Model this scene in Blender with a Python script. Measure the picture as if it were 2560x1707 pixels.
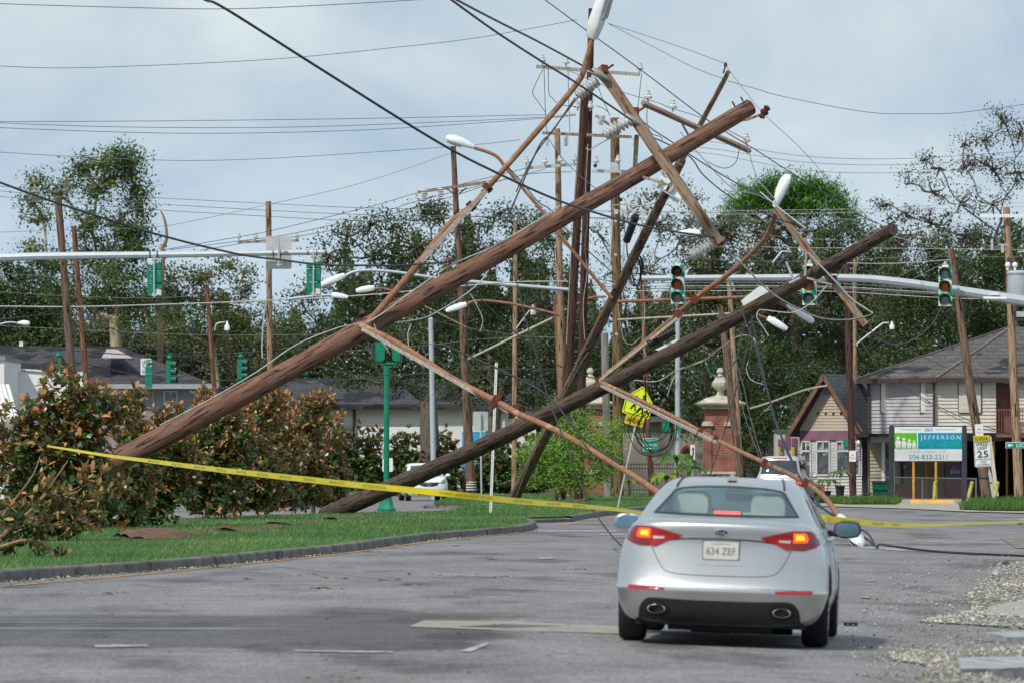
import bpy, bmesh, math, random
import numpy as np
from math import sin, cos, pi, radians, atan2, sqrt, floor
from mathutils import Vector, Matrix, Quaternion, noise
from mathutils.bvhtree import BVHTree
V = Vector
random.seed(7)
RS = np.random.RandomState(11)
SC = bpy.context.scene
for o in list(bpy.data.objects): bpy.data.objects.remove(o)
COL = SC.collection
# ---------------------------------------------------------------- camera, sky, sun, exposure
CAMH = 1.6; FP = 200/36*2560; TH = math.atan(298.5/FP)
cd = bpy.data.cameras.new('camera'); cam = bpy.data.objects.new('camera', cd); COL.objects.link(cam)
cd.lens = 200; cd.sensor_width = 36; cd.sensor_fit = 'HORIZONTAL'; cd.clip_start = 1; cd.clip_end = 6000
cam.location = (0, 0, CAMH); cam.rotation_euler = (pi/2 + TH, 0, 0)
cd.dof.use_dof = True; cd.dof.focus_distance = 135; cd.dof.aperture_fstop = 7.1
SC.camera = cam
SUN = V((-0.52, -0.68, 0.95)).normalized()
sun_az = atan2(SUN.x, SUN.y); sun_el = math.asin(SUN.z)
w = bpy.data.worlds.new('World'); SC.world = w; w.use_nodes = True
nt = w.node_tree; nt.nodes.clear()
def N(nt, t, **k):
    n = nt.nodes.new(t)
    for a, b in k.items():
        if a == 'i':
            for s, v in b.items(): n.inputs[s].default_value = v
        else: setattr(n, a, b)
    return n
out = N(nt, 'ShaderNodeOutputWorld'); bg = N(nt, 'ShaderNodeBackground'); bg.inputs[1].default_value = 1.0
sky = N(nt, 'ShaderNodeTexSky', sky_type='NISHITA', sun_disc=False, sun_elevation=sun_el, sun_rotation=sun_az, dust_density=1.5)
sm = N(nt, 'ShaderNodeVectorMath', operation='SCALE'); sm.inputs['Scale'].default_value = 0.085
tc = N(nt, 'ShaderNodeTexCoord'); mp = N(nt, 'ShaderNodeMapping'); mp.inputs['Scale'].default_value = (8, 8, 17); mp.inputs['Location'].default_value = (1.3, 0.2, 0.35)
ns = N(nt, 'ShaderNodeTexNoise', i={'Scale': 1.5, 'Detail': 6.0, 'Roughness': .5, 'Distortion': .35})
cr = N(nt, 'ShaderNodeValToRGB'); cr.color_ramp.elements[0].position = .36; cr.color_ramp.elements[1].position = .64
cr.color_ramp.elements[0].color = (.375, .50, .665, 1); cr.color_ramp.elements[1].color = (.69, .775, .815, 1)
sep = N(nt, 'ShaderNodeSeparateXYZ'); mr = N(nt, 'ShaderNodeMapRange', i={'From Min': 0.0, 'From Max': .075, 'To Min': 0, 'To Max': 1})
grd = N(nt, 'ShaderNodeValToRGB'); grd.color_ramp.elements[0].color = (.66, .80, .97, 1); grd.color_ramp.elements[1].color = (1.0, 1.0, .97, 1)
mul = N(nt, 'ShaderNodeMix', data_type='RGBA', blend_type='MULTIPLY'); mul.inputs[0].default_value = 1
mx = N(nt, 'ShaderNodeMix', data_type='RGBA'); mx.inputs[0].default_value = .93
L = nt.links.new
L(tc.outputs['Generated'], mp.inputs[0]); L(mp.outputs[0], ns.inputs['Vector']); L(ns.outputs['Fac'], cr.inputs[0])
L(tc.outputs['Generated'], sep.inputs[0]); L(sep.outputs['Z'], mr.inputs[0]); L(mr.outputs[0], grd.inputs[0])
L(cr.outputs[0], mul.inputs[6]); L(grd.outputs[0], mul.inputs[7])
L(sky.outputs[0], sm.inputs[0]); L(sm.outputs[0], mx.inputs[6]); L(mul.outputs[2], mx.inputs[7]); L(mx.outputs[2], bg.inputs[0]); L(bg.outputs[0], out.inputs[0])
sl = bpy.data.lights.new('sun', 'SUN'); so = bpy.data.objects.new('sun', sl); COL.objects.link(so)
sl.energy = 3.3; sl.angle = radians(3); sl.color = (1, .95, .87)
so.rotation_euler = SUN.to_track_quat('Z', 'Y').to_euler(); so.location = (0, 0, 60)
SC.render.engine = 'CYCLES'
SC.view_settings.view_transform = 'Standard'; SC.view_settings.look = 'None'; SC.view_settings.exposure = 0.1; SC.view_settings.gamma = 1
try: SC.view_settings.use_curve_mapping = False
except Exception: pass
SC.cycles.max_bounces = 6; SC.cycles.transparent_max_bounces = 12
# ---------------------------------------------------------------- geometry helpers
def smooth(a, b, x):
    t = min(1, max(0, (x-a)/(b-a))); return t*t*(3-2*t)
def gh(x, y):
    k = 1 - smooth(60, 105, y)
    return k*(-.036)*(max(-1.6, min(6, x-1.85)))
def at(px, py, Y):
    x = (px-1280)/FP; y = (853.5-py)/FP
    d = V((x, cos(TH)-y*sin(TH), sin(TH)+y*cos(TH)))
    return V((0, 0, CAMH)) + d*(Y/d.y)
def gr(px, py, dz=0):
    z = 0
    for _ in range(6):
        Y = FP*(CAMH-z)/(py-1152.0); p = at(px, py, Y); z = gh(p.x, p.y)
    return V((p.x, p.y, z+dz))
def gY(px, Y, dz=0):
    p = at(px, 1152, Y); return V((p.x, Y, gh(p.x, Y)+dz))
WM = {}
SPLIT = {'bracket', 'clamp', 'insulator', 'cable_clamp', 'bolt', 'bolt_head', 'brace', 'crossarm', 'strain_insulator', 'conduit', 'bushing', 'wheel', 'wheels', 'reflector_band', 'legs', 'yellow_curtains', 'mauve_panels', 'panes', 'family_figures', 'strap', 'cable_terminals', 'door_frame', 'fuse_holder', 'front_wall_', 'ridge_cap'}
def tag(o, label=None, cat=None, group=None, kind=None):
    if label: o['label'] = label
    if cat: o['category'] = cat
    if group: o['group'] = group
    if kind: o['kind'] = kind
    return o
def thing(name, label, cat, loc, group=None, rot=None):
    o = bpy.data.objects.new(name, None); COL.objects.link(o); o.empty_display_size = .3
    M = Matrix.Translation(V(loc))
    if rot is not None: M = M @ rot.to_4x4()
    o.matrix_world = M; WM[o.name] = M
    return tag(o, label, cat, group)
def finish(me, smoothang):
    if smoothang:
        me.polygons.foreach_set('use_smooth', [True]*len(me.polygons))
        try: me.set_sharp_from_angle(angle=radians(smoothang))
        except Exception: pass
def place(name, me, parent, M):
    o = bpy.data.objects.new(name, me); COL.objects.link(o)
    if parent is not None:
        o.parent = parent; o.matrix_local = WM[parent.name].inverted() @ M
    else: o.matrix_world = M
    WM[o.name] = M
    return o
class MB:
    def __init__(s): s.v = []; s.f = []; s.m = []; s.mi = 0
    def add(s, vs, fs):
        b = len(s.v); s.v += [V(a) for a in vs]
        for f in fs: s.f.append([b+i for i in f]); s.m.append(s.mi)
        return s
    def box(s, c, sz, R=None):
        c = V(c); x, y, z = [a/2 for a in sz]
        vs = [V((i*x, j*y, k*z)) for k in (-1, 1) for j in (-1, 1) for i in (-1, 1)]
        if R is not None: vs = [R @ a for a in vs]
        return s.add([c+a for a in vs], [(0, 2, 3, 1), (4, 5, 7, 6), (0, 1, 5, 4), (2, 6, 7, 3), (0, 4, 6, 2), (1, 3, 7, 5)])
    def b2(s, x0, x1, y0, y1, z0, z1): return s.box(((x0+x1)/2, (y0+y1)/2, (z0+z1)/2), (abs(x1-x0), abs(y1-y0), abs(z1-z0)))
    def pbox(s, a, b, c, d, Y, dep):
        p = at(a, d, Y); q = at(c, b, Y); return s.b2(p.x, q.x, Y, Y+dep, p.z, q.z)
    def beam(s, p0, p1, w, h, up=(0, 0, 1)):
        p0 = V(p0); p1 = V(p1); d = (p1-p0).normalized(); up = V(up)
        if abs(d.dot(up)) > .98: up = V((0, 1, 0))
        r = d.cross(up).normalized(); u = r.cross(d)
        vs = []
        for p in (p0, p1):
            for (i, j) in ((-1, -1), (1, -1), (1, 1), (-1, 1)): vs.append(p + r*(i*w/2) + u*(j*h/2))
        return s.add(vs, [(3, 2, 1, 0), (4, 5, 6, 7), (0, 1, 5, 4), (1, 2, 6, 5), (2, 3, 7, 6), (3, 0, 4, 7)])
    def tube(s, pts, r, seg=8, cap=True):
        pts = [V(p) for p in pts]; n = len(pts)
        if not hasattr(r, '__len__'): r = [r]*n
        b = len(s.v); pr = None
        for i, p in enumerate(pts):
            d = (pts[min(i+1, n-1)] - pts[max(i-1, 0)]).normalized()
            if pr is None:
                a = V((0, 0, 1)) if abs(d.z) < .9 else V((1, 0, 0))
                u = d.cross(a).normalized()
            else:
                u = (pr - d*pr.dot(d)).normalized()
            pr = u; w_ = d.cross(u)
            for k in range(seg):
                t = 2*pi*k/seg; s.v.append(p + (u*cos(t)+w_*sin(t))*r[i])
        for i in range(n-1):
            for k in range(seg):
                k2 = (k+1) % seg
                s.f.append([b+i*seg+k, b+i*seg+k2, b+(i+1)*seg+k2, b+(i+1)*seg+k]); s.m.append(s.mi)
        if cap:
            s.f.append([b+k for k in range(seg)][::-1]); s.m.append(s.mi)
            s.f.append([b+(n-1)*seg+k for k in range(seg)]); s.m.append(s.mi)
        return s
    def lathe(s, prof, o=(0, 0, 0), ax=(0, 0, 1), seg=16, sq=None):
        o = V(o); ax = V(ax).normalized(); q = V((0, 0, 1)).rotation_difference(ax)
        b = len(s.v); n = len(prof)
        for (r, z) in prof:
            for k in range(seg):
                t = 2*pi*(k+.5)/seg; s.v.append(o + q @ V((r*cos(t), r*sin(t), z)))
        for i in range(n-1):
            for k in range(seg):
                k2 = (k+1) % seg
                s.f.append([b+i*seg+k, b+i*seg+k2, b+(i+1)*seg+k2, b+(i+1)*seg+k]); s.m.append(s.mi)
        s.f.append([b+k for k in range(seg)][::-1]); s.m.append(s.mi)
        s.f.append([b+(n-1)*seg+k for k in range(seg)]); s.m.append(s.mi)
        return s
    def ball(s, c, r, seg=12, sc=(1, 1, 1)):
        n = seg//2+1; i0 = len(s.v)
        s.lathe([(max(.001, sin(pi*i/(n-1)))*r, -cos(pi*i/(n-1))*r) for i in range(n)], (0, 0, 0), (0, 0, 1), seg)
        for i in range(i0, len(s.v)): a = s.v[i]; s.v[i] = V(c)+V((a.x*sc[0], a.y*sc[1], a.z*sc[2]))
        return s
    def prism(s, poly, vec):
        poly = [V(p) for p in poly]; vec = V(vec); n = len(poly)
        vs = poly + [p+vec for p in poly]
        return s.add(vs, [list(range(n))[::-1], list(range(n, 2*n))] + [[i, (i+1) % n, n+(i+1) % n, n+i] for i in range(n)])
    def xf(s, i0, M):
        for i in range(i0, len(s.v)): s.v[i] = M @ s.v[i]
        return s
    def groups(s, pad=.03):
        par = list(range(len(s.v)))
        def fd(a):
            while par[a] != a: par[a] = par[par[a]]; a = par[a]
            return a
        for f in s.f:
            r = fd(f[0])
            for i in f[1:]: par[fd(i)] = r
        cs = {}
        for k, f in enumerate(s.f): cs.setdefault(fd(f[0]), []).append(k)
        bb = []
        for c in cs.values():
            P = [s.v[i] for k in c for i in s.f[k]]; bb.append([c, [min(p[j] for p in P)-pad for j in range(3)], [max(p[j] for p in P)+pad for j in range(3)]])
        done = False
        while not done:
            done = True
            for i in range(len(bb)):
                for j in range(i+1, len(bb)):
                    a, b = bb[i], bb[j]
                    if all(a[1][q] < b[2][q] and b[1][q] < a[2][q] for q in range(3)):
                        bb[i] = [a[0]+b[0], [min(a[1][q], b[1][q]) for q in range(3)], [max(a[2][q], b[2][q]) for q in range(3)]]; bb.pop(j); done = False; break
                if not done: break
        return [b[0] for b in bb]
    def build(s, name, mats, parent=None, local=False, sm_=0, M=None, label=None):
        if name in SPLIT and parent is not None:
            gs = s.groups()
            if len(gs) > 1:
                for g in gs:
                    m = MB(); used = sorted({i for k in g for i in s.f[k]}); ix = {a: i for i, a in enumerate(used)}; m.v = [s.v[i] for i in used]; m.f = [[ix[i] for i in s.f[k]] for k in g]; m.m = [s.m[k] for k in g]; o = m.build1(name, mats, parent, local, sm_, M, label)
                return o
        return s.build1(name, mats, parent, local, sm_, M, label)
    def build1(s, name, mats, parent=None, local=False, sm_=0, M=None, label=None):
        if not isinstance(mats, (list, tuple)): mats = [mats]
        if M is None:
            if parent is not None: M = WM[parent.name]
            else:
                lo = V((min(a.x for a in s.v), min(a.y for a in s.v), min(a.z for a in s.v))); hi = V((max(a.x for a in s.v), max(a.y for a in s.v), 0))
                M = Matrix.Translation(V(((lo.x+hi.x)/2, (lo.y+hi.y)/2, lo.z)))
        if not local:
            Mi = M.inverted(); vs = [Mi @ a for a in s.v]
        else: vs = s.v
        me = bpy.data.meshes.new(name); me.from_pydata([tuple(a) for a in vs], [], s.f)
        for m in mats: me.materials.append(m)
        if len(mats) > 1: me.polygons.foreach_set('material_index', s.m)
        me.validate(); me.update(); finish(me, sm_)
        o = place(name, me, parent, M)
        if label: o['label'] = label
        return o
def dup(root, M, label=None, group=None):
    r = root.copy(); COL.objects.link(r); r.matrix_world = M; WM[r.name] = M
    if label: r['label'] = label
    if group: r['group'] = group
    for ch in list(root.children):
        c = ch.copy(); COL.objects.link(c); c.parent = r; c.matrix_local = ch.matrix_local.copy()
        for g in list(ch.children):
            d = g.copy(); COL.objects.link(d); d.parent = c; d.matrix_local = g.matrix_local.copy()
    return r
TXT = {}
def text(mb, s, M, w, h):
    """lettering as faces, fitted into w x h, centred on M (x right, y up)"""
    if s not in TXT:
        cu = bpy.data.curves.new('t', 'FONT'); cu.body = s; cu.resolution_u = 3; cu.fill_mode = 'FRONT'
        ob = bpy.data.objects.new('t', cu); COL.objects.link(ob); dg = bpy.context.evaluated_depsgraph_get()
        me = bpy.data.meshes.new_from_object(ob.evaluated_get(dg))
        TXT[s] = ([v.co.copy() for v in me.vertices], [list(p.vertices) for p in me.polygons])
        bpy.data.objects.remove(ob); bpy.data.curves.remove(cu); bpy.data.meshes.remove(me)
    vs, fs = TXT[s]
    if not vs: return
    x0 = min(a.x for a in vs); x1 = max(a.x for a in vs); y0 = min(a.y for a in vs); y1 = max(a.y for a in vs)
    mb.add([M @ V(((a.x-(x0+x1)/2)*w/(x1-x0), (a.y-(y0+y1)/2)*h/(y1-y0), 0)) for a in vs], fs)
def face_cam(p, tilt=0, off=0):
    """frame on a vertical plane facing the camera side: x right, y up, z toward viewer"""
    R = Matrix(((1, 0, 0), (0, 0, -1), (0, 1, 0)))
    return Matrix.Translation(V(p)+V((0, -off, 0))) @ (R @ Matrix.Rotation(tilt, 3, 'Z')).to_4x4()
def rrect(w, h, r, n=5):
    pts = []
    for (cx, cy, a) in ((w/2-r, h/2-r, 0), (-w/2+r, h/2-r, 90), (-w/2+r, -h/2+r, 180), (w/2-r, -h/2+r, 270)):
        for i in range(n+1):
            t = radians(a+90*i/n); pts.append((cx+r*cos(t), cy+r*sin(t)))
    return pts
# ---------------------------------------------------------------- materials
MATS = {}
def mat(name, c1, c2=None, scale=4, rough=.75, metal=0, bump=0, st=(1, 1, 1), spec=.35, lo=.35, hi=.65, det=5, c3=None, s3=1.2, t3=.6, coat=0, w3=.04, st3=None, bd=.02):
    if name in MATS: return MATS[name]
    m = bpy.data.materials.new(name); m.use_nodes = True; nt = m.node_tree; L = nt.links.new
    b = nt.nodes['Principled BSDF']; b.inputs['Roughness'].default_value = rough; b.inputs['Metallic'].default_value = metal
    b.inputs['Specular IOR Level'].default_value = spec; b.inputs['Coat Weight'].default_value = coat
    if c2 is None: c2 = tuple(a*.82 for a in c1)
    tc = N(nt, 'ShaderNodeTexCoord'); mp = N(nt, 'ShaderNodeMapping'); mp.inputs['Scale'].default_value = st
    n = N(nt, 'ShaderNodeTexNoise', i={'Scale': scale, 'Detail': det, 'Roughness': .6})
    r = N(nt, 'ShaderNodeValToRGB'); r.color_ramp.elements[0].position = lo; r.color_ramp.elements[1].position = hi
    r.color_ramp.elements[0].color = (*c2, 1); r.color_ramp.elements[1].color = (*c1, 1)
    L(tc.outputs['Object'], mp.inputs[0]); L(mp.outputs[0], n.inputs['Vector']); L(n.outputs['Fac'], r.inputs[0])
    col = r.outputs[0]
    if c3 is not None:
        mp3 = N(nt, 'ShaderNodeMapping'); mp3.inputs['Scale'].default_value = st3 or st; mp3.inputs['Location'].default_value = (3.7, 1.1, 8.3)
        n3 = N(nt, 'ShaderNodeTexNoise', i={'Scale': s3, 'Detail': 4.0, 'Roughness': .55}); q = N(nt, 'ShaderNodeMapRange', i={'From Min': t3, 'From Max': t3+w3})
        x = N(nt, 'ShaderNodeMix', data_type='RGBA'); x.inputs[7].default_value = (*c3, 1)
        L(tc.outputs['Object'], mp3.inputs[0]); L(mp3.outputs[0], n3.inputs['Vector']); L(n3.outputs['Fac'], q.inputs[0]); L(q.outputs[0], x.inputs[0]); L(col, x.inputs[6]); col = x.outputs[2]
    L(col, b.inputs['Base Color'])
    if bump:
        bp = N(nt, 'ShaderNodeBump', i={'Strength': bump, 'Distance': bd}); L(n.outputs['Fac'], bp.inputs['Height']); L(bp.outputs[0], b.inputs['Normal'])
    MATS[name] = m; return m
def glow(name, c, e, base=(.1, .01, .01)):
    m = mat(name, base, rough=.2); b = m.node_tree.nodes['Principled BSDF']
    b.inputs['Emission Color'].default_value = (*c, 1); b.inputs['Emission Strength'].default_value = e; return m
# wood (object z along the pole)
def wood(name, a, b_, crack=(.02, .012, .009), st=(5, 5, .45)):
    return mat(name, a, b_, 3.2, .88, bump=.55, st=st, lo=.3, hi=.7, det=8, c3=crack, s3=2.6, t3=.565, w3=.02, st3=(st[0]*1.7, st[1]*1.7, st[2]*.8+.15), spec=.15, bd=.03)
WOOD = wood('wood_red_brown', (.24, .135, .096), (.11, .057, .043), crack=(.05, .027, .02), st=(4.2, 4.2, .5))
WOODD = wood('wood_dark_weathered', (.135, .095, .075), (.045, .033, .028), st=(4.5, 4.5, .45))
WOODG = wood('wood_grey_brown', (.25, .17, .125), (.11, .07, .052))
WOODM = wood('wood_maroon_brown', (.115, .06, .047), (.05, .027, .024))
WOODT = wood('wood_tan', (.42, .29, .19), (.25, .165, .105))
WOODO = wood('wood_olive_brown', (.24, .165, .085), (.15, .10, .052))
WOODR = wood('wood_rust_brown', (.27, .135, .085), (.14, .07, .048))
ARM = wood('wood_crossarm', (.36, .28, .205), (.19, .13, .09), crack=(.17, .075, .04), st=(4, 4, .6))
ARMW = wood('wood_crossarm_pale', (.46, .41, .34), (.3, .25, .2), crack=(.2, .15, .11))
RUST = mat('rusty_pipe', (.33, .17, .095), (.18, .085, .05), 9, .8, bump=.2, lo=.3, hi=.7, c3=(.42, .26, .15), s3=2.5, t3=.58, w3=.1)
RUSTD = mat('rusty_clamp', (.18, .05, .025), (.08, .025, .015), 12, .9, bump=.3)
PIPE = mat('weathered_painted_pipe', (.46, .42, .37), (.3, .25, .2), 14, .7, c3=(.30, .17, .10), s3=12, t3=.56, w3=.12)
GALV = mat('galvanised_steel', (.50, .55, .585), (.38, .425, .46), 7, .5, metal=.25, spec=.5, lo=.2, hi=.8, det=8)
GALVD = mat('dull_grey_metal', (.3, .31, .32), (.2, .2, .2), 9, .5, metal=.4)
STEELD = mat('dark_steel', (.06, .06, .065), (.03, .03, .03), 9, .6, metal=.4)
WHITE = mat('white_housing_paint', (.8, .82, .82), (.7, .72, .72), 5, .35, spec=.5)
PORC = mat('grey_white_porcelain', (.62, .63, .62), (.42, .42, .41), 8, .25, spec=.6)
PORCB = mat('brown_porcelain', (.10, .012, .012), (.05, .01, .01), 8, .2, spec=.7)
LENSG = mat('lamp_lens', (.42, .45, .47), (.32, .35, .36), 4, .15, spec=.7)
BLACKR = mat('black_rubber', (.012, .012, .013), (.007, .007, .007), 9, .55)
CABLE = mat('dark_cable', (.035, .038, .045), (.02, .022, .025), 6, .55)
CABLEG = mat('grey_cable', (.20, .205, .21), (.11, .112, .115), 6, .6)
CABLEW = mat('pale_cable', (.5, .49, .46), (.34, .33, .31), 6, .6)
COPP = mat('brownish_wire', (.10, .06, .045), (.05, .035, .03), 6, .6)
GREENP = mat('signal_green_paint', (.0, .215, .125), (.0, .16, .09), 5, .45, spec=.5)
GREENW = mat('peeling_green_paint', (.0, .235, .135), (.0, .16, .095), 4, .5, c3=(.62, .66, .64), s3=4.2, t3=.555, w3=.015)
GREENE = mat('peeling_green_edge', (.0, .235, .135), (.0, .16, .095), 4, .5, c3=(.62, .66, .64), s3=7, t3=.47, w3=.02)
YEL = mat('sign_yellow', (.62, .50, .015), (.55, .44, .012), 3, .5)
YELG = mat('fluorescent_yellow_green', (.72, .86, .02), (.66, .8, .02), 3, .5)
YPAINT = mat('yellow_post_paint', (.72, .36, .012), (.5, .24, .01), 5, .6)
BLK = mat('sign_black', (.012, .012, .012), rough=.5)
SGRN = mat('street_sign_green', (.0, .30, .20), (.0, .26, .17), 3, .45)
SWHT = mat('sign_white', (.78, .79, .78), (.7, .71, .7), 3, .45)
SGRY = mat('sign_back_grey', (.55, .555, .55), (.45, .455, .45), 5, .5, metal=.2)
SRED = mat('sign_faded_red', (.62, .2, .2), rough=.5)
# ================================================================ SETTING
def asphalt(name, base, speck=1.0, dark=None, patch=False):
    m = bpy.data.materials.new(name); m.use_nodes = True; nt = m.node_tree; L = nt.links.new; b = nt.nodes['Principled BSDF']
    tc = N(nt, 'ShaderNodeTexCoord')
    def nz(sc, st=(1, 1, 1), det=4, loc=(0, 0, 0)):
        mp = N(nt, 'ShaderNodeMapping'); mp.inputs['Scale'].default_value = st; mp.inputs['Location'].default_value = loc
        n = N(nt, 'ShaderNodeTexNoise', i={'Scale': sc, 'Detail': det, 'Roughness': .6}); L(tc.outputs['Object'], mp.inputs[0]); L(mp.outputs[0], n.inputs['Vector']); return n.outputs['Fac']
    def rng(s, a, b_, c, d):
        r = N(nt, 'ShaderNodeMapRange', i={'From Min': a, 'From Max': b_, 'To Min': c, 'To Max': d}); L(s, r.inputs[0]); return r.outputs[0]
    def mul(a, b_):
        r = N(nt, 'ShaderNodeMath', operation='MULTIPLY'); L(a, r.inputs[0]); L(b_, r.inputs[1]); return r.outputs[0]
    f1 = rng(nz(30, (1, .6, 1), 7), .36, .64, 1-.5*speck, 1+.5*speck)          # stone speckle
    f1 = mul(f1, rng(nz(7, (1, .3, 1), 5, (4, 4, 0)), .3, .7, .88, 1.12))
    f2 = rng(nz(.9, (.5, .22, 1), 6), .35, .68, .76, 1.14)           # long worn streaks
    f3 = rng(nz(1.1, (.55, .16, 1), 5, (9, 3, 0)), .53, .62, 1.0, .58)  # tar and oil stains
    f4 = rng(nz(2.2, (.12, 1.2, 1), 4, (2, 7, 0)), .56, .62, 1.0, .70)  # tyre sweeps across
    vo = N(nt, 'ShaderNodeTexVoronoi', feature='DISTANCE_TO_EDGE', i={'Scale': .22}); mp = N(nt, 'ShaderNodeMapping'); dn = N(nt, 'ShaderNodeTexNoise', i={'Scale': 1.3, 'Detail': 5.0})
    ad = N(nt, 'ShaderNodeVectorMath', operation='MULTIPLY_ADD'); ad.inputs[1].default_value = (1.6, 1.6, 0); L(tc.outputs['Object'], dn.inputs['Vector']); L(dn.outputs['Color'], ad.inputs[0]); L(tc.outputs['Object'], ad.inputs[2]); L(ad.outputs[0], vo.inputs['Vector'])
    f5 = rng(vo.outputs[0], .0, .006, .55, 1.0)
    f = mul(mul(mul(f1, f2), mul(f3, f4)), f5)
    if patch:  # a darker resurfaced and oil-wet area across the near lanes
        sp = N(nt, 'ShaderNodeSeparateXYZ'); dn2 = N(nt, 'ShaderNodeTexNoise', i={'Scale': .55, 'Detail': 6.0, 'Roughness': .6}); mp2 = N(nt, 'ShaderNodeMapping'); mp2.inputs['Scale'].default_value = (.6, .35, 1); L(tc.outputs['Object'], mp2.inputs[0]); L(mp2.outputs[0], dn2.inputs['Vector'])
        ad2 = N(nt, 'ShaderNodeVectorMath', operation='MULTIPLY_ADD'); ad2.inputs[1].default_value = (3.2, 6.5, 0); L(dn2.outputs['Color'], ad2.inputs[0]); L(tc.outputs['Object'], ad2.inputs[2]); L(ad2.outputs[0], sp.inputs[0])
        m1 = mul(rng(sp.outputs['Y'], 49.6, 50.3, 0, 1), rng(sp.outputs['Y'], 60.2, 61.8, 1, 0)); m1 = mul(m1, rng(sp.outputs['X'], 1.3, 1.9, 1, 0)); f = mul(f, rng(m1, 0, 1, 1, .50))
        st_ = rng(nz(.8, (.18, 1.5, 1), 5, (3, 3, 0)), .52, .6, 0, 1); wt = mul(mul(rng(sp.outputs['Y'], 53.5, 55, 0, 1), rng(sp.outputs['Y'], 59.5, 60.5, 1, 0)), mul(st_, rng(sp.outputs['X'], -1.5, .5, 1, 0)))
        L(rng(wt, 0, 1, .8, .16), b.inputs['Roughness'])
    c = N(nt, 'ShaderNodeVectorMath', operation='SCALE'); c.inputs[0].default_value = base; L(f, c.inputs['Scale']); L(c.outputs[0], b.inputs['Base Color'])
    b.inputs['Roughness'].default_value = .8; b.inputs['Specular IOR Level'].default_value = .3
    bp = N(nt, 'ShaderNodeBump', i={'Strength': .35, 'Distance': .01}); L(f1, bp.inputs['Height']); L(bp.outputs[0], b.inputs['Normal'])
    return m
ASPH = asphalt('asphalt_worn', (.205, .196, .199), patch=True); ASPD = asphalt('asphalt_dark_patch', (.125, .125, .138), .7)
CONC = mat('concrete_pale', (.40, .37, .31), (.24, .22, .19), 2.5, .85, bump=.2, det=8, c3=(.16, .15, .13), s3=1.4, t3=.6)
KERB = mat('kerb_concrete', (.19, .18, .16), (.095, .092, .085), 1.6, .9, bump=.4, det=9, c3=(.05, .05, .045), s3=3.5, t3=.56, w3=.08)
DIRT = mat('dirt_ground', (.16, .13, .09), (.08, .075, .045), .8, .95, det=9, c3=(.05, .085, .025), s3=.3, t3=.5, w3=.1)
SOIL = mat('lawn_soil', (.055, .115, .022), (.035, .07, .018), .6, .95, det=8, c3=(.11, .09, .045), s3=.35, t3=.66, w3=.06)
MULCH = mat('mulch', (.20, .10, .06), (.06, .03, .02), 7, .95, bump=.8, det=8)
MARKW = mat('road_paint_white', (.48, .48, .48), (.27, .27, .28), 9, .7, det=9, lo=.4, hi=.6, c3=(.2, .195, .2), s3=6, t3=.47, w3=.06)
MARKY = mat('road_paint_yellow', (.50, .27, .06), (.34, .2, .06), 5, .7, det=9, c3=(.2, .19, .18), s3=3, t3=.6, w3=.06)
GRAVM = mat('gravel_bed', (.27, .25, .21), (.11, .10, .085), 14, .95, bump=.6, det=9, c3=(.075, .07, .05), s3=1.1, t3=.52, w3=.08)
def conform(me_poly, dz, step=3.0, zf=None):
    bm = bmesh.new(); bm.faces.new([bm.verts.new((p[0], p[1], 0)) for p in me_poly]); bmesh.ops.triangulate(bm, faces=bm.faces[:])
    for _ in range(9):
        es = [e for e in bm.edges if e.calc_length() > step and min(e.verts[0].co.y, e.verts[1].co.y) < 115]
        if not es: break
        bmesh.ops.subdivide_edges(bm, edges=es, cuts=1); bmesh.ops.triangulate(bm, faces=bm.faces[:])
    for v in bm.verts: v.co.z = gh(v.co.x, v.co.y) + (zf(v.co) if zf else dz)
    bmesh.ops.recalc_face_normals(bm, faces=bm.faces[:])
    if sum(f.normal.z for f in bm.faces) < 0: bmesh.ops.reverse_faces(bm, faces=bm.faces[:])
    return bm
def sheet(name, poly, dz, m, px=True, kind='structure', label=None, cat=None, group=None, step=3.0, zf=None, thick=0):
    P = [gr(*p) if px else V((p[0], p[1], 0)) for p in poly]
    bm = conform(P, dz, step, zf)
    if thick:
        r = bmesh.ops.extrude_face_region(bm, geom=bm.faces[:]); bmesh.ops.translate(bm, vec=(0, 0, -thick), verts=[e for e in r['geom'] if isinstance(e, bmesh.types.BMVert)])
        bmesh.ops.recalc_face_normals(bm, faces=bm.faces[:])
    me = bpy.data.meshes.new(name); bm.to_mesh(me); bm.free(); me.materials.append(m)
    o = place(name, me, None, Matrix()); tag(o, label, cat, group, kind); return o
mb = MB(); R_ = 3000
mb.add([(-R_, -60, -.32), (R_, -60, -.32), (R_, 3500, -.32), (-R_, 3500, -.32)], [(0, 1, 2, 3)]); tag(mb.build('ground', DIRT, M=Matrix()), kind='structure')
sheet('road', [(-45, 8), (70, 8), (70, 268), (-60, 268)], 0, ASPH, px=False, step=2.5)
sheet('back_verge_ground', [(-80, 268.1), (90, 268.1), (300, 700), (-300, 700)], 0, DIRT, px=False)
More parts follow.
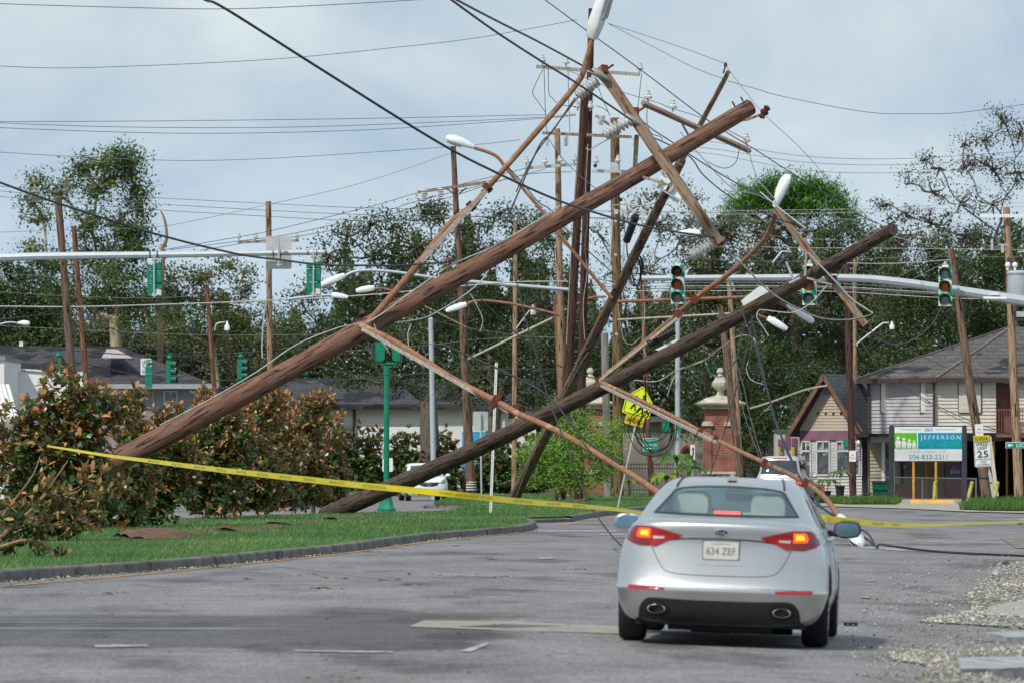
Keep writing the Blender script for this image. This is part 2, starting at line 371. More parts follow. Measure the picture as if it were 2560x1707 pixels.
# dark resurfaced patch, concrete strip, painted marks
sheet('concrete_strip', [(1022, 1566), (1060, 1550), (1300, 1553), (1548, 1565), (1548, 1584), (1200, 1573)], .006, mat('concrete_worn', (.31, .285, .24), (.22, .2, .175), 6, .85, det=8))
def stripe(pts, w, dz=.008, m=MARKW, name='road_marking'):
    """band of real width w following ground points"""
    P = [gr(*p) for p in pts]; vs = []; n = len(P)
    for i, p in enumerate(P):
        d = (P[min(i+1, n-1)]-P[max(i-1, 0)]); d.z = 0; d.normalize(); s = V((-d.y, d.x, 0))*w/2
        for q in (p+s, p-s): q.z = gh(q.x, q.y)+dz; vs.append(q)
    mb = MB(); mb.add(vs, [(2*i+1, 2*i+3, 2*i+2, 2*i) for i in range(n-1)]); return tag(mb.build(name, m, M=Matrix()), kind='structure')
def marks(quads):
    for q in quads: sheet('road_marking', q, .008, MARKW)
marks([[(235, 1612), (365, 1611), (372, 1616), (240, 1618)], [(735, 1625), (980, 1628), (985, 1632), (740, 1629)], [(1150, 1627), (1215, 1606), (1225, 1609), (1175, 1630)],
       [(2150, 1366), (2268, 1373), (2262, 1377), (2150, 1370)], [(2285, 1350), (2360, 1354), (2360, 1356), (2285, 1352)], [(2143, 1331), (2172, 1333), (2172, 1335), (2143, 1332)], [(2020, 1297), (2050, 1297), (2050, 1300), (2022, 1300)],
       [(1345, 1325), (1540, 1326), (1540, 1329), (1345, 1328)], [(1500, 1334), (1560, 1334), (1560, 1337), (1500, 1337)], [(1340, 1395), (1380, 1392), (1385, 1395), (1350, 1398)], [(2165, 1451), (2190, 1449), (2190, 1452), (2168, 1453)]])
edge = [(-700, 1527), (-300, 1492), (0, 1466), (200, 1449), (400, 1431), (800, 1390), (1020, 1361), (1200, 1341), (1345, 1327)]
def cat_(pts, n=6):
    """catmull-rom through points"""
    pts = [V(p) for p in pts]; o = []
    if len(pts) < 3: return pts
    for i in range(len(pts)-1):
        p0 = pts[max(i-1, 0)]; p1 = pts[i]; p2 = pts[i+1]; p3 = pts[min(i+2, len(pts)-1)]
        for k in range(n):
            t = k/n; o.append(.5*((2*p1)+(p2-p0)*t+(2*p0-5*p1+4*p2-p3)*t*t+(3*p1-p0-3*p2+p3)*t**3))
    o.append(pts[-1]); return o
def c2(pts, n=6): return [(p.x, p.y) for p in cat_([(a, b, 0) for a, b in pts], n)]
stripe(c2(edge), .10, m=MARKY)
stripe(c2([(1400, 1313), (1480, 1301), (1600, 1287), (1700, 1276)]), .1, m=MARKY)
front = c2([(-700, 1512), (-300, 1478), (0, 1452), (200, 1438), (400, 1423), (800, 1384), (1020, 1354), (1200, 1337), (1292, 1328), (1318, 1321), (1322, 1313), (1300, 1306)], 5)
second = c2([(1415, 1303), (1425, 1300), (1480, 1291), (1560, 1281), (1650, 1271), (1760, 1262)], 4)
back = [(1760, 1242), (1500, 1241), (1220, 1243), (1130, 1249), (1085, 1262), (1178, 1270), (1133, 1284), (1060, 1290), (880, 1292), (600, 1302), (300, 1314), (-60, 1332), (-700, 1372)]
LAWN = front + second + back
LW = [gr(*p) for p in LAWN if p[0] > -301]
def lawn_z(co):
    n = noise.noise(V((co.x*.35, co.y*.12, 0)))
    return .13 + .03*n
sheet('lawn', LAWN, .13, SOIL, step=2.0, zf=lawn_z, thick=.1)
def kerb(pts, h=.15, w=.16):
    P = [gr(*p) for p in pts]; n = len(P); mb = MB(); vs = []
    # broken slightly out of line, like settled cast kerb
    for i, p in enumerate(P):
        d = (P[min(i+1, n-1)]-P[max(i-1, 0)]); d.z = 0; d.normalize(); s = V((-d.y, d.x, 0)); j = .02*noise.noise(V((i*.9, 0, 0)))
        z = gh(p.x, p.y); hh = h+.02*noise.noise(V((i*1.7, 5, 0)))
        for (a, b) in ((-w-.01, -.05), (-w, hh*.8), (-w+.03, hh), (0, hh+.005), (.03, -.05)): q = p + s*(a+j); vs.append(V((q.x, q.y, z+b)))
    fs = []
    for i in range(n-1):
        for k in range(4): fs.append((i*5+k, (i+1)*5+k, (i+1)*5+k+1, i*5+k+1))
    mb.add(vs, fs); o = mb.build('kerb', KERB, M=Matrix(), sm_=50); return tag(o, kind='structure')
kerb(front); kerb(second); kerb([(1302, 1306), (1360, 1305), (1415, 1303)], .1)
kerb(c2([(1180, 1271), (1120, 1270), (1062, 1270)], 3), .1)
# opposite verge behind the far carriageway
VERGE = [(560, 1243), (880, 1240), (1000, 1238), (1135, 1240), (1140, 1228), (860, 1226), (560, 1228)]
sheet('verge', VERGE, .1, SOIL, step=5, thick=.1)
kerb([(560, 1244), (880, 1241), (1000, 1239), (1135, 1241)], .13)
# right hand apron, pavement, grass strips
sheet('pavement', [(1930, 1262), (2060, 1266), (2260, 1272), (2420, 1280), (2600, 1284), (2640, 1262), (2640, 1248), (1930, 1248)], .03, CONC, step=6)
sheet('parking_apron', [(-20+0, 0)], 0, CONC, px=False) if False else None
RG = [(2040, 1257), (2120, 1262), (2240, 1262), (2252, 1256), (2235, 1252), (2040, 1251)]; RG2 = [(2398, 1275), (2470, 1278), (2600, 1279), (2600, 1262), (2440, 1262)]
sheet('grass_strip', RG, .06, SOIL, step=6); sheet('grass_strip', RG2, .06, SOIL, step=6)
# gravel shoulder on the right
GRV = [(2700, 1392), (2560, 1404), (2498, 1412), (2475, 1439), (2440, 1468), (2407, 1491), (2422, 1512), (2430, 1530), (2326, 1547), (2300, 1556), (2391, 1560), (2560, 1572), (2700, 1580)]
GRV2 = [(2216, 1636), (2260, 1624), (2400, 1628), (2700, 1610), (2700, 1800), (2330, 1800), (2290, 1707), (2320, 1668), (2229, 1650)]
GRV3 = [(2500, 1345), (2700, 1340), (2700, 1372), (2540, 1370)]
for g in (GRV, GRV2, GRV3): sheet('gravel_shoulder', c2(g, 3), .012, GRAVM, step=1.5)
sheet('concrete_slab', [(2480, 1517), (2560, 1505), (2700, 1500), (2700, 1548), (2460, 1543)], .03, CONC, step=1.5)
sheet('concrete_slab', [(2395, 1657), (2470, 1655), (2560, 1654), (2600, 1680), (2500, 1685), (2402, 1686)], .05, mat('slab_grey', (.40, .41, .42), (.2, .2, .2), 5, .8, det=8), step=1.0, thick=.05)
sheet('concrete_slab', [(2465, 1592), (2500, 1589), (2700, 1590), (2700, 1606), (2520, 1604)], .05, MATS['slab_grey'], step=1.0, thick=.05)
# ---- numpy scatter meshes
def fastmesh(name, verts, k, mats, col=None, mi=None, smooth_=False):
    """verts (n*k,3); each successive k vertices make one polygon"""
    n = len(verts)//k; me = bpy.data.meshes.new(name)
    me.vertices.add(n*k); me.vertices.foreach_set('co', np.ascontiguousarray(verts, dtype=np.float32).ravel())
    me.loops.add(n*k); me.loops.foreach_set('vertex_index', np.arange(n*k, dtype=np.int32))
    me.polygons.add(n); me.polygons.foreach_set('loop_start', np.arange(0, n*k, k, dtype=np.int32)); me.polygons.foreach_set('loop_total', np.full(n, k, dtype=np.int32))
    for m in (mats if isinstance(mats, (list, tuple)) else [mats]): me.materials.append(m)
    if mi is not None: me.polygons.foreach_set('material_index', mi.astype(np.int32))
    if col is not None:
        a = me.color_attributes.new('Col', 'FLOAT_COLOR', 'POINT'); a.data.foreach_set('color', np.ascontiguousarray(np.repeat(col, k, axis=0), dtype=np.float32).ravel())
    me.update(calc_edges=True); return me
def leafmat(name, rough=.6, trans=.3, spec=.3, back=None):
    m = bpy.data.materials.new(name); m.use_nodes = True; nt = m.node_tree; L = nt.links.new; b = nt.nodes['Principled BSDF']; o = nt.nodes['Material Output']
    a = N(nt, 'ShaderNodeAttribute', attribute_name='Col'); b.inputs['Roughness'].default_value = rough; b.inputs['Specular IOR Level'].default_value = spec
    t = N(nt, 'ShaderNodeBsdfTranslucent'); x = N(nt, 'ShaderNodeMixShader'); x.inputs[0].default_value = trans
    c = a.outputs['Color']
    if back is not None:
        g = N(nt, 'ShaderNodeNewGeometry'); mm = N(nt, 'ShaderNodeMix', data_type='RGBA'); h = N(nt, 'ShaderNodeMix', data_type='RGBA'); h.inputs[0].default_value = .82; h.inputs[7].default_value = (*back, 1)
        L(c, h.inputs[6]); L(g.outputs['Backfacing'], mm.inputs[0]); L(c, mm.inputs[6]); L(h.outputs[2], mm.inputs[7]); c = mm.outputs[2]
        mr = N(nt, 'ShaderNodeMapRange', i={'To Min': rough, 'To Max': .8}); L(g.outputs['Backfacing'], mr.inputs[0]); L(mr.outputs[0], b.inputs['Roughness'])
    L(c, b.inputs['Base Color']); L(c, t.inputs['Color']); L(b.outputs[0], x.inputs[1]); L(t.outputs[0], x.inputs[2]); L(x.outputs[0], o.inputs[0]); return m
GRASSM = leafmat('grass_blade', .55, .35, .3); LEAFM = leafmat('leaf', .5, .3, .35)
def poly_scatter(P, n, ymin=0, power=1.6, rs=RS):
    """random points in polygon, denser near the camera"""
    P = np.array([(p[0], p[1]) for p in P]); x0, y0 = P.min(0); x1, y1 = P.max(0); out = []
    while sum(len(o) for o in out) < n:
        m = n*3; x = rs.uniform(x0, x1, m); u = rs.uniform(0, 1, m); y = y0*(y1/y0)**(u**power)
        ins = np.zeros(m, bool); j = len(P)-1
        for i in range(len(P)):
            xi, yi = P[i]; xj, yj = P[j]; c = ((yi > y) != (yj > y)); ins ^= c & (x < (xj-xi)*(y-yi)/(yj-yi+1e-12)+xi); j = i
        out.append(np.stack([x[ins], y[ins]], 1))
    return np.concatenate(out)[:n]
def ghv(x, y):
    t = np.clip((y-60)/45, 0, 1); k = 1-t*t*(3-2*t); return k*(-.036)*np.clip(x-1.85, -1.6, 6)
def grass(name, P, n, h, base=.13, power=1.3, label=None, c=((.085, .20, .055), (.15, .285, .085), (.30, .31, .13)), rs=RS):
    q = poly_scatter(P, n, power=power, rs=rs); x, y = q[:, 0], q[:, 1]; z = ghv(x, y)+base-.02
    a = rs.uniform(0, 2*pi, n); hh = h*rs.uniform(.5, 1.25, n); wd = .009*np.clip(y/90, .8, 3.2)*rs.uniform(.7, 1.5, n); lx = rs.normal(.2, .45, n)*hh; ly = rs.normal(0, .4, n)*hh
    v = np.zeros((n, 3, 3)); v[:, 0] = np.stack([x-wd*np.cos(a), y-wd*np.sin(a), z], 1); v[:, 1] = np.stack([x+wd*np.cos(a), y+wd*np.sin(a), z], 1); v[:, 2] = np.stack([x+lx, y+ly, z+hh], 1)
    pn = np.array([noise.noise(V((i*.5, j*.12, 0))) for i, j in zip(x[::1], y[::1])]) if n < 90000 else rs.uniform(-.5, .5, n)
    k = rs.uniform(0, 1, n)[:, None]; c = np.array(c); col = c[0]*(1-k)+c[1]*k; dry = (rs.uniform(0, 1, n) < np.clip(.07+.5*(pn-.15), .03, .6))[:, None]; col = np.where(dry, c[2], col)*(1+.35*pn[:, None])*rs.uniform(.75, 1.2, n)[:, None]
    me = fastmesh(name, v.reshape(-1, 3), 3, GRASSM, np.concatenate([col, np.ones((n, 1))], 1)); o = place(name, me, None, Matrix())
    return tag(o, label, 'grass', None, 'stuff')
grass('grass', LW, 89000, .075, label='mown green grass covering the raised median')
grass('grass', [gr(*p) for p in VERGE], 9000, .16, .1, label='rough grass strip beyond the far carriageway')
grass('grass', [gr(*p) for p in RG], 7000, .2, .06, label='unmown grass in front of the gabled house', c=((.07, .16, .03), (.12, .22, .04), (.2, .2, .08)))
grass('grass', [gr(*p) for p in RG2], 6000, .3, .06, label='weedy grass at the foot of the leaning speed limit sign', c=((.07, .16, .03), (.12, .22, .04), (.2, .2, .08)))
# gravel stones
def stones(P, n, label, rs=RS, smin=.008, smax=.03):
    q = poly_scatter(P, n, power=1, rs=rs); T = np.array([(1, 1, 1), (-1, -1, 1), (-1, 1, -1), (1, -1, -1)])*.6; F = [(0, 1, 2), (0, 3, 1), (0, 2, 3), (1, 3, 2)]
    O = np.array([(1, 0, 0), (-1, 0, 0), (0, 1, 0), (0, -1, 0), (0, 0, 1), (0, 0, -1)], float); OF = [(0, 2, 4), (2, 1, 4), (1, 3, 4), (3, 0, 4), (2, 0, 5), (1, 2, 5), (3, 1, 5), (0, 3, 5)]
    s = smin+(smax-smin)*rs.uniform(0, 1, n)**3; vv = O[None]*s[:, None, None]*rs.uniform(.6, 1.3, (n, 6, 1)); a = rs.uniform(0, 6.28, n); ca, sa = np.cos(a), np.sin(a)
    x = vv[..., 0]*ca[:, None]-vv[..., 1]*sa[:, None]; y = vv[..., 0]*sa[:, None]+vv[..., 1]*ca[:, None]; z = vv[..., 2]*.7
    X = q[:, 0]; Y = q[:, 1]; Z = ghv(X, Y)+.015+s*.3; W = np.stack([x+X[:, None], y+Y[:, None], z+Z[:, None]], 2)
    v = W[:, np.array(OF).ravel()].reshape(-1, 3); g = rs.uniform(.11, .46, n)*(.75+.6*(np.sin(X*2.3+1)*np.sin(Y*.7)*.5+.5)); col = np.stack([g*1.02, g*.97, g*.88, np.ones(n)], 1)
    me = fastmesh('gravel', v, 3, mat_attr('gravel_stone', .85), np.repeat(col, 8, axis=0)); tag(place('gravel', me, None, Matrix()), label, 'gravel', None, 'stuff')
def mat_attr(name, rough):
    m = bpy.data.materials.new(name); m.use_nodes = True; b = m.node_tree.nodes['Principled BSDF']; a = N(m.node_tree, 'ShaderNodeAttribute', attribute_name='Col'); m.node_tree.links.new(a.outputs['Color'], b.inputs['Base Color']); b.inputs['Roughness'].default_value = rough; return m
stones([gr(*p) for p in GRV], 8000, 'loose pale gravel on the broken right shoulder'); stones([gr(*p) for p in GRV2], 6000, 'loose gravel and rubble at the bottom right corner', smax=.022)
def spillP(): return [gr(*p) for p in [(2250, 1400), (2700, 1370), (2700, 1700), (2150, 1700), (2100, 1560)]]
stones([gr(*p) for p in [(2330, 1500), (2420, 1450), (2560, 1390), (2700, 1380), (2700, 1707), (2180, 1707), (2190, 1640)]], 5000, 'fine grit spread round the edges of the gravel patches', smin=.005, smax=.015)
stones(spillP(), 1800, 'scattered grit washed out over the right lane', smax=.022)
KP = [gr(*p) for p in [(-60, 1470), (0, 1463), (400, 1432), (800, 1390), (1020, 1358), (1300, 1333), (1300, 1328), (1020, 1353), (800, 1383), (400, 1423), (0, 1452), (-60, 1458)]]
stones(KP, 1500, 'grit and pebbles lying along the gutter of the median kerb', smax=.025)
# mulch beds under the shrub row
for (a, b, c_, d) in ((380, 1356, 160, 7), (510, 1342, 150, 7), (620, 1336, 140, 7), (740, 1319, 120, 6), (860, 1307, 80, 5), (1430, 1254, 90, 6)):
    pts = [(a+c_/1.5*cos(t)*(1+.12*sin(3*t+a)), b+(d+2)*sin(t)) for t in [i*pi/12 for i in range(24)]]; c0 = gr(a, b); rx = (gr(a+c_/1.5, b)-c0).length; ry = abs(gr(a, b-d-2).y-c0.y)
    sheet('mulch_bed', pts, .16, MULCH, step=.4, zf=lambda co, c0=c0, rx=rx, ry=ry  : .09+.2*max(0, 1-((co.x-c0.x)/rx)**2-((co.y-c0.y)/ry)**2)**.7+.05*noise.noise(V((co.x*3, co.y*.8, 1))))
# ================================================================ VEGETATION
BARK = mat('bark_grey', (.17, .145, .12), (.07, .055, .045), 3, .9, bump=.5, st=(3, 3, .6), det=8)
BARKP = mat('bark_pale', (.42, .37, .24), (.24, .2, .13), 2, .85, bump=.3, st=(2, 2, .5), det=8)
BARKD = mat('bark_dark', (.09, .065, .05), (.04, .03, .024), 3, .9, bump=.5, st=(3, 3, .6), det=8)
BARKT = mat('twig_tan', (.33, .22, .14), (.2, .13, .085), 6, .85, bump=.2)
def nrm(a): return a/np.maximum(np.linalg.norm(a, axis=-1, keepdims=True), 1e-9)
G_DARK = [(.04, .075, .026), (.075, .12, .035), (.13, .15, .05)]
G_OLIVE = [(.075, .095, .04), (.14, .15, .065), (.20, .18, .10)]
G_BRIGHT = [(.035, .13, .016), (.09, .26, .03), (.19, .38, .05)]
G_BROWN = [(.09, .07, .055), (.13, .105, .08), (.07, .085, .045)]
G_MIX = [(.05, .095, .032), (.10, .14, .05), (.18, .17, .085)]
G_EUC = [(.055, .11, .035), (.13, .17, .05), (.24, .22, .08)]
def leaves_mesh(C, size, pal, rs, up=.35, elong=1.7, wind=(0, 0, 0), patch=None):
    n = len(C); d = nrm(rs.normal(0, 1, (n, 3))+np.array(wind)); nn = rs.normal(0, .8, (n, 3)); nn[:, 2] = np.abs(nn[:, 2])+up+.45; nn[:, 1] -= .35; s = nrm(np.cross(d, nn)); L_ = size*rs.uniform(.6, 1.35, (n, 1)); w = L_/elong/1.0
    v = np.stack([C-d*L_/2, C+s*w/2, C+d*L_/2, C-s*w/2], 1)
    pal = np.array(pal)*np.array((.72, .80, .72)); k = np.clip((patch if patch is not None else rs.uniform(0, 2, n))+rs.normal(0, .35, n), 0, 1.999); i = k.astype(int); f = (k-i)[:, None]
    col = (pal[i]*(1-f)+pal[i+1]*f)*rs.uniform(.85, 1.15, (n, 1)); return v.reshape(-1, 3), np.concatenate([col, np.ones((n, 1))], 1)
PER, SZ = 2.4, .68
def tree(name, label, Y, base, fork, blobs, pal, size=.3, dens=1.0, tr=.35, bark=None, seed=1, twig=10, group=None, cat='tree', clump=.75, wind=(0, 0, 0), per=34, depth=.8, lean=0, elong=1.7, limbs=True, tw=.02, spread=1.0):
    bark = bark or BARK; rs = np.random.RandomState(seed); rn = random.Random(seed); s = FP/Y
    b = gY(base, Y); t = thing(name, label, cat, b, group); fk = at(fork[0], fork[1], Y)
    mb = MB(); mb.tube(cat_([b+V((0, 0, -.3)), b+(fk-b)*.5+V((rn.uniform(-.2, .2), 0, 0)), fk], 5), [tr*(1-.35*i/10) for i in range(11)], 9)
    Cs = []; Ps = []
    nodes = [(b+(fk-b)*u_, tr*(1-.35*u_)) for u_ in (.55, .7, .85, 1)]
    if limbs: blobs = sorted(blobs, key=lambda q: (at(q[0], q[1], Y)-fk).length)
    for bl in blobs:
        px, py, rx, ry = bl[:4]; dn = bl[4] if len(bl) > 4 else 1
        Rx = rx/s; Rz = ry/s; Ry = depth*(Rx+Rz)/2; c = at(px, py, Y)+V((0, rn.uniform(-.6, .6)*Ry, 0))
        if limbs:
            st_, r_ = min(nodes, key=lambda q: (q[0]-c).length+.75*(q[0]-fk).length+(3 if q[0].z > c.z-.2 else 0)); le = (c-st_).length
            P_ = cat_([st_, st_.lerp(c, .35)+V((rn.uniform(-.1, .1)*le, rn.uniform(-.1, .1)*le, rn.uniform(-.12, .04)*le)), st_.lerp(c, .7)+V((rn.uniform(-.12, .12)*le, rn.uniform(-.1, .1)*le, rn.uniform(-.08, .05)*le)), c], 4); R0 = min(r_*.72, tr*.62); R1 = max(.035, tw*1.4, R0*.45); n_ = len(P_); rr_ = [R0+(R1-R0)*i/(n_-1) for i in range(n_)]
            mb.tube(P_, rr_, 6, False); nodes += [(P_[i], rr_[i]) for i in range(3, n_, 2)]
        nsub = max(3, int(dn*dens*Rx*Rz*11)); u = nrm(rs.normal(0, 1, (nsub, 3)))*rs.uniform(.25, 1, (nsub, 1))**.45*np.array([Rx, Ry, Rz])*spread+np.array(c)
        if limbs:
            for j in range(min(nsub, int(twig*1.6))):
                e = V(u[j]); m2 = c.lerp(e, .5)+V((rn.uniform(-.2, .2), rn.uniform(-.2, .2), rn.uniform(-.25, .1)))
                mb.tube(cat_([c, m2, e], 2), [tw*2.6, tw*2, tw*1.5, tw, tw*.6], 4, False)
        m = int(per*PER); rep = np.repeat(u, m, axis=0); sg = clump*rs.uniform(.35, .6, (nsub, 1)).repeat(m, axis=0)
        Cs.append(rep+rs.normal(0, 1, rep.shape)*sg*np.array([1, 1, .7])); Ps.append(np.clip(rs.uniform(0, 2, nsub), 0, 2).repeat(m))
    size = size*SZ; C = np.concatenate(Cs); P = np.concatenate(Ps); C = C[C[:, 2] > .15] if False else C
    v, col = leaves_mesh(C, size, pal, rs, patch=P, wind=wind, elong=elong); v[:, 2] = np.maximum(v[:, 2], .02)
    mb.build('trunk', bark, t, sm_=60); place('crown', fastmesh('crown', v, 4, LEAFM, col), t, Matrix()); return t
tree('tall_tree', 'tall windblown tree with pale forked limbs behind the left traffic mast', 300, 330, (285, 800), [(280, 400, 70, 38), (320, 425, 40, 40), (215, 415, 36, 34), (250, 465, 50, 40), (335, 480, 36, 36), (85, 455, 26, 24), (75, 505, 26, 28), (105, 545, 36, 24), (150, 490, 34, 26), (165, 455, 22, 24), (352, 520, 26, 34), (300, 560, 44, 44), (338, 610, 46, 50, 1.6), (215, 560, 46, 36), (240, 640, 60, 40), (80, 620, 40, 18), (130, 660, 70, 26), (290, 700, 80, 50), (190, 740, 90, 50), (345, 760, 60, 60)], [(.06, .13, .04), (.11, .19, .055), (.19, .23, .08)], .25, 1.8, .42, BARKP, 3, 12, wind=(-.5, 0, .2), tw=.06, per=30, clump=.8)
tree('dark_oak', 'dark evergreen mass at the left edge under the traffic mast', 335, 40, (50, 860), [(20, 700, 60, 50), (90, 740, 70, 60), (10, 780, 60, 60), (130, 800, 80, 50), (60, 850, 120, 50), (170, 850, 80, 40)], G_DARK, .3, 1.2, .4, BARKD, 4, 4)
tree('mixed_tree', 'yellowing green tree behind the long roof, left of the tan pole', 315, 560, (530, 860), [(555, 655, 34, 26), (525, 680, 36, 30), (605, 700, 36, 32), (470, 700, 40, 34), (430, 690, 28, 26), (415, 750, 50, 50), (620, 740, 26, 34), (520, 750, 80, 50), (600, 790, 50, 40), (460, 820, 90, 50), (570, 830, 80, 40)], G_EUC, .27, .95, .3, BARKP, 5, 8, wind=(-.4, 0, .1))
tree('low_tree', 'small green tree right of the tan pole beside the fallen trunk', 330, 690, (690, 900), [(660, 790, 22, 40), (640, 840, 30, 30), (680, 860, 50, 40), (720, 800, 30, 40)], G_EUC, .27, 1, .2, BARK, 6, 5)
OAK = 'live oaks in the middle distance'
tree('live_oak', 'broad live oak with heavy bare limbs over the white warehouse', 285, 1088, (1070, 1000), [(925, 560, 50, 28), (870, 590, 50, 36), (985, 565, 40, 34), (1060, 540, 55, 32), (1105, 545, 40, 40), (820, 640, 48, 44), (930, 640, 70, 46), (1040, 620, 80, 50), (755, 745, 46, 40), (850, 740, 80, 50), (970, 740, 80, 50), (1090, 720, 70, 60), (720, 820, 46, 34), (800, 830, 70, 44), (910, 850, 80, 44), (1020, 850, 90, 50), (1110, 840, 50, 60), (880, 940, 80, 26), (980, 950, 80, 26), (1090, 930, 60, 46)], G_DARK, .24, 1.0, .62, BARK, 7, 13, tw=.035, per=34)
tree('live_oak', 'dark live oak behind the thin tan pole, centre', 300, 1230, (1240, 1000), [(1185, 560, 50, 30), (1235, 540, 44, 26), (1290, 560, 50, 36), (1190, 640, 70, 50), (1290, 640, 80, 50), (1170, 740, 70, 60), (1270, 750, 80, 60), (1200, 850, 80, 60), (1290, 860, 70, 60), (1190, 960, 90, 50), (1280, 970, 80, 60)], G_DARK, .25, 1.0, .5, BARK, 8, 10, tw=.03)
tree('live_oak', 'green oak seen between the maroon poles', 310, 1400, (1400, 1000), [(1345, 555, 40, 34), (1390, 600, 34, 40), (1360, 660, 60, 50), (1430, 700, 40, 50, .7), (1370, 770, 70, 60), (1450, 800, 70, 50), (1360, 880, 80, 60), (1450, 900, 80, 70), (1400, 990, 90, 60)], G_MIX, .26, 1.0, .4, BARK, 9, 10)
tree('thin_tree', 'thinly leafed tree behind the leaning transformer pole', 295, 1590, (1580, 900), [(1500, 590, 30, 50, .35), (1560, 560, 36, 40, .3), (1600, 510, 34, 34, .4), (1640, 480, 40, 30, .4), (1700, 465, 44, 30, .45), (1740, 500, 40, 40, .5), (1640, 560, 60, 50, .5), (1540, 680, 50, 50, .5), (1620, 680, 60, 50, .6), (1700, 600, 60, 60, .7), (1560, 790, 70, 60, .9), (1650, 790, 60, 60, .9), (1600, 880, 90, 60)], G_MIX, .22, 1.0, .25, BARK, 10, 16, tw=.03)
tree('round_pine', 'bright green dome of a pine rising above the wood', 345, 1990, (1985, 620), [(1850, 525, 36, 22), (1880, 490, 44, 26), (1935, 470, 44, 24), (1990, 463, 46, 22), (2045, 480, 44, 26), (2085, 505, 34, 26), (2110, 545, 26, 22), (1960, 510, 90, 26), (2030, 520, 60, 22), (1830, 550, 20, 18)], G_BRIGHT, 0.5, 2.6, .35, BARKD, 11, 8, elong=5, clump=.9, per=36, depth=1.3)
tree('wood_tree', 'brown-green tree behind the crossed timbers', 305, 1760, (1760, 900), [(1760, 580, 50, 40), (1820, 590, 50, 50), (1780, 670, 70, 60), (1720, 740, 60, 60), (1820, 760, 70, 60), (1760, 860, 90, 70), (1850, 880, 60, 60)], G_OLIVE, .26, 1.15, .35, BARK, 12, 14, tw=.03)
tree('wood_tree', 'olive tree below the pine dome', 310, 1930, (1930, 900), [(1890, 580, 50, 30), (1960, 570, 60, 32), (1920, 650, 80, 50), (1990, 660, 60, 50), (1900, 750, 70, 60), (1990, 770, 70, 60), (1940, 860, 90, 60)], G_OLIVE, .26, 1.2, .35, BARK, 13, 14, tw=.03)
tree('wood_tree', 'deep green tree left of the leaning right-hand pole', 315, 2120, (2110, 900), [(2060, 590, 40, 36), (2110, 570, 50, 30), (2160, 600, 50, 40), (2090, 670, 70, 50), (2180, 680, 60, 50), (2070, 760, 70, 60), (2170, 780, 80, 60), (2110, 860, 100, 60)], G_MIX, .26, 1.2, .35, BARK, 14, 10)
tree('wood_tree', 'green and brown tree above the two-storey roof', 308, 2330, (2320, 900), [(2230, 620, 40, 36), (2300, 610, 50, 30), (2280, 690, 70, 56), (2370, 680, 70, 50), (2240, 780, 70, 60), (2340, 780, 80, 60), (2300, 870, 110, 50)], G_MIX, .26, 1.25, .35, BARK, 15, 12)
tree('wood_tree', 'dark tree behind the grey transformer can', 312, 2500, (2490, 900), [(2440, 610, 50, 40), (2520, 600, 60, 40), (2460, 690, 70, 56), (2550, 690, 70, 60), (2440, 780, 70, 60), (2540, 790, 90, 60)], G_DARK, .26, 1.25, .35, BARK, 16, 10)
tree('storm_stripped_tree', 'big storm-stripped tree with bare crooked branches at the right edge', 295, 2545, (2530, 640), [(2505, 300, 36, 26, .7), (2550, 330, 30, 36, .7), (2460, 350, 36, 30, .6), (2410, 360, 26, 20, .5), (2410, 420, 44, 40, .45), (2480, 420, 50, 44, .5), (2545, 430, 36, 50, .5), (2350, 420, 36, 30, .35), (2310, 400, 18, 14, .3), (2330, 480, 44, 40, .3), (2400, 510, 50, 40, .35), (2480, 510, 50, 40, .35), (2270, 460, 24, 36, .3), (2260, 530, 36, 40, .35), (2220, 510, 24, 24, .9), (2330, 560, 50, 36, .4), (2420, 590, 50, 30, .5), (2250, 590, 50, 24, .7)], G_BROWN, .2, 2.1, .30, BARK, 17, 26, tw=.028, wind=(-.6, 0, 0), per=26, clump=.7)
tree('feathery_tree', 'feathery bright green cypress behind the brick pillar', 275, 1880, (1890, 1060), [(1860, 930, 50, 50), (1920, 900, 50, 60), (1960, 960, 40, 60), (1880, 1010, 60, 60), (1940, 1050, 50, 60), (1850, 1090, 50, 50), (1900, 1130, 70, 40), (1760, 960, 60, 60), (1740, 1050, 60, 60)], [(.03, .07, .012), (.06, .13, .018), (.11, .12, .05)], .3, 1.3, .25, BARKD, 18, 8, elong=3, wind=(-.6, 0, -.1))
for (x, yy, rx, ry, sd, lb) in ((300, 860, 160, 46, 21, 'brown-green scrub tree behind the long dark roof'), (620, 870, 120, 46, 22, 'dense scrub behind the fallen trunk'), (2060, 930, 90, 60, 23, 'shaded green tree behind the gabled house'), (2210, 930, 120, 50, 24, 'shaded green tree behind the two-storey house ridge')):
    tree('scrub_tree', lb, 322, x, (x, yy+60), [(x-rx*.6, yy, rx*.5, ry), (x, yy-8, rx*.5, ry), (x+rx*.6, yy, rx*.5, ry), (x, yy+60, rx, ry)], G_OLIVE if sd < 23 else G_MIX, .28, 1.1, .25, BARK, sd, 6)
tree('windblown_tree', 'light green windblown young tree with thin pale stems on the median', 212, 1410, (1400, 1150), [(1420, 1012, 26, 24), (1430, 1045, 40, 34), (1470, 1080, 50, 40), (1390, 1080, 50, 40), (1350, 1130, 46, 40), (1420, 1130, 60, 44), (1490, 1130, 50, 40), (1530, 1090, 26, 40), (1340, 1180, 44, 36), (1400, 1190, 50, 40), (1470, 1190, 50, 36), (1520, 1170, 30, 40)], [(.15, .33, .035), (.26, .46, .06), (.38, .52, .1)], .19, 3.4, .07, BARKP, 31, 8, wind=(1.2, 0, .35), elong=3.2, per=40, clump=.5)
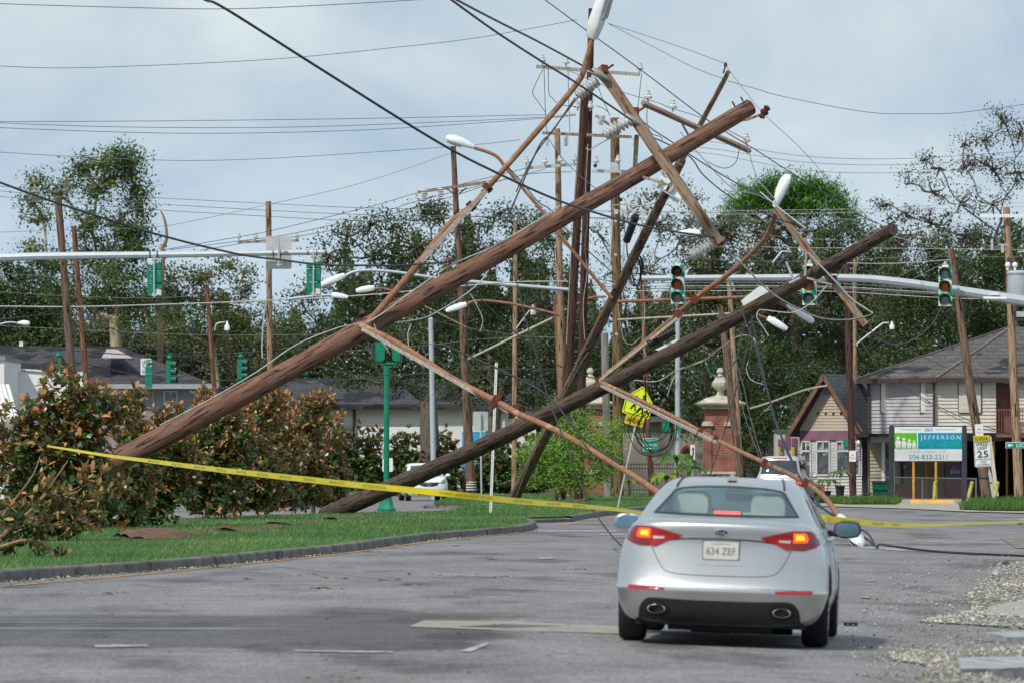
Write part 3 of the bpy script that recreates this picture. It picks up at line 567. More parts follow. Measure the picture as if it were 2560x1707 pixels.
# the dense far wood that closes the gaps
rs = np.random.RandomState(5); n = 290000; x = rs.uniform(-46, 46, n); z = rs.uniform(0, 1, n); px = 1280+x*FP/352
top = np.interp(px, [-200, 0, 650, 720, 900, 1150, 1420, 1500, 1640, 1780, 2200, 2760], [760, 770, 800, 850, 680, 640, 700, 820, 760, 660, 650, 620])
topz = 1.6+(1152-top)*352/FP; Z = z*topz*(1+.12*np.sin(x*1.7)+.08*np.sin(x*4.1)); Yv = 352+rs.uniform(-6, 6, n)
cl = np.array([noise.noise(V((a*.35, b*.45, 2))) for a, b in zip(x, Z)])
v, col = leaves_mesh(np.stack([x, Yv, Z], 1), .33, [(.03, .05, .018), (.07, .09, .03), (.15, .14, .06)], rs, patch=1+cl*2.2)
tag(place('far_wood', fastmesh('far_wood', v, 4, LEAFM, col), None, Matrix()), 'dense unbroken wood closing the view behind the houses', 'woodland', None, 'stuff')
# ---- magnolias: rosettes of folded leaves, green above and rust-brown beneath
MAGL = leafmat('magnolia_leaf', .34, .12, .42, back=(.70, .36, .145)); MAGY = leafmat('young_magnolia_leaf', .4, .12, .35, back=(.27, .16, .065)); MAGO = leafmat('magnolia_leaf_wilted', .5, .2, .3, back=(.60, .36, .15))
def magleaf(B, d, nn, Ln, rs):
    s = nrm(np.cross(d, nn)); nn = nrm(np.cross(s, d)); n = len(B); Ln = Ln[:, None]; w = Ln*.21*rs.uniform(.8, 1.2, (n, 1)); cu = Ln*rs.uniform(-.12, .18, (n, 1)); fo = w*rs.uniform(.1, .6, (n, 1))
    return np.stack([B, B+d*Ln*.35+s*w+nn*fo, B+d*Ln*.75+s*w*.8+nn*(fo+cu*.4), B+d*Ln+nn*cu, B+d*Ln*.75-s*w*.8+nn*(fo+cu*.4), B+d*Ln*.35-s*w+nn*fo], 1)
def magnolia(label, Y, base, blobs, seed, skirt=True, ros=34, inner=150, leaf=.165, wind=(.35, 0, .15), mt=None, up=.9, group='magnolias planted along the median', cat='shrub', stemr=.05, bc=(.55, .29, .12), name='magnolia', twigs=9, brown=.3, stems=None):
    rs = np.random.RandomState(seed); rn = random.Random(seed); s = FP/Y; b = gY(base, Y, .12); t = thing(name, label, cat, b, group); mb = MB(); blobs = list(blobs)+([(base+18, 1152+1.6*s-62, 62, 40), (base-30, 1152+1.6*s-66, 40, 36)] if skirt and s > 80 and Y > 100 else []); Vs = []; Cc = []
    zlo = b.z+.3; zhi = max(at(q_[0], q_[1]-q_[3], Y).z for q_ in blobs); c0 = at(blobs[0][0], blobs[0][1], Y); low = b+V((0, 0, .5))
    if stems is None: mb.tube([b+V((0, 0, -.2)), b+V((.02, 0, .3)), low, low.lerp(c0, .5)], [stemr*1.5, stemr*1.2, stemr, stemr*.7], 7)
    for bl in blobs:
        px, py, rx, ry = bl[:4]; Rx, Rz = rx/s, ry/s; Ry = .75*(Rx+Rz)/2; c = at(px, py, Y)+V((0, rn.uniform(-.25, .25)*Ry if len(bl) < 5 else bl[4], 0)); A = 4*(Rx*Rz+Rx*Ry+Ry*Rz)
        if stems is None: mb.tube(cat_([low, low.lerp(c, .5)+V((rn.uniform(-.15, .15), 0, 0)), c], 3), [stemr*.8*(1-.7*i/6) for i in range(7)], 5, False)
        k = int(A*ros); u = nrm(rs.normal(0, 1, (k, 3))); R = np.array([Rx, Ry, Rz]); lump = 1+.13*np.sin(u[:, :1]*5+seed)+.13*np.sin(u[:, 2:]*7+seed*2)+rs.normal(0, .07, (k, 1)); P = np.array(c)+u*R*lump*rs.uniform(.62, 1.03, (k, 1))
        for j in range(min(k, twigs)):
            e = V(P[j]); mb.tube([c.lerp(e, .1), c.lerp(e, .6)+V((0, 0, -.06)), e], [.018, .012, .006], 4, False)
        ax = nrm(nrm(u/R)*.75+rs.normal(0, .35, (k, 3))+np.array([0, 0, up])+np.array(wind)); m = 8
        a = np.repeat(ax, m, axis=0); B = np.repeat(P, m, axis=0); q = len(a); h = nrm(np.cross(a, rs.normal(0, 1, (q, 3)))); hh_ = np.clip((np.repeat(P[:, 2:3], m, axis=0)-zlo)/(zhi-zlo), 0, 1); th = np.radians(rs.uniform(22, 78, (q, 1))+(1-hh_)*rs.uniform(0, 75, (q, 1)))
        d = a*np.cos(th)+h*np.sin(th); tn = a*np.sin(th)-h*np.cos(th); Ln = leaf*rs.uniform(.65, 1.2, q)
        Vs.append(magleaf(B+a*rs.uniform(0, .06, (q, 1)), d, tn, Ln, rs))
        g = rs.uniform(0, 1, (q, 1)); col = np.array([(.016, .045, .013)])*(1-g)+np.array([(.05, .10, .02)])*g
        br = (rs.uniform(0, 1, q) < brown*(.15+1.1*hh_[:, 0]**1.5))[:, None]; col = np.where(br, np.array([bc])*rs.uniform(.55, 1.15, (q, 1)), col); Cc.append(col)
        k2 = int(Rx*Ry*Rz*4.2*inner); u = nrm(rs.normal(0, 1, (k2, 3)))*rs.uniform(0, 1, (k2, 1))**.4*.88; P = np.array(c)+u*R; d = nrm(rs.normal(0, 1, (k2, 3))+np.array(wind)); tn = rs.normal(0, 1, (k2, 3)); tn[:, 2] = np.abs(tn[:, 2])+.3
        Vs.append(magleaf(P, d, tn, leaf*rs.uniform(.8, 1.3, k2), rs)); g = rs.uniform(0, 1, (k2, 1)); Cc.append(np.array([(.018, .045, .014)])*(1-g)+np.array([(.05, .1, .022)])*g)
    if stems:
        for st in stems: P = [at(a, b_, Y+dy) for (a, b_, dy) in st]; P = cat_(P, 5); mb.tube(P, [.035*(1-.85*i/len(P)) for i in range(len(P))], 5, False)
    v = np.concatenate(Vs).reshape(-1, 3); col = np.concatenate(Cc); v[:, 2] = np.maximum(v[:, 2], ghv(v[:, 0], v[:, 1])+.1)
    mb.build('stem', BARKT, t, sm_=60); place('foliage', fastmesh('foliage', v, 6, mt or MAGL, np.concatenate([col, np.ones((len(col), 1))], 1)), t, Matrix()); return t
magnolia('tallest magnolia at the left edge with its top against the white sign box', 104, 110, [(155, 985, 62, 72), (95, 1060, 60, 80), (215, 1030, 80, 70), (40, 1130, 80, 100), (150, 1150, 110, 110), (195, 1130, 66, 90), (300, 1035, 45, 42), (340, 1000, 26, 30), (95, 1270, 120, 90), (215, 1240, 100, 90)], 41)
tag(magnolia('storm-bent magnolia at the far left with bare tan branches sweeping over the kerb', 86, -30, [(150, 1240, 100, 36), (230, 1210, 55, 34), (90, 1300, 100, 40), (190, 1300, 70, 34), (130, 1375, 34, 36), (30, 1350, 60, 24), (100, 1400, 22, 16)], 42, ros=15, inner=26, mt=MAGO, wind=(.9, 0, .3), up=.3, bc=(.45, .26, .1), brown=.45, leaf=.16, name='magnolia', stems=[[(-60, 1385, 0), (20, 1330, 0), (90, 1270, 0), (200, 1215, .2)], [(-60, 1385, 0), (30, 1335, .2), (120, 1290, 0), (240, 1245, 0)], [(-60, 1380, 0), (60, 1290, .3), (120, 1220, 0), (170, 1150, 0)], [(-60, 1375, 0), (20, 1270, .2), (80, 1190, 0), (100, 1140, 0)], [(-60, 1390, 0), (60, 1350, -.2), (120, 1370, 0), (140, 1410, 0)], [(-60, 1390, 0), (40, 1310, -.2), (110, 1240, 0), (140, 1200, 0)], [(-60, 1380, .2), (40, 1320, .1), (160, 1310, 0), (260, 1290, 0)]]), group='magnolias planted along the median')
magnolia('magnolia whose crown hangs below the cut end of the big fallen pole', 126, 269, [(310, 1250, 80, 80), (340, 1150, 70, 90), (270, 1270, 60, 60), (330, 1065, 30, 34)], 43)
magnolia('magnolia left of the gap that shows the grey wall', 129, 348, [(400, 1130, 76, 90), (380, 1220, 90, 90), (425, 1045, 40, 38), (455, 1180, 60, 80)], 44)
magnolia('magnolia with a clear tan stem under the police tape', 144, 517, [(530, 1080, 80, 60), (500, 1150, 86, 90), (560, 1180, 80, 90), (505, 1000, 34, 26), (590, 1090, 60, 80)], 45)
magnolia('magnolia rising just under the pole where a gap shows white wall', 150, 585, [(640, 1040, 60, 60), (610, 1130, 66, 90), (640, 1200, 80, 70), (680, 1010, 46, 30)], 46)
magnolia('magnolia second from the right end of the big shrub row', 160, 665, [(690, 1060, 46, 50), (700, 1140, 66, 90), (680, 1220, 70, 60)], 47)
magnolia('round magnolia near the right end of the shrub row', 166, 734, [(775, 1050, 50, 60), (750, 1130, 66, 80), (765, 1205, 60, 60), (800, 1010, 34, 30)], 48)
magnolia('last magnolia of the big row beside the dark pole foot', 171, 783, [(815, 1090, 44, 60), (820, 1160, 50, 60), (800, 1220, 60, 50), (845, 1200, 30, 50)], 49)
YM = 'young magnolias in front of the iron fence'
for (i, (bx, cx, top, r, lb)) in enumerate([(862, 858, 1075, 34, 'slim young magnolia just right of the big shrub row'), (925, 925, 1060, 44, 'young magnolia behind the green signal post'), (1012, 1012, 1070, 50, 'young magnolia above the white hatchback'), (1108, 1110, 1075, 46, 'young magnolia left of the pole with reflector bands'), (1265, 1262, 1085, 60, 'young magnolia behind the perforated sign post'), (1345, 1330, 1080, 50, 'young magnolia left of the light green tree'), (1205, 1200, 1130, 40, 'low young magnolia behind the grey sign back')]):
    magnolia(lb, 268, bx, [(cx, top+r*.9, r*.7, r*.8), (cx-r*.3, top+r*1.9, r*.8, r), (cx+r*.3, top+r*2.3, r*.8, r*.9), (cx, 1205, r*.95, 30)], 60+i, ros=14, inner=40, leaf=.25, group=YM, brown=.14, twigs=4, mt=MAGY, bc=(.28, .14, .06))

# banana plants, palms
BAN = leafmat('banana_leaf', .4, .45, .4)
def fronds(name, label, Y, base, h, n, ln, wd, col, seed, group, kind='banana', stem=(.3, .26, .1), y0=None):
    rs = random.Random(seed); b = gY(base, Y) if y0 is None else at(base, y0, Y); t = thing(name, label, 'plant', b, group); top = b+V((0, 0, h)); m = MB(); m.tube([b, b+V((.03, 0, h*.5)), top], [.07, .06, .045], 8); m.build('stem', mat('plant_stem', (.25, .27, .1), (.3, .2, .1), 5, .8), t)
    Vs = []; Cs = []
    for i in range(n):
        a = 2*pi*i/n+rs.uniform(-.3, .3); d = V((cos(a), sin(a), 0)); L_ = ln*rs.uniform(.75, 1.15); up = rs.uniform(.5, 1.1) if kind == 'banana' else rs.uniform(-.2, 1.3); k = 7; sd = V((-d.y, d.x, 0)); prev = None
        for j in range(k+1):
            u = j/k; p = top+d*(L_*u*(.8 if kind == 'banana' else .9))+V((0, 0, L_*(up*u-(up*.55+.55)*u*u))); ww = wd*sin(pi*min(1, .12+.86*u))**.7*(1 if kind == 'banana' else .6)
            q = (p-sd*ww, p, p+sd*ww, p+V((0, 0, -.25*ww)))
            if prev:
                Vs += [prev[0], q[0], q[3], prev[3], prev[3], q[3], q[2], prev[2]]; cc = [c*rs.uniform(.7, 1.3) for c in col]; Cs += [cc+[1]]*2
            prev = q
    v = np.array([tuple(a) for a in Vs]); place('leaves', fastmesh('leaves', v, 4, BAN, np.array(Cs)), t, Matrix()); return t
BG = 'banana plants and palms beside the brick pillar'
bl = (.1, .24, .03); by = (.28, .36, .05)
fronds('banana_plant', 'low banana plant with limp leaves left of the steel signal pole', 222, 1666, .9, 7, 1.0, .17, by, 1, BG); fronds('banana_plant', 'tall banana plant leaning on the steel signal pole', 224, 1692, 1.7, 8, 1.1, .19, bl, 2, BG)
fronds('banana_plant', 'banana plant with a tan stem below the small arrow sign', 222, 1720, 1.25, 9, 1.0, .18, bl, 3, BG); fronds('fan_palm', 'spiky palm between the arrow sign and the brick pillar', 224, 1757, 1.0, 26, .8, .03, (.12, .24, .04), 4, BG, 'palm')
fronds('banana_plant', 'arched banana plant in front of the brick pillar', 223, 1788, .8, 7, 1.1, .16, by, 5, BG); fronds('banana_plant', 'yellowing banana sprout against the iron fence', 240, 1572, .7, 6, .7, .14, by, 6, BG)
fronds('banana_plant', 'small banana plant right at the pillar foot behind the car roof', 225, 1815, .55, 7, .8, .14, by, 16, BG)
fronds('yucca', 'spiky yucca at the left corner of the gabled house', 222, 2008, .9, 40, .75, .022, (.07, .15, .04), 7, None, 'palm')
fronds('conifer_shrub', 'dark feathery shrub cropped by the right edge of the road', 188, 2572, .25, 70, .95, .03, (.045, .12, .02), 8, None, 'palm')
# ================================================================ POLES, MASTS, WIRES
def shaft(name, p0, p1, r0, r1, m, parent, seg=14, bend=0, rough=.05, seed=0, box=None):
    p0 = V(p0); p1 = V(p1); L_ = (p1-p0).length; q = V((0, 0, 1)).rotation_difference((p1-p0).normalized()); M = Matrix.Translation(p0) @ q.to_matrix().to_4x4(); mb = MB()
    if box:
        w_, h_ = box; mb.v = []; n = max(2, int(L_/.8)); vs = []
        for i in range(n+1):
            z = L_*i/n
            for (a, b) in ((-1, -1), (1, -1), (1, 1), (-1, 1)): vs.append(V((a*w_/2*(1+.05*noise.noise(V((seed, z, a)))), b*h_/2, z)))
        fs = [(3, 2, 1, 0), tuple(4*n+k for k in range(4))]+[(4*i+k, 4*i+(k+1) % 4, 4*i+4+(k+1) % 4, 4*i+4+k) for i in range(n) for k in range(4)]
        mb.add(vs, fs)
    else:
        n = max(3, int(L_/.6)); pts = []; rr = []
        for i in range(n+1):
            t = i/n; z = L_*t; pts.append(V((bend*sin(pi*t)+.15*r0*noise.noise(V((seed, t*3, 0))), .15*r0*noise.noise(V((seed, t*3, 5))), z))); rr.append((r0+(r1-r0)*t)*(1+rough*noise.noise(V((seed+9, z*.8, 0)))))
        mb.tube(pts, rr, seg)
    return mb.build(name, m, parent, local=True, M=M, sm_=50)
def pole(name, label, bx, Yb, tx, ty, Yt, r0, r1, m, group=None, seed=0, bend=0, sink=.3):
    b = gY(bx, Yb); t = thing(name, label, 'utility pole', b, group); T = at(tx, ty, Yt); d = (T-b).normalized()
    shaft('shaft', b-d*sink, T, r0, r1, m, t, seed=seed, bend=bend); return t
def insul(mb, p0, p1, r, n=7, core=.35):
    p0 = V(p0); d = V(p1)-p0; L_ = d.length; pr = [(r*core, 0)]
    for i in range(n):
        z = L_*(i+.15)/n; pr += [(r*core, z), (r, z+L_*.18/n), (r*.92, z+L_*.38/n), (r*core, z+L_*.62/n)]
    pr += [(r*core, L_)]; mb.lathe(pr, p0, d, 12)
def bell(mb, p, s=1.0, up=(0, 0, 1)):
    mb.lathe([(.02*s, -.02*s), (.02*s, .05*s), (.075*s, .05*s), (.08*s, .09*s), (.05*s, .12*s), (.055*s, .15*s), (.035*s, .17*s), (.04*s, .2*s), (.01*s, .21*s)], p, up, 10)
def cobra(name, p0, p1, w_, h_, parent, box=False, up=(0, 0, 1), mt=None, label=None, lens=True):
    p0 = V(p0); d = V(p1)-p0; L_ = d.length; d.normalize(); u = V(up); r = d.cross(u).normalized(); u = r.cross(d).normalized(); mb = MB()
    S = [(0, .3, .35), (.04, .45, .5), (.28, .66, .8), (.5, .9, .98), (.8, 1, .9), (.95, .8, .6), (1, .4, .3)] if not box else [(0, .5, .6), (.02, .62, .75), (.3, .92, 1), (.7, 1, .85), (.97, .9, .5), (1, .8, .4)]
    ns_ = 14; b0 = 0; vs = []; e = .5 if box else .85
    for (t, a, b) in S:
        for k in range(ns_):
            an = 2*pi*k/ns_; c_, s_ = cos(an), sin(an); vs.append(p0+d*(L_*t)+r*(w_/2*a*math.copysign(abs(c_)**e, c_))+u*(h_*(b*(.62 if s_ > 0 else .3)*math.copysign(abs(s_)**e, s_))))
    n = len(S); fs = [[i*ns_+k, i*ns_+(k+1) % ns_, (i+1)*ns_+(k+1) % ns_, (i+1)*ns_+k] for i in range(n-1) for k in range(ns_)]+[list(range(ns_))[::-1], [(n-1)*ns_+k for k in range(ns_)]]
    mb.add(vs, fs); o = mb.build(name, mt or WHITE, parent, sm_=45, label=label)
    if lens:
        m2 = MB(); vs = []; 
        for (t, a) in ((.42, .5), (.55, .75), (.8, .8), (.92, .5)):
            for k in (-1, 0, 1): vs.append(p0+d*(L_*t)+r*(w_/2*a*k)-u*(h_*(.31 if k else .44)))
        m2.add(vs, [(i*3+k, i*3+k+1, i*3+k+4, i*3+k+3) for i in range(3) for k in (0, 1)]); m2.prism([p0+d*(L_*t)+r*(w_/2*a)-u*(h_*.33) for (t, a) in ((.44, -.7), (.44, .7), (.9, .6), (.9, -.6))], -u*h_*.06); m2.build('lens', LENSG, o)
    return o
def px3(pts, Y0, Y1=None):
    """pixel polyline -> points whose depth runs from Y0 to Y1"""
    if Y1 is None: Y1 = Y0
    n = len(pts); o = []
    for i, p in enumerate(pts): o.append(at(p[0], p[1], p[2] if len(p) > 2 else Y0+(Y1-Y0)*i/(n-1)))
    return o
def part_tube(name, pts, Y0, Y1, r, m, parent, seg=8, sub=5, label=None):
    P = cat_(px3(pts, Y0, Y1), sub) if sub else px3(pts, Y0, Y1); return MB().tube(P, r, seg).build(name, m, parent, sm_=50, label=label)
sn = thing('dead_snag', 'crooked dead snag sticking up behind the left mast arm signal', 'dead tree', gY(404, 305)); MB().tube(cat_(px3([(404, 1190), (400, 800), (408, 640), (404, 625), (416, 600), (415, 568), (410, 545), (402, 528)], 305), 4), [.17-.13*i/28 for i in range(29)], 7).build('trunk', BARKT, sn, sm_=60)
# ---- the big fallen pole -------------------------------------------------
def bigY(x): return 119+9*(x+66)/1942.0
b = at(-66, 1342, 119); b.z = 0.05
BP = thing('fallen_pole', 'biggest red-brown utility pole, toppled diagonally over the shrubs with its sawn end high', 'utility pole', b)
shaft('shaft', b, at(1876, 268, 128), .245, .183, WOOD, BP, 20, bend=.18, rough=.07, seed=3)
Yc = 126.55
ca = shaft('crossarm', at(1498, 168, Yc), at(1799, 609, Yc-.5), 0, 0, ARM, BP, seed=4, box=(.225, .12))
mb = MB(); mb.beam(at(1592, 338, Yc), at(1587, 427, Yc), .10, .08); mb.build('brace', ARM, BP); mb = MB(); mb.beam(at(1588, 437, Yc-.1), at(1680, 466, Yc-.15), .08, .06); mb.build('brace', ARMW, BP)
for (a0, a1, r) in (((1492, 200), (1443, 240), .155), ((1575, 300), (1510, 338), .155), ((1788, 604), (1727, 640), .15)):
    mb = MB(); insul(mb, at(*a0, Yc-.35), at(*a1, Yc-.5), r, 7, .5); mb.build('insulator', PORC, BP, sm_=50)
mb = MB()
for (x, y) in ((1496, 185), (1580, 300), (1787, 588)):
    p = at(x, y, Yc-.2); d = (at(x+30, y+16, Yc-.2)-p).normalized(); mb.lathe([(.07, -.12), (.085, -.1), (.085, .12), (.06, .15), (.05, .28), (.03, .3)], p-d*.05, d, 14)
mb.build('cable_clamp', mat('zinc_casting', (.40, .38, .35), (.25, .24, .23), 9, .6, metal=.2), BP, sm_=45)
mb = MB()
for (x, y) in ((1512, 172), (1590, 278), (1800, 606)): mb.beam(at(x-14, y+14, Yc-.12), at(x+22, y-10, Yc-.12), .05, .05); mb.box(at(x, y, Yc-.1), (.14, .1, .16))
mb.build('bracket', RUSTD, BP)
mb = MB()
for (x0, y0, x1, y1) in ((1838, 268, 1830, 254), (1858, 254, 1852, 243)): mb.tube([at(x0, y0, 127.8), at(x1, y1, 127.8)], .022, 6)
mb.build('bolt', RUSTD, BP)
mb = MB()
for (x, y) in ((1648, 393), (1652, 407), (1552, 500), (1488, 415), (1380, 565), (1228, 610), (1130, 700), (1190, 600)): mb.lathe([(.045, 0), (.045, .05), (.02, .06)], at(x, y, bigY(x)-.24), (0, -1, 0), 8)
mb.build('bolt_head', STEELD, BP, sm_=50)
mb = MB(); mb.prism(px3([(1856, 304), (1866, 296), (1900, 285), (1913, 280), (1909, 288), (1870, 302)], 127.6), (0, .1, 0)); mb.build('splinter', ARM, BP)
mb = MB(); p = at(1911, 281, 127.6); mb.lathe([(.03, -.16), (.09, -.12), (.06, -.06), (.10, -.02), (.10, .03), (.06, .06), (.09, .12), (.04, .16)], p, (.5, 0, .8), 12); mb.beam(p, at(1922, 274, 127.6), .06, .06); mb.build('spool_insulator', PORCB, BP, sm_=50)
part_tube('ground_wire', [(400, 1062), (520, 1000), (640, 930), (740, 862), (850, 818), (930, 800), (1040, 722), (1130, 662), (1230, 618), (1330, 560), (1400, 515)], 118.5, 124.9, .014, CABLEW, BP, 6)
# its two lamp arms, hinged where they were bolted
armu = [(915, 815), (925, 803), (1048, 658), (1120, 566), (1182, 514), (1219, 470), (1320, 355), (1400, 262), (1444, 207), (1458, 182), (1466, 150), (1475, 120), (1482, 92)]
la = part_tube('lamp_arm', armu, bigY(915)-.4, 123, [.075]*22+[.062]*28+[.055]*11, RUST, BP, 10)
mb = MB()
for (x, y) in ((1219, 470), (1178, 516)): mb.box(at(x, y, 123), (.14, .12, .22), Matrix.Rotation(radians(-42), 3, 'Y')); mb.box(at(x, y, 122.9), (.30, .06, .06), Matrix.Rotation(radians(-32), 3, 'Y'))
mb.build('clamp', RUSTD, BP)
MB().beam(at(1052, 655, 122.5), at(1215, 476, 122.9), .05, .10).build('stiffener', PIPE, BP)
cobra('lamp_head', at(1483, 98, 123), at(1522, -28, 122.7), .34, .34, BP, box=True, up=(-.8, .4, .3))
arml = [(898, 812), (1000, 862), (1130, 945), (1235, 1000), (1297, 1034), (1400, 1080), (1560, 1174), (1645, 1230), (1700, 1275)]
part_tube('lamp_arm', arml, bigY(898)-.4, 112, [.07]*20+[.062]*21, RUST, BP, 10)
mb = MB(); mb.beam(at(905, 822, 121), at(1296, 1042, 119), .05, .075); mb.build('stiffener', PIPE, BP)
mb = MB()
for (x, y) in ((1238, 1002), (1285, 1026)): mb.box(at(x, y, 118.7), (.16, .14, .24), Matrix.Rotation(radians(30), 3, 'Y')); mb.box(at(x+3, y, 118.6), (.09, .06, .36), Matrix.Rotation(radians(32), 3, 'Y'))
mb.box(at(905, 808, bigY(905)-.3), (.3, .12, .2)); mb.build('clamp', RUSTD, BP)
part_tube('stay_wire', [(1105, 860), (1350, 975), (1450, 1087), (1552, 1160)], 120, 113, .02, STEELD, BP, 6)
part_tube('lamp_wire', [(935, 810), (945, 835), (960, 860), (975, 885)], 121, 121, .012, CABLEW, BP, 6)
mb = MB(); p = at(1122, 655, bigY(1122)-.3); mb.lathe([(.05, -.09), (.085, -.05), (.05, 0), (.085, .05), (.05, .09)], p, (0, -.3, 1), 12); mb.tube([p, at(1122, 700, bigY(1122)-.3)], .018, 6); mb.build('spool_insulator', PORCB, BP, sm_=50)
# ---- the dark fallen pole ------------------------------------------------
b = at(815, 1294, 160); b.z = .08
DP = thing('fallen_pole', 'long dark weathered pole lying from the median grass up across the scene to the right', 'utility pole', b)
def dpY(x): return 160-24*(x-815)/1417.0
shaft('shaft', b, at(2232, 574, 136), .255, .15, WOODD, DP, 18, bend=.35, rough=.06, seed=6)
Y2 = dpY(2050)-.3
shaft('crossarm', at(1938, 520, Y2), at(2164, 812, Y2), 0, 0, ARM, DP, seed=8, box=(.17, .11))
mb = MB(); mb.beam(at(2015, 630, Y2-.1), at(2012, 690, Y2-.1), .055, .05); mb.build('brace', ARMW, DP); mb = MB(); mb.beam(at(2017, 695, Y2-.1), at(2080, 712, Y2-.1), .055, .05); mb.build('brace', ARMW, DP)
mb = MB(); p = at(2083, 699, Y2-.15); mb.lathe([(.03, -.12), (.085, -.09), (.085, -.03), (.05, 0), (.085, .03), (.085, .09), (.03, .12)], p, (.2, -1, .2), 14); mb.build('spool_insulator', PORCB, DP, sm_=50)
mb = MB(); p = at(2015, 582, Y2-.1); mb.lathe([(.03, -.08), (.07, -.05), (.04, 0), (.075, .04), (.03, .08)], p, (.1, -.3, 1), 12); mb.build('spool_insulator', PORCB, DP, sm_=50)
mb = MB(); insul(mb, at(1944, 668, Y2-1), at(1974, 632, Y2-1), .07, 12, .6); mb.build('insulator', mat('grey_polymer', (.08, .1, .115), (.05, .06, .07), 6, .4), DP, sm_=50)
mb = MB(); mb.tube([at(1932, 657, Y2-1), at(1956, 628, Y2-1)], .028, 8); mb.tube([at(1965, 655, Y2-1), at(1983, 698, Y2-1)], .035, 8); mb.beam(at(1956, 628, Y2-1), at(1978, 630, Y2-1), .05, .04); mb.beam(at(1972, 708, Y2-1), at(2000, 694, Y2-1), .1, .05); mb.build('fuse_holder', GALV, DP, sm_=50)
part_tube('lamp_arm', [(1493, 957), (1560, 900), (1640, 832), (1692, 788), (1734, 750), (1809, 695), (1860, 652), (1900, 612), (1918, 590), (1930, 562), (1940, 530)], dpY(1493)-.4, dpY(1940), .07, RUST, DP, 10)
mb = MB(); mb.beam(at(1500, 950, dpY(1500)-.6), at(1692, 797, dpY(1692)-.6), .05, .08); mb.build('stiffener', PIPE, DP)
mb = MB()
for (x, y) in ((1694, 786), (1736, 748), (1500, 950)): mb.box(at(x, y, dpY(x)-.5), (.2, .1, .2), Matrix.Rotation(radians(-40), 3, 'Y'))
mb.build('clamp', RUSTD, DP)
cobra('lamp_head', at(1938, 520, dpY(1938)), at(1972, 437, dpY(1938)), .34, .26, DP, up=(-.8, -.5, .3))
part_tube('lamp_arm', [(1498, 953), (1600, 1000), (1701, 1050), (1791, 1099), (1911, 1156), (1975, 1185), (2015, 1207), (2050, 1232), (2075, 1258), (2097, 1290)], dpY(1498)-.5, 112, .055, RUST, DP, 10)
mb = MB(); mb.beam(at(1500, 962, dpY(1498)-.6), at(1790, 1105, 130.5), .05, .07); mb.build('stiffener', PIPE, DP)
mb = MB()
for (x, y, yy) in ((1750, 1078, 133), (1788, 1098, 131), (1911, 1157, 122), (2013, 1207, 116)): mb.box(at(x, y, yy-.1), (.12, .12, .2), Matrix.Rotation(radians(28), 3, 'Y'))
mb.build('clamp', RUSTD, DP)
cobra('lamp_head', at(2098, 1290, 111.5), at(2150, 1362, 107.5), .32, .26, DP, up=(.3, .2, .8), label='smashed lamp head resting on the road')
mb = MB(); mb.prism(px3([(2044, 1291), (2070, 1288), (2110, 1293), (2128, 1312), (2100, 1306), (2060, 1300)], 112), (0, .2, 0)); mb.build('lamp_cover', WHITE, DP)
mb = MB(); mb.prism(px3([(1853, 752), (1898, 716), (1918, 718), (1928, 732), (1862, 772)], dpY(1880)+.4), (0, .35, 0)); mb.build('housing_box', WHITE, DP)
part_tube('ground_wire', [(2200, 560), (2212, 575), (2205, 590), (2170, 610), (2120, 650), (2100, 680), (2091, 692)], dpY(2200)-.2, Y2, .014, CABLEW, DP, 6)
cobra('lamp_head', at(1966, 764, dpY(1960)), at(2034, 806, dpY(1960)), .3, .2, DP, up=(.35, -.3, .9))
part_tube('lamp_stub', [(1942, 754), (1966, 766)], dpY(1942), dpY(1942), .05, RUST, DP, 8, 0)
mb = MB(); mb.prism(px3([(1637, 874), (1690, 848), (1696, 851), (1650, 876)], dpY(1660)-.3), (0, .1, 0)); mb.build('cover_plate', WHITE, DP)
RIB = mat('black_ribbed_plastic', (.018, .018, .02), rough=.4)
mb = MB(); insul(mb, at(1620, 862, dpY(1650)-.2), at(1686, 826, dpY(1650)-.2), .13, 12, .8); mb.build('spring_guard', RIB, DP, sm_=40)
# ---- leaning transformer pole --------------------------------------------
b = gY(1274, 207); TP = thing('leaning_pole', 'leaning brown transformer pole propped between the two fallen poles, foot in the grass', 'utility pole', b)
shaft('shaft', b-V((.1, 0, .3)), at(1703, 403, 176), .2, .145, WOODG, TP, 16, seed=12, rough=.07)
shaft('pole_top', at(1703, 403, 176.1), at(1820, 182, 170), .10, .075, ARM, TP, 8, seed=13)
shaft('crossarm', at(1606, 258, 168), at(1874, 378, 171), 0, 0, ARM, TP, seed=14, box=(.15, .12))
mb = MB()
for (x, y) in ((1620, 254), (1682, 278), (1866, 362)): bell(mb, at(x, y, 168.5), 1.6)
mb.build('insulator', PORC, TP, sm_=50)
mb = MB(); mb.beam(at(1705, 310, 170), at(1722, 340, 172), .05, .04); mb.build('brace', ARMW, TP)
mb = MB(); mb.beam(at(1808, 184, 169.9), at(1813, 168, 169.9), .05, .05); mb.lathe([(.03, 0), (.06, .03), (.05, .1), (.02, .14)], at(1814, 168, 169.9), (0, 0, 1), 10); mb.build('pin_insulator', PORCB, TP)
for (x, y, a) in ((1660, 455, 30), (1692, 486, 30)):
    R = Matrix.Rotation(radians(a), 3, 'Y'); c = at(x, y, 176.4); mb = MB(); mb.box(c, (.34, .3, .42), R); mb.box(c+R @ V((0, 0, .2)), (.42, .36, .05), R); mb.build('switch_box', SGRY if a == 0 else WHITE, TP)
mb = MB()
for (x, y) in ((1640, 470), (1673, 482), (1705, 498), (1654, 432)): insul(mb, at(x, y, 176.2), at(x+14, y-22, 176.2), .08, 6, .6)
mb.build('insulator', PORC, TP, sm_=50)
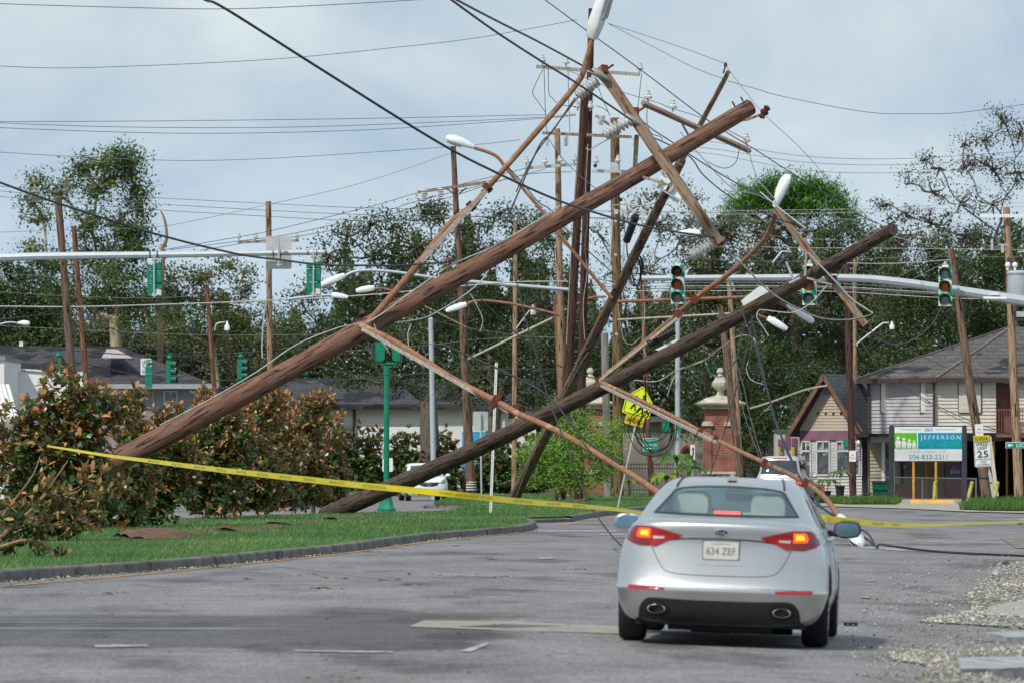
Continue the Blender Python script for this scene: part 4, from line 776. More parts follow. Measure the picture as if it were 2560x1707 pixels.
mb = MB(); mb.beam(at(1632, 462, 176.2), at(1712, 508, 176.2), .05, .05); mb.beam(at(1640, 445, 176.5), at(1700, 470, 176.5), .05, .05); mb.build('bracket', GALV, TP)
mb = MB(); insul(mb, at(1566, 603, 182), at(1590, 540, 181), .13, 12, .8); mb.build('spring_guard', RIB, TP, sm_=40)
part_tube('riser_cable', [(1665, 455), (1640, 505), (1600, 515), (1560, 512), (1530, 515)], 177, 183, .02, CABLEW, TP, 6); part_tube('riser_cable', [(1570, 575), (1567, 620), (1573, 660), (1590, 715), (1604, 720), (1600, 660), (1587, 630)], 184, 184, .025, BLACKR, TP, 6)
mb = MB()
for k, (dx, dy) in enumerate(((0, 0), (5, 3), (-4, 6), (2, -5))): P = [at(1590+dx+15*cos(t), 674+dy+(42-3*k)*sin(t), 184) for t in [i*pi/8 for i in range(17)]]; mb.tube(P, .022, 6)
mb.build('cable_coil', BLACKR, TP, sm_=50)
mb = MB(); mb.beam(at(1628, 540, 182.2), at(1604, 585, 183), .13, .03); mb.beam(at(1600, 590, 184), at(1588, 620, 184), .13, .03); mb.build('cover_plate', SGRY, TP)
part_tube('ground_wire', [(1470, 880), (1440, 930), (1380, 1040), (1330, 1140), (1290, 1240)], 188, 204, .013, CABLEW, TP, 6)
# ---- standing poles -------------------------------------------------------
UP = 'upright maroon poles bundled in the middle'
A = pole('utility_pole', 'dark maroon-brown pole leaning against its taller twin in the middle', 1400, 214, 1462, 232, 212, .205, .15, WOODM, UP, 21)
Bp = pole('utility_pole', 'tallest maroon-brown pole, right of its twin, its top behind the high lamp head', 1446, 218, 1479, 22, 214, .19, .12, WOODM, UP, 22)
cY = 213.5
mb = MB(); mb.beam(at(1341, 167, cY), at(1600, 187, cY), .14, .12); mb.build('crossarm', ARMW, Bp)
mb = MB(); mb.beam(at(1356, 333, cY), at(1580, 343, cY), .11, .11); mb.build('crossarm', ARM, Bp)
mb = MB()
for (x, y) in ((1356, 161), (1415, 165), (1600, 180), (1444, 276), (1476, 276)): bell(mb, at(x, y, cY-.1), 1.7)
mb.build('insulator', PORC, Bp, sm_=50)
mb = MB(); insul(mb, at(1387, 292, cY-.2), at(1440, 286, cY-.2), .09, 14, .4); insul(mb, at(1488, 288, cY-.2), at(1526, 314, cY-.2), .09, 12, .4); insul(mb, at(1414, 366, cY-.2), at(1415, 340, cY-.2), .11, 6, .5); insul(mb, at(1368, 366, cY-.2), at(1368, 340, cY-.2), .07, 6, .5); insul(mb, at(1585, 366, cY-.2), at(1586, 340, cY-.2), .07, 6, .5); mb.build('strain_insulator', PORC, Bp, sm_=50)
mb = MB(); insul(mb, at(1500, 312, cY-.4), at(1508, 288, cY-.4), .13, 5, .6); mb.build('insulator', PORC, Bp, sm_=50)
for k, pts in enumerate(([(1360, 170), (1364, 290), (1368, 335)], [(1420, 175), (1422, 260), (1425, 330)], [(1604, 185), (1598, 240), (1594, 275)], [(1357, 175), (1337, 215), (1332, 235), (1345, 255), (1364, 282)], [(1371, 165), (1372, 230), (1380, 245), (1400, 262), (1445, 268)], [(1490, 200), (1505, 245), (1525, 290)], [(1490, 265), (1505, 270), (1520, 280)])):
    part_tube('jumper_wire', pts, cY-.2, cY-.2, .013, CABLE, Bp, 5)
mb = MB(); mb.beam(at(1464, 370, cY), at(1473, 376, cY), .06, .05); mb.beam(at(1473, 376, cY), at(1526, 345, cY), .06, .05); mb.build('brace', ARMW, Bp)
P8 = pole('utility_pole', 'tan pole left of the maroon pair, ending below the upper crossarm', 1408, 232, 1393, 322, 230, .17, .12, WOODT, None, 23)
mb = MB(); mb.beam(at(1312, 421, 229.6), at(1440, 411, 229.6), .13, .12); mb.beam(at(1480, 428, 229.6), at(1610, 430, 229.6), .16, .12); mb.build('crossarm', SGRY, P8)
mb = MB()
for (x, y) in ((1316, 414), (1362, 414), (1400, 410), (1436, 408), (1490, 412), (1545, 410)): bell(mb, at(x, y, 229.3), 1.7)
mb.build('insulator', PORC, P8, sm_=50)
P9 = pole('utility_pole', 'thick olive-brown pole with steel conduits right of the maroon pair', 1546, 238, 1537, 295, 236, .225, .19, WOODO, None, 24)
mb = MB(); mb.tube(px3([(1531, 550), (1528, 600), (1524, 670)], 235.5), .035, 8); mb.tube(px3([(1562, 560), (1560, 610), (1555, 670)], 235.5), .035, 8); mb.build('conduit', GALV, P9)
mb = MB()
for (x, y) in ((1539, 553), (1539, 637), (1541, 835), (1536, 416)): mb.box(at(x, y, 235.6), (.10, .06, .10) if y != 416 else (.36, .1, .32))
mb.build('bracket', SGRY, P9)
mb = MB()
for i in range(6): x = 1540+i*22; mb.tube(cat_(px3([(x-10, 520), (x, 526+4*(i % 2)), (x+10, 530)], 235), 3), .02, 5); mb.box(at(x, 530, 235), (.16, .1, .2))
mb.build('cable_terminals', SGRY, P9)
pole('utility_pole', 'dark weathered pole with a gnarled top behind the left traffic mast', 206, 205, 145, 492, 203, .155, .13, WOODG, None, 25)
pole('utility_pole', 'thin rusty-brown pole just right of the gnarled left pole', 240, 222, 185, 566, 220, .13, .10, WOODR, None, 26)
lp = pole('utility_pole', 'thin leaning tan pole with a barn lamp, left of the fallen trunk', 556, 235, 517, 712, 234, .13, .08, WOODR, None, 27)
part_tube('lamp_arm', [(537, 826), (540, 812), (550, 807), (562, 806)], 233.6, 233.6, .03, GALV, lp, 6); mb = MB(); mb.lathe([(.11, -.16), (.12, 0), (.05, .1), (.03, .22)], at(568, 816, 233.6), (0, 0, 1), 12); mb.build('lamp_head', WHITE, lp, sm_=40)
lp = pole('utility_pole', 'straight tan pole behind the grey back of the mast-arm sign', 678, 232, 671, 504, 230, .13, .115, WOODT, None, 28)
mb = MB(); mb.beam(at(594, 606, 229.7), at(747, 602, 229.7), .12, .1); mb.build('crossarm', ARMW, lp)
mb = MB()
for x in (597, 639, 742): bell(mb, at(x, 600, 229.6), 1.3)
mb.build('insulator', PORC, lp, sm_=50); part_tube('conduit', [(668, 735), (660, 790), (655, 860), (656, 895)], 229.6, 229.6, .03, GALV, lp, 6)
lp = pole('utility_pole', 'weathered pole with reflector bands at its foot and a slanting crossarm', 1180, 228, 1133, 366, 226, .21, .105, WOODG, None, 29)
mb = MB(); mb.beam(at(1044, 481, 225.5), at(1232, 454, 225.5), .14, .12); mb.build('crossarm', ARM, lp)
mb = MB()
for (x, y) in ((1060, 482), (1101, 478), (1222, 462)): insul(mb, at(x, y+20, 225.2), at(x, y-8, 225.2), .16, 5, .5)
mb.build('insulator', PORC, lp, sm_=50); mb = MB(); mb.beam(at(1118, 474, 225.4), at(1138, 487, 225.4), .05, .05); mb.beam(at(1166, 470, 225.4), at(1148, 485, 225.4), .05, .05); mb.build('brace', STEELD, lp)
mb = MB()
for y in (1145, 1151, 1158, 1204, 1210, 1217, 1223): mb.lathe([(.215, -.018), (.215, .018)], at(1178, y, 227.9), (0, 0, 1), 16)
mb.build('reflector_band', SWHT, lp); part_tube('conduit', [(1152, 706), (1160, 850), (1166, 980), (1170, 1110)], 227.6, 227.6, .035, mat('white_conduit', (.5, .5, .48), rough=.5), lp, 6)
lp = pole('utility_pole', 'thin pale pole seen between the two fallen poles', 1285, 240, 1289, 550, 240, .125, .085, WOODT, None, 30)
part_tube('lamp_arm', [(1290, 822), (1310, 795), (1325, 775)], 239.7, 239.7, .03, GALV, lp, 6); mb = MB(); mb.lathe([(.12, -.2), (.13, -.05), (.06, .08), (.05, .22)], at(1333, 775, 239.7), (0, 0, 1), 12); mb.build('lamp_head', SGRY, lp, sm_=40)
pole('utility_pole', 'broken reddish pole stub left of the maroon pair', 1418, 236, 1392, 738, 236, .2, .17, WOODR, None, 31)
pole('utility_pole', 'grey sawn-off pole stub beside the olive pole', 1521, 232, 1511, 832, 232, .17, .155, mat('wood_silver_grey', (.28, .26, .25), (.16, .15, .14), 3, .9, st=(5, 5, .5), bump=.4), None, 32)
pole('utility_pole', 'thin red-brown pole behind the yellow crossing sign', 1628, 236, 1604, 700, 236, .11, .085, WOODR, None, 33)
pole('utility_pole', 'leaning brown pole in front of the brick pillar', 1858, 224, 1801, 766, 224, .16, .12, WOODG, None, 34); pole('utility_pole', 'paler pole crossing behind the one at the brick pillar', 1856, 236, 1823, 702, 236, .13, .10, WOODT, None, 35)
rp = pole('utility_pole', 'dark straight pole in front of the gabled house with a no parking sign', 2133, 236, 2115, 660, 236, .155, .12, WOODM, None, 36); pole('utility_pole', 'thin pale pole just behind the dark one at the gabled house', 2137, 250, 2137, 642, 250, .10, .08, WOODT, None, 37)
part_tube('lamp_arm', [(2143, 865), (2143, 858), (2207, 808), (2222, 807)], 235.6, 235.6, .035, GALV, rp, 6, 0); mb = MB(); mb.lathe([(.10, -.18), (.11, -.04), (.05, .06), (.05, .14)], at(2230, 812, 235.6), (0, 0, 1), 12); mb.build('lamp_head', WHITE, rp, sm_=40)
pole('utility_pole', 'brown pole leaning left behind the speed limit sign', 2470, 206, 2376, 622, 206, .20, .12, WOODG, None, 38)
rp = pole('utility_pole', 'tan pole with transformer at the right edge', 2548, 214, 2516, 519, 214, .185, .125, WOODT, None, 39)
mb = MB(); mb.beam(at(2450, 540, 213.7), at(2610, 540, 213.7), .1, .12); mb.build('crossarm', SWHT, rp)
mb = MB(); c = at(2547, 720, 213.2); mb.lathe([(.02, -.62), (.40, -.6), (.42, -.55), (.42, .5), (.46, .52), (.46, .58), (.38, .64), (.02, .66)], c, (0, 0, 1), 24); tr_ = mb.build('transformer', GALV, rp, sm_=40)
mb = MB()
for x in (-.42, -.15, .3): mb.ball(c+V((x, -.1, .85)), .11, 10); mb.lathe([(.05, 0), (.05, .15)], c+V((x, -.1, .66)), (0, 0, 1), 8)
mb.build('bushing', WHITE, tr_, sm_=60)
mb = MB(); mb.box(at(2555, 790, 213), (.62, .25, .36)); fl = mb.build('floodlight', STEELD, rp); mb = MB(); mb.box(at(2555, 786, 212.85), (.42, .02, .2)); mb.build('lens', LENSG, fl)
mb = MB(); mb.box(at(2480, 612, 213.5), (.08, .08, .4)); mb.box(at(2507, 612, 213.5), (.34, .06, .05)); mb.box(at(2506, 622, 213.5), (.1, .08, .3)); mb.build('fuse_holder', SGRY, rp)
# steel poles
def steelpole(label, bx, tx, ty, Y, r): t = thing('steel_pole', label, 'signal pole', gY(bx, Y)); mb = MB(); mb.tube([gY(bx, Y), at(tx, ty, Y)], [r, r*.85], 14); mb.lathe([(r*.9, 0), (r*.9, .05), (.02, .12)], at(tx, ty, Y), (0, 0, 1), 14); mb.build('shaft', GALV, t, sm_=40); return t
t = steelpole('grey steel pole among the young magnolias', 1085, 1077, 800, 236, .12)
mb = MB()
for k in range(3): mb.tube([at(1090+(7-k)*cos(a), 818+(11-k)*sin(a), 235.7) for a in [i*pi/6 for i in range(13)]], .02, 6)
mb.build('cable_coil', BLACKR, t, sm_=50)
SPt = steelpole('grey steel signal pole between the crossing sign and the brick pillar', 1694, 1694, 800, 232, .115)
mb = MB(); mb.box(at(1665, 1067, 231.7), (.32, .3, .36)); mb.box(at(1696, 1065, 231.6), (.22, .3, .34)); mb.beam(at(1660, 1053, 231.7), at(1700, 1053, 231.7), .05, .06); mb.beam(at(1660, 1080, 231.7), at(1690, 1080, 231.7), .05, .06); mb.build('pedestrian_signal', GREENP, SPt)
# loose pipes and brackets seen among the poles
def loosearm(label, pts, Y, r, m, name='pipe_arm', group=None): P = cat_(px3(pts, Y), 4) if len(pts) > 2 else px3(pts, Y); return tag(MB().tube(P, r, 8).build(name, m, sm_=50), label, 'pipe', group)
loosearm('grey pipe arm reaching left from the maroon poles', [(1156, 703), (1427, 725)], 216, .07, GALV)
loosearm('horizontal rusty pipe passing behind the first traffic light', [(1530, 755), (1868, 743)], 190, .055, RUST)
loosearm('lower horizontal pipe ending at the olive pole', [(1544, 800), (1827, 784)], 230, .045, PIPE)
loosearm('white and rusty pipe rising to the broken stub', [(1170, 898), (1382, 795)], 222, .05, PIPE)
loosearm('slim brown stick hanging left of the weathered pole', [(1050, 760), (1165, 818)], 222, .035, ARM)
loosearm('broken rusty pipe pointing at the gabled house', [(1875, 1021), (1935, 1002), (2010, 975), (2068, 963)], 222, .04, PIPE)
loosearm('rusty arm curving up to the right behind the maroon poles', [(1434, 766), (1475, 745), (1515, 742)], 226, .05, RUST)
def lamp(label, arm, Y, p0, p1, wd, ht, box=False, m=RUST, r=.045, up=(0, -.25, 1)):
    b = px3(arm, Y)[-1]; t = thing('street_lamp', label, 'street lamp', b, 'street lamp heads hanging among the poles'); MB().tube(cat_(px3(arm, Y), 4), r, 8).build('arm', m, t, sm_=50); cobra('lamp_head', at(*p0, Y), at(*p1, Y), wd, ht, t, box, up); return t
lamp('white cobra lamp high on a curved rusty arm left of the crossing timbers', [(1186, 370), (1238, 389), (1265, 420), (1313, 478), (1362, 537), (1389, 574), (1475, 681), (1530, 746)], 150, (1186, 370), (1114, 345), .36, .26, up=(.3, -.2, 1))
lamp('flat white lamp beside the second hanging traffic signal on the left', [(860, 692), (885, 680), (930, 676), (1000, 682), (1080, 694), (1130, 700)], 170, (863, 690), (801, 714), .3, .2, True, GALV)
lamp('small white lamp above the hinge of the toppled pole', [(935, 722), (960, 722), (985, 730)], 200, (937, 722), (890, 728), .3, .22, True)
lamp('small white lamp at the left end of a rising grey arm', [(830, 738), (790, 740), (720, 748)], 205, (828, 738), (870, 744), .3, .18, True, GALV)
lamp('white lamp under the toppled pole on a long rusty arm', [(1167, 762), (1180, 755), (1216, 752), (1290, 762), (1365, 779), (1401, 789)], 190, (1167, 762), (1115, 778), .34, .2, True)
lamp('white oval lamp beside the lower end of the timber crossarm', [(1694, 588), (1680, 600), (1665, 603), (1640, 590)], 182, (1692, 584), (1752, 584), .3, .22, False, CABLEW, .02, up=(0, -.6, 1))
lamp('lowest white lamp hanging right of the dark pole', [(1896, 787), (1920, 798)], 150, (1918, 797), (1968, 824), .26, .18, True, RUST, .03, up=(.4, -.3, 1))
lamp('white lamp over the roofs at the far left edge', [(-20, 816), (20, 806), (45, 808)], 215, (45, 808), (75, 810), .26, .2, False, GALV, .03)
# ---- traffic mast arms and signals -----------------------------------------
t = thing('signal_mast', 'pale steel mast arm entering from the left edge with two signals', 'mast arm', gY(-260, 158)); mb = MB(); mb.tube([gY(-260, 158), at(-260, 560, 158)], [.2, .16], 14); mb.build('mast', GALV, t, sm_=40)
MB().tube(cat_(px3([(-255, 664), (0, 644), (430, 637), (812, 631)], 158), 4), [.14-.075*i/12 for i in range(13)], 8).build('arm', GALV, t)
mb = MB()
for x in (375, 393, 683, 702, 770, 792): mb.lathe([(.125, -.012), (.125, .012)], at(x, 637, 158), (1, 0, .01), 12)
mb.build('strap', STEELD, t)
t = thing('signal_mast', 'pale steel mast arm curving in from the right edge with three signals', 'mast arm', gY(2760, 150)); mb = MB(); mb.tube([gY(2760, 150), at(2760, 640, 150)], [.22, .18], 14); mb.build('mast', GALV, t, sm_=40)
MB().tube(cat_(px3([(2760, 782), (2560, 753), (2414, 730), (2242, 705), (2104, 695), (1850, 695), (1604, 696)], 150), 4), [.155-.085*i/24 for i in range(25)], 8).build('arm', GALV, t)
mb = MB(); mb.tube([at(2458, 746, 149.7), at(2516, 747, 149.7)], .04, 8); mb.build('camera_bar', SWHT, t); mb = MB(); mb.box(at(2487, 735, 149.8), (.2, .2, .08)); mb.build('bracket', SWHT, t)
LR = glow('lens_red_dull', (.3, .02, .0), .0, (.16, .012, .008)); LO = mat('lens_orange', (.62, .10, .008), (.45, .06, .006), 8, .3); LC = mat('lens_clear', (.30, .33, .34), (.1, .11, .12), 3, .15, spec=.8)
def signal(label, x, y0, y1, Y, lens, yaw=0, group='green three-lamp traffic signals'):
    top = at(x, y0, Y); bot = at(x, y1, Y); h = (top-bot).length; s = h/3; wd = .36*h/1.07; t = thing('traffic_signal', label, 'traffic signal', bot, group, Matrix.Rotation(yaw, 3, 'Z'))
    def lb(mb, name, m, sm=0, lab=None): return mb.build(name, m, t, local=True, M=WM[t.name], sm_=sm, label=lab)
    mb = MB()
    for k in range(3): i0 = len(mb.v); mb.box((0, .09, s*(k+.5)), (wd, .18, s*.965)); mb.box((0, -.008, s*(k+.5)), (wd*1.0, .016, s*.99))
    mb.box((0, .09, h+.02), (wd*.5, .12, .05)); lb(mb, 'housing', GREENE)
    mb = MB(); mb.tube([(0, .09, h), (0, .09, h+.14)], .04, 8); mb.lathe([(.06, 0), (.06, .04)], (0, .09, h+.05), (0, 0, 1), 8); lb(mb, 'mount', GALV)
    for k, m in zip((2, 1, 0), lens):
        r = min(wd, s)*.40; c = V((0, -.02, s*(k+.5))); mb = MB(); mb.lathe([(r, 0), (r*.93, .02), (r*.6, .04), (.01, .05)], c, (0, -1, 0), 18); lb(mb, 'lens', m, 60)
        mb = MB(); vs = []; n = 18; 
        for i in range(n+1):
            a = radians(-40+260*i/n); f = .22*(.35+.65*max(0, sin(a)*.5+.5))
            for (rr, d) in ((r*1.12, 0), (r*1.12, f), (r*1.04, f), (r*1.04, 0)): vs.append(c+V((rr*cos(a), -d, rr*sin(a))))
        fs = [(4*i+k, 4*i+4+k, 4*i+4+(k+1) % 4, 4*i+(k+1) % 4) for i in range(n) for k in range(4)]; mb.add(vs, fs); lb(mb, 'visor', GREENP, 40)
    return t
signal('leftmost signal of the mast-arm trio, clear of the dark pole, red and amber lenses', 1694, 663, 760, 149.4, (LR, LO, LC), -.2)
signal('traffic signal half hidden behind the dark fallen pole', 2023, 664, 763, 149.4, (LR, LO, LC), -.2)
signal('rightmost traffic signal with grey top lens and orange middle lens', 2363, 667, 766, 149.3, (LC, LO, LC), -.15)
def sigback(label, x, y0, y1, Y, w_=38):
    t = thing('traffic_signal', label, 'traffic signal', at(x, y1, Y), 'green signals seen from the back'); a = at(x, y0, Y); b = at(x, y1, Y); h = (a-b).length; mb = MB(); W = w_*Y/FP
    for k in range(3):
        z = b.z+h*(k+.5)/3; mb.box((b.x, Y+.12, z), (W*.95, .2, h/3*.94)); mb.box((b.x-W*.18, Y+.0, z), (W*.5, .1, h/3*.82)); mb.box((b.x+W*.26, Y+.0, z), (W*.36, .08, h/3*.82))
    mb.build('housing', GREENW, t); mb = MB()
    for k in range(3): c = V((b.x, Y+.22, b.z+h*(k+.5)/3)); mb.lathe([(W*.42, 0), (W*.42, .2), (W*.4, .2), (W*.4, .01)], c, (0, 1, 0), 14)
    mb.build('visor', GREENP, t); mb = MB(); mb.tube([(b.x, Y-.08, b.z-.03), (b.x, Y-.08, b.z+h+.1)], .025, 8); mb.box((b.x, Y-.05, b.z+.02), (.14, .08, .05)); mb.box((b.x, Y-.05, b.z+h*.97), (.14, .08, .05)); mb.build('mount_pipe', GALV, t, sm_=40); return t
sigback('peeling green signal seen from behind on the left mast arm, nearer the frame edge', 386, 645, 741, 157.8); sigback('peeling green signal seen from behind at the tip of the left mast arm', 784, 638, 739, 157.8)
def plate(mb, x, y, wpx, hpx, Y, tilt=0, r=.03, th=.012):
    s = FP/Y; M = face_cam(at(x, y, Y), tilt); P = [M @ V((a, b, 0)) for (a, b) in rrect(wpx/s, hpx/s, r)]; mb.prism(P[::-1], (0, th, 0)); return M, s
t = thing('sign', 'large grey back of a sign bolted on the left mast arm', 'sign', at(697, 674, 157.7)); mb = MB(); plate(mb, 697, 632, 64, 82, 158.25, r=.06); mb.build('panel', SGRY, t); mb = MB(); mb.tube([at(697, 597, 157.7), at(697, 667, 157.7)], .03, 8); mb.beam(at(690, 602, 157.7), at(704, 602, 157.7), .03, .04); mb.beam(at(690, 662, 157.7), at(704, 662, 157.7), .03, .04); mb.build('mount_pipe', GALV, t, sm_=40)
def spansig(label, x, y0, y1, Y, kind):
    t = thing('traffic_signal', label, 'traffic signal', at(x, y1, Y), 'small green signals on the far span wire'); s = FP/Y; h = (y1-y0)/s; b = at(x, y1, Y); mb = MB(); W = .3
    if kind == 'back':
        for k in range(3): mb.box((b.x, Y, b.z+h*(k+.5)/3), (W, .22, h/3*.97))
        mb.build('housing', GREENP, t)
    else:
        mb.box((b.x-.05, Y, b.z+h/2), (.2, .3, h)); mb.build('housing', GREENP, t)
        for k in range(3): m2 = MB(); m2.lathe([(.15, 0), (.15, .3), (.13, .3), (.13, .02), (.01, .02)], (b.x+.05, Y, b.z+h*(k+.5)/3), (1, -.35, -.1), 14); m2.build('visor', mat('green_dark_visor', (.01, .09, .055), rough=.5), t, sm_=40)
    mb = MB(); mb.ball((b.x, Y, b.z+h+.12), .13, 10, (1, 1, .8)); mb.box((b.x, Y, b.z+h+.28), (.2, .06, .05)); mb.build('hanger', GREENP, t, sm_=50)
spansig('green signal back just left of the gnarled pole on the span wire', 146, 895, 935, 255, 'back'); spansig('green signal back in front of the left turn sign', 372, 915, 970, 255, 'back')
spansig('green signal in side view against the dark roof', 424, 900, 956, 255, 'side'); spansig('green signal in side view against the scrub, above the shrub tops', 602, 897, 946, 255, 'side'); spansig('single small green signal just under the fallen trunk', 755, 917, 935, 262, 'side')
t = thing('sign', 'white left turn signal sign on the span wire behind a green signal', 'sign', at(365, 936, 256)); mb = MB(); M, s = plate(mb, 365, 916, 27, 40, 256); mb.build('panel', SWHT, t); mb = MB()
for i, w_ in enumerate(('LEFT', 'TURN', 'SIGNAL')): text(mb, w_, M @ Matrix.Translation((0, (12-12*i)/s, .02)), 19/s, 8/s)
mb.build('lettering', BLK, t)
# green post with pedestrian signals
b = gr(966, 1286, .0); b.z = .1; t = thing('signal_post', 'bright green signal post on a flared base with two boxes on top', 'signal post', b); Yg = b.y; s = FP/Yg
mb = MB(); mb.lathe([(.30, 0), (.30, .08), (.27, .12), (.24, .16), (.16, .46), (.165, .5), (.13, .52), (.11, .62)], b, (0, 0, 1), 8); mb.build('base', GREENP, t, sm_=25)
mb = MB(); T = at(967, 915, Yg); mb.tube([b+V((0, 0, .6)), T], [.085, .08], 16); mb.lathe([(.1, -.25), (.1, -.02), (.08, 0)], T, (0, 0, 1), 16); mb.build('post', GREENP, t, sm_=40)
mb = MB(); mb.box(at(967, 908, Yg), (.85, .14, .07)); mb.box(at(967, 857, Yg), (.6, .08, .04)); mb.lathe([(.04, 0), (.07, .03), (.05, .12), (.01, .15)], at(945, 852, Yg), (0, 0, 1), 10); mb.build('bracket', GREENP, t)
for (x, w_) in ((945, 33), (994, 26)):
    c = at(x, 879, Yg); mb = MB(); P = [V((c.x+a, Yg-.14, c.z+z)) for (a, z) in rrect(w_/s, 46/s, .07)]; mb.prism(P, (0, .3, 0)); sg = mb.build('pedestrian_signal', GREENP, t, sm_=30)
    mb = MB(); mb.box((c.x-.14 if w_ > 30 else c.x+.12, Yg, c.z), (.08, .34, 46/s*.96)); mb.build('gasket', STEELD, sg)
t = thing('sign', 'small blank white sign back behind the green signal post', 'sign', gY(969, 230)); mb = MB(); plate(mb, 969, 1161, 26, 34, 229, r=.04); mb.build('panel', SWHT, t); mb = MB(); mb.tube([gY(969, 229.1), at(969, 1150, 229.1)], .03, 6); mb.build('post', GALV, t)
# ---- wires ------------------------------------------------------------------
WG = 'fallen and sagging overhead lines'
def wire(label, pts, Y0, Y1=None, r=.012, m=None, sub=6, name='power_line', cat='wire', group=WG):
    P = px3(pts, Y0, Y1); P = cat_(P, sub) if len(P) > 2 and sub else P; return tag(MB().tube(P, r, 5, False).build(name, m or CABLE, M=Matrix(), sm_=60), label, cat, group)
wire('thick dark cable from the top edge down to the lowest insulator of the timber crossarm', [(470, -30), (512, 0), (566, 24), (800, 172), (1088, 352), (1240, 432), (1393, 501), (1500, 536), (1600, 564), (1700, 582), (1785, 594)], 84, 126, .024, CABLE)
wire('thick dark cable from the left edge dipping to the spool on the toppled pole', [(-40, 440), (0, 457), (145, 509), (379, 583), (585, 634), (700, 650), (800, 662), (907, 664), (1000, 664), (1122, 655)], 90, 123, .021, CABLE)
wire('left one of two cables from the top edge to the middle timber insulator', [(1100, -20), (1128, 0), (1238, 79), (1355, 155), (1444, 210), (1551, 282), (1580, 302)], 90, 126, .022)
wire('right one of two cables from the top edge to the upper timber insulator', [(1110, -20), (1141, 0), (1240, 52), (1355, 110), (1482, 179)], 90, 126, .022)
wire('dark line from the upper crossarm past the sawn pole top to the dark pole tip', [(1330, -20), (1362, 0), (1465, 76), (1603, 176), (1768, 300), (1900, 382), (1963, 423), (2142, 533), (2197, 560)], 140, 137, .014)
wire('line slanting from the timber crossarm over the trunk to the lamp crossarm', [(1482, 179), (1550, 250), (1620, 315), (1679, 355), (1760, 410), (1863, 470), (1937, 498)], 140, 138, .016)
wire('lower parallel line slanting over the trunk to the middle of the lamp crossarm', [(1600, 330), (1716, 386), (1760, 440), (1830, 495), (1932, 543), (2018, 572)], 135, 137.5, .016)
wire('pale line from the right crossarm end down to the white lamp tip', [(1868, 365), (1890, 440), (1912, 470), (1937, 498)], 168, 139, .014, CABLEG); wire('pale line crossing in front of the pine to the lamp crossarm', [(1700, 330), (1760, 400), (1830, 470), (1891, 487), (1938, 510)], 150, 138, .014, CABLEG)
wire('pale line from the lamp crossarm to its brown spool', [(1900, 480), (1960, 530), (2015, 572)], 138, 137, .016, CABLEW)
wire('thin line from the high lamp to the pole-top pin', [(1520, 59), (1617, 90), (1720, 125), (1813, 160)], 200, 170, .012, CABLEG); wire('thin line from the high lamp to below the pole-top pin', [(1520, 59), (1651, 127), (1740, 172), (1806, 196)], 200, 170, .012, CABLEG)
wire('thin line sagging across the upper right sky', [(1820, 203), (1900, 226), (1949, 240), (2104, 271), (2200, 284), (2277, 285), (2400, 282), (2600, 256)], 180, 190, .011, CABLEG)
wire('thin line dropping from the pole-top pin through the splinter spool to the dark pole', [(1814, 165), (1860, 225), (1912, 288), (2000, 370), (2100, 480), (2190, 560)], 170, 137, .010, CABLEG)
wire('topmost thin line at the left', [(-40, 8), (0, 10), (300, 19), (561, 23), (800, 14), (1100, -3)], 150, 150, .012, CABLEG); wire('thin line rising from the left edge to the tallest maroon pole', [(-40, 165), (0, 166), (204, 170), (663, 150), (1000, 118), (1200, 94), (1444, 50)], 190, 213, .012, CABLEG)
for i, p in enumerate(([(-40, 305), (0, 305), (400, 303), (900, 297), (1387, 287)], [(-40, 307), (0, 308), (300, 318), (700, 319), (1100, 306), (1387, 292)], [(-40, 318), (0, 320), (300, 331), (560, 334), (900, 326), (1200, 308), (1387, 294)])): wire(('upper', 'middle', 'lowest')[i]+' of three fine lines ending at the long strain insulator', p, 195, 213, .012, CABLEG)
wire('fine line dipping across the left sky above the tall tree', [(-40, 378), (0, 381), (200, 393), (450, 402), (663, 397), (900, 383), (1180, 363), (1300, 350)], 205, 213, .011, CABLEG)
for i, (a, b_, c_) in enumerate(((466, 509, 524), (478, 526, 541), (492, 541, 543))): wire(('upper', 'middle', 'lower')[i]+' of three fine lines running behind the tan pole and the weathered pole', [(-40, a-4), (0, a), (300, a+(b_-a)*.55), (660, b_), (900, b_+11), (1137, c_), (1372, c_+2), (1500, c_+4), (1760, c_+8+i*2), (2160, c_+6)], 225, 240, .012, CABLEG)
for i, p in enumerate(([(406, 626), (520, 606), (661, 581), (800, 548), (941, 513), (1044, 483), (1150, 462), (1316, 421)], [(425, 625), (560, 608), (700, 590), (800, 570), (941, 536), (1044, 503), (1180, 470), (1362, 424)], [(500, 627), (661, 600), (760, 589), (900, 560), (1044, 516), (1130, 492), (1300, 440), (1430, 430)])): wire(('highest', 'middle', 'lowest')[i]+' of three lines climbing over the mast arm to the slanting crossarm', p, 229, 226, .013)
wire('thin service line rising over the tan pole top to the weathered pole top', [(-40, 583), (0, 581), (150, 576), (379, 569), (520, 545), (660, 514), (855, 471), (1000, 428), (1135, 380)], 228, 226, .010, CABLEG)
wire('pale thick messenger line across the left below the mast arm', [(-40, 766), (0, 766), (200, 767), (517, 758), (700, 750), (800, 746), (975, 733), (1100, 720), (1199, 712), (1300, 705), (1420, 704)], 210, 210, .024, CABLEW)
wire('black cable looping down from the gnarled left pole to the span wire', [(-40, 800), (0, 798), (103, 788), (193, 788), (275, 819), (340, 850), (413, 877), (500, 902), (592, 930)], 204, 250, .02)
wire('span wire carrying the small green signals', [(-40, 862), (0, 864), (150, 873), (315, 886), (436, 890), (560, 885), (663, 877), (751, 866)], 255, 255, .026); wire('lower span wire through the small green signals', [(220, 910), (380, 945), (440, 952), (560, 950), (700, 948), (800, 946), (900, 947), (1000, 938), (1173, 925), (1340, 922), (1480, 924)], 257, 257, .03)
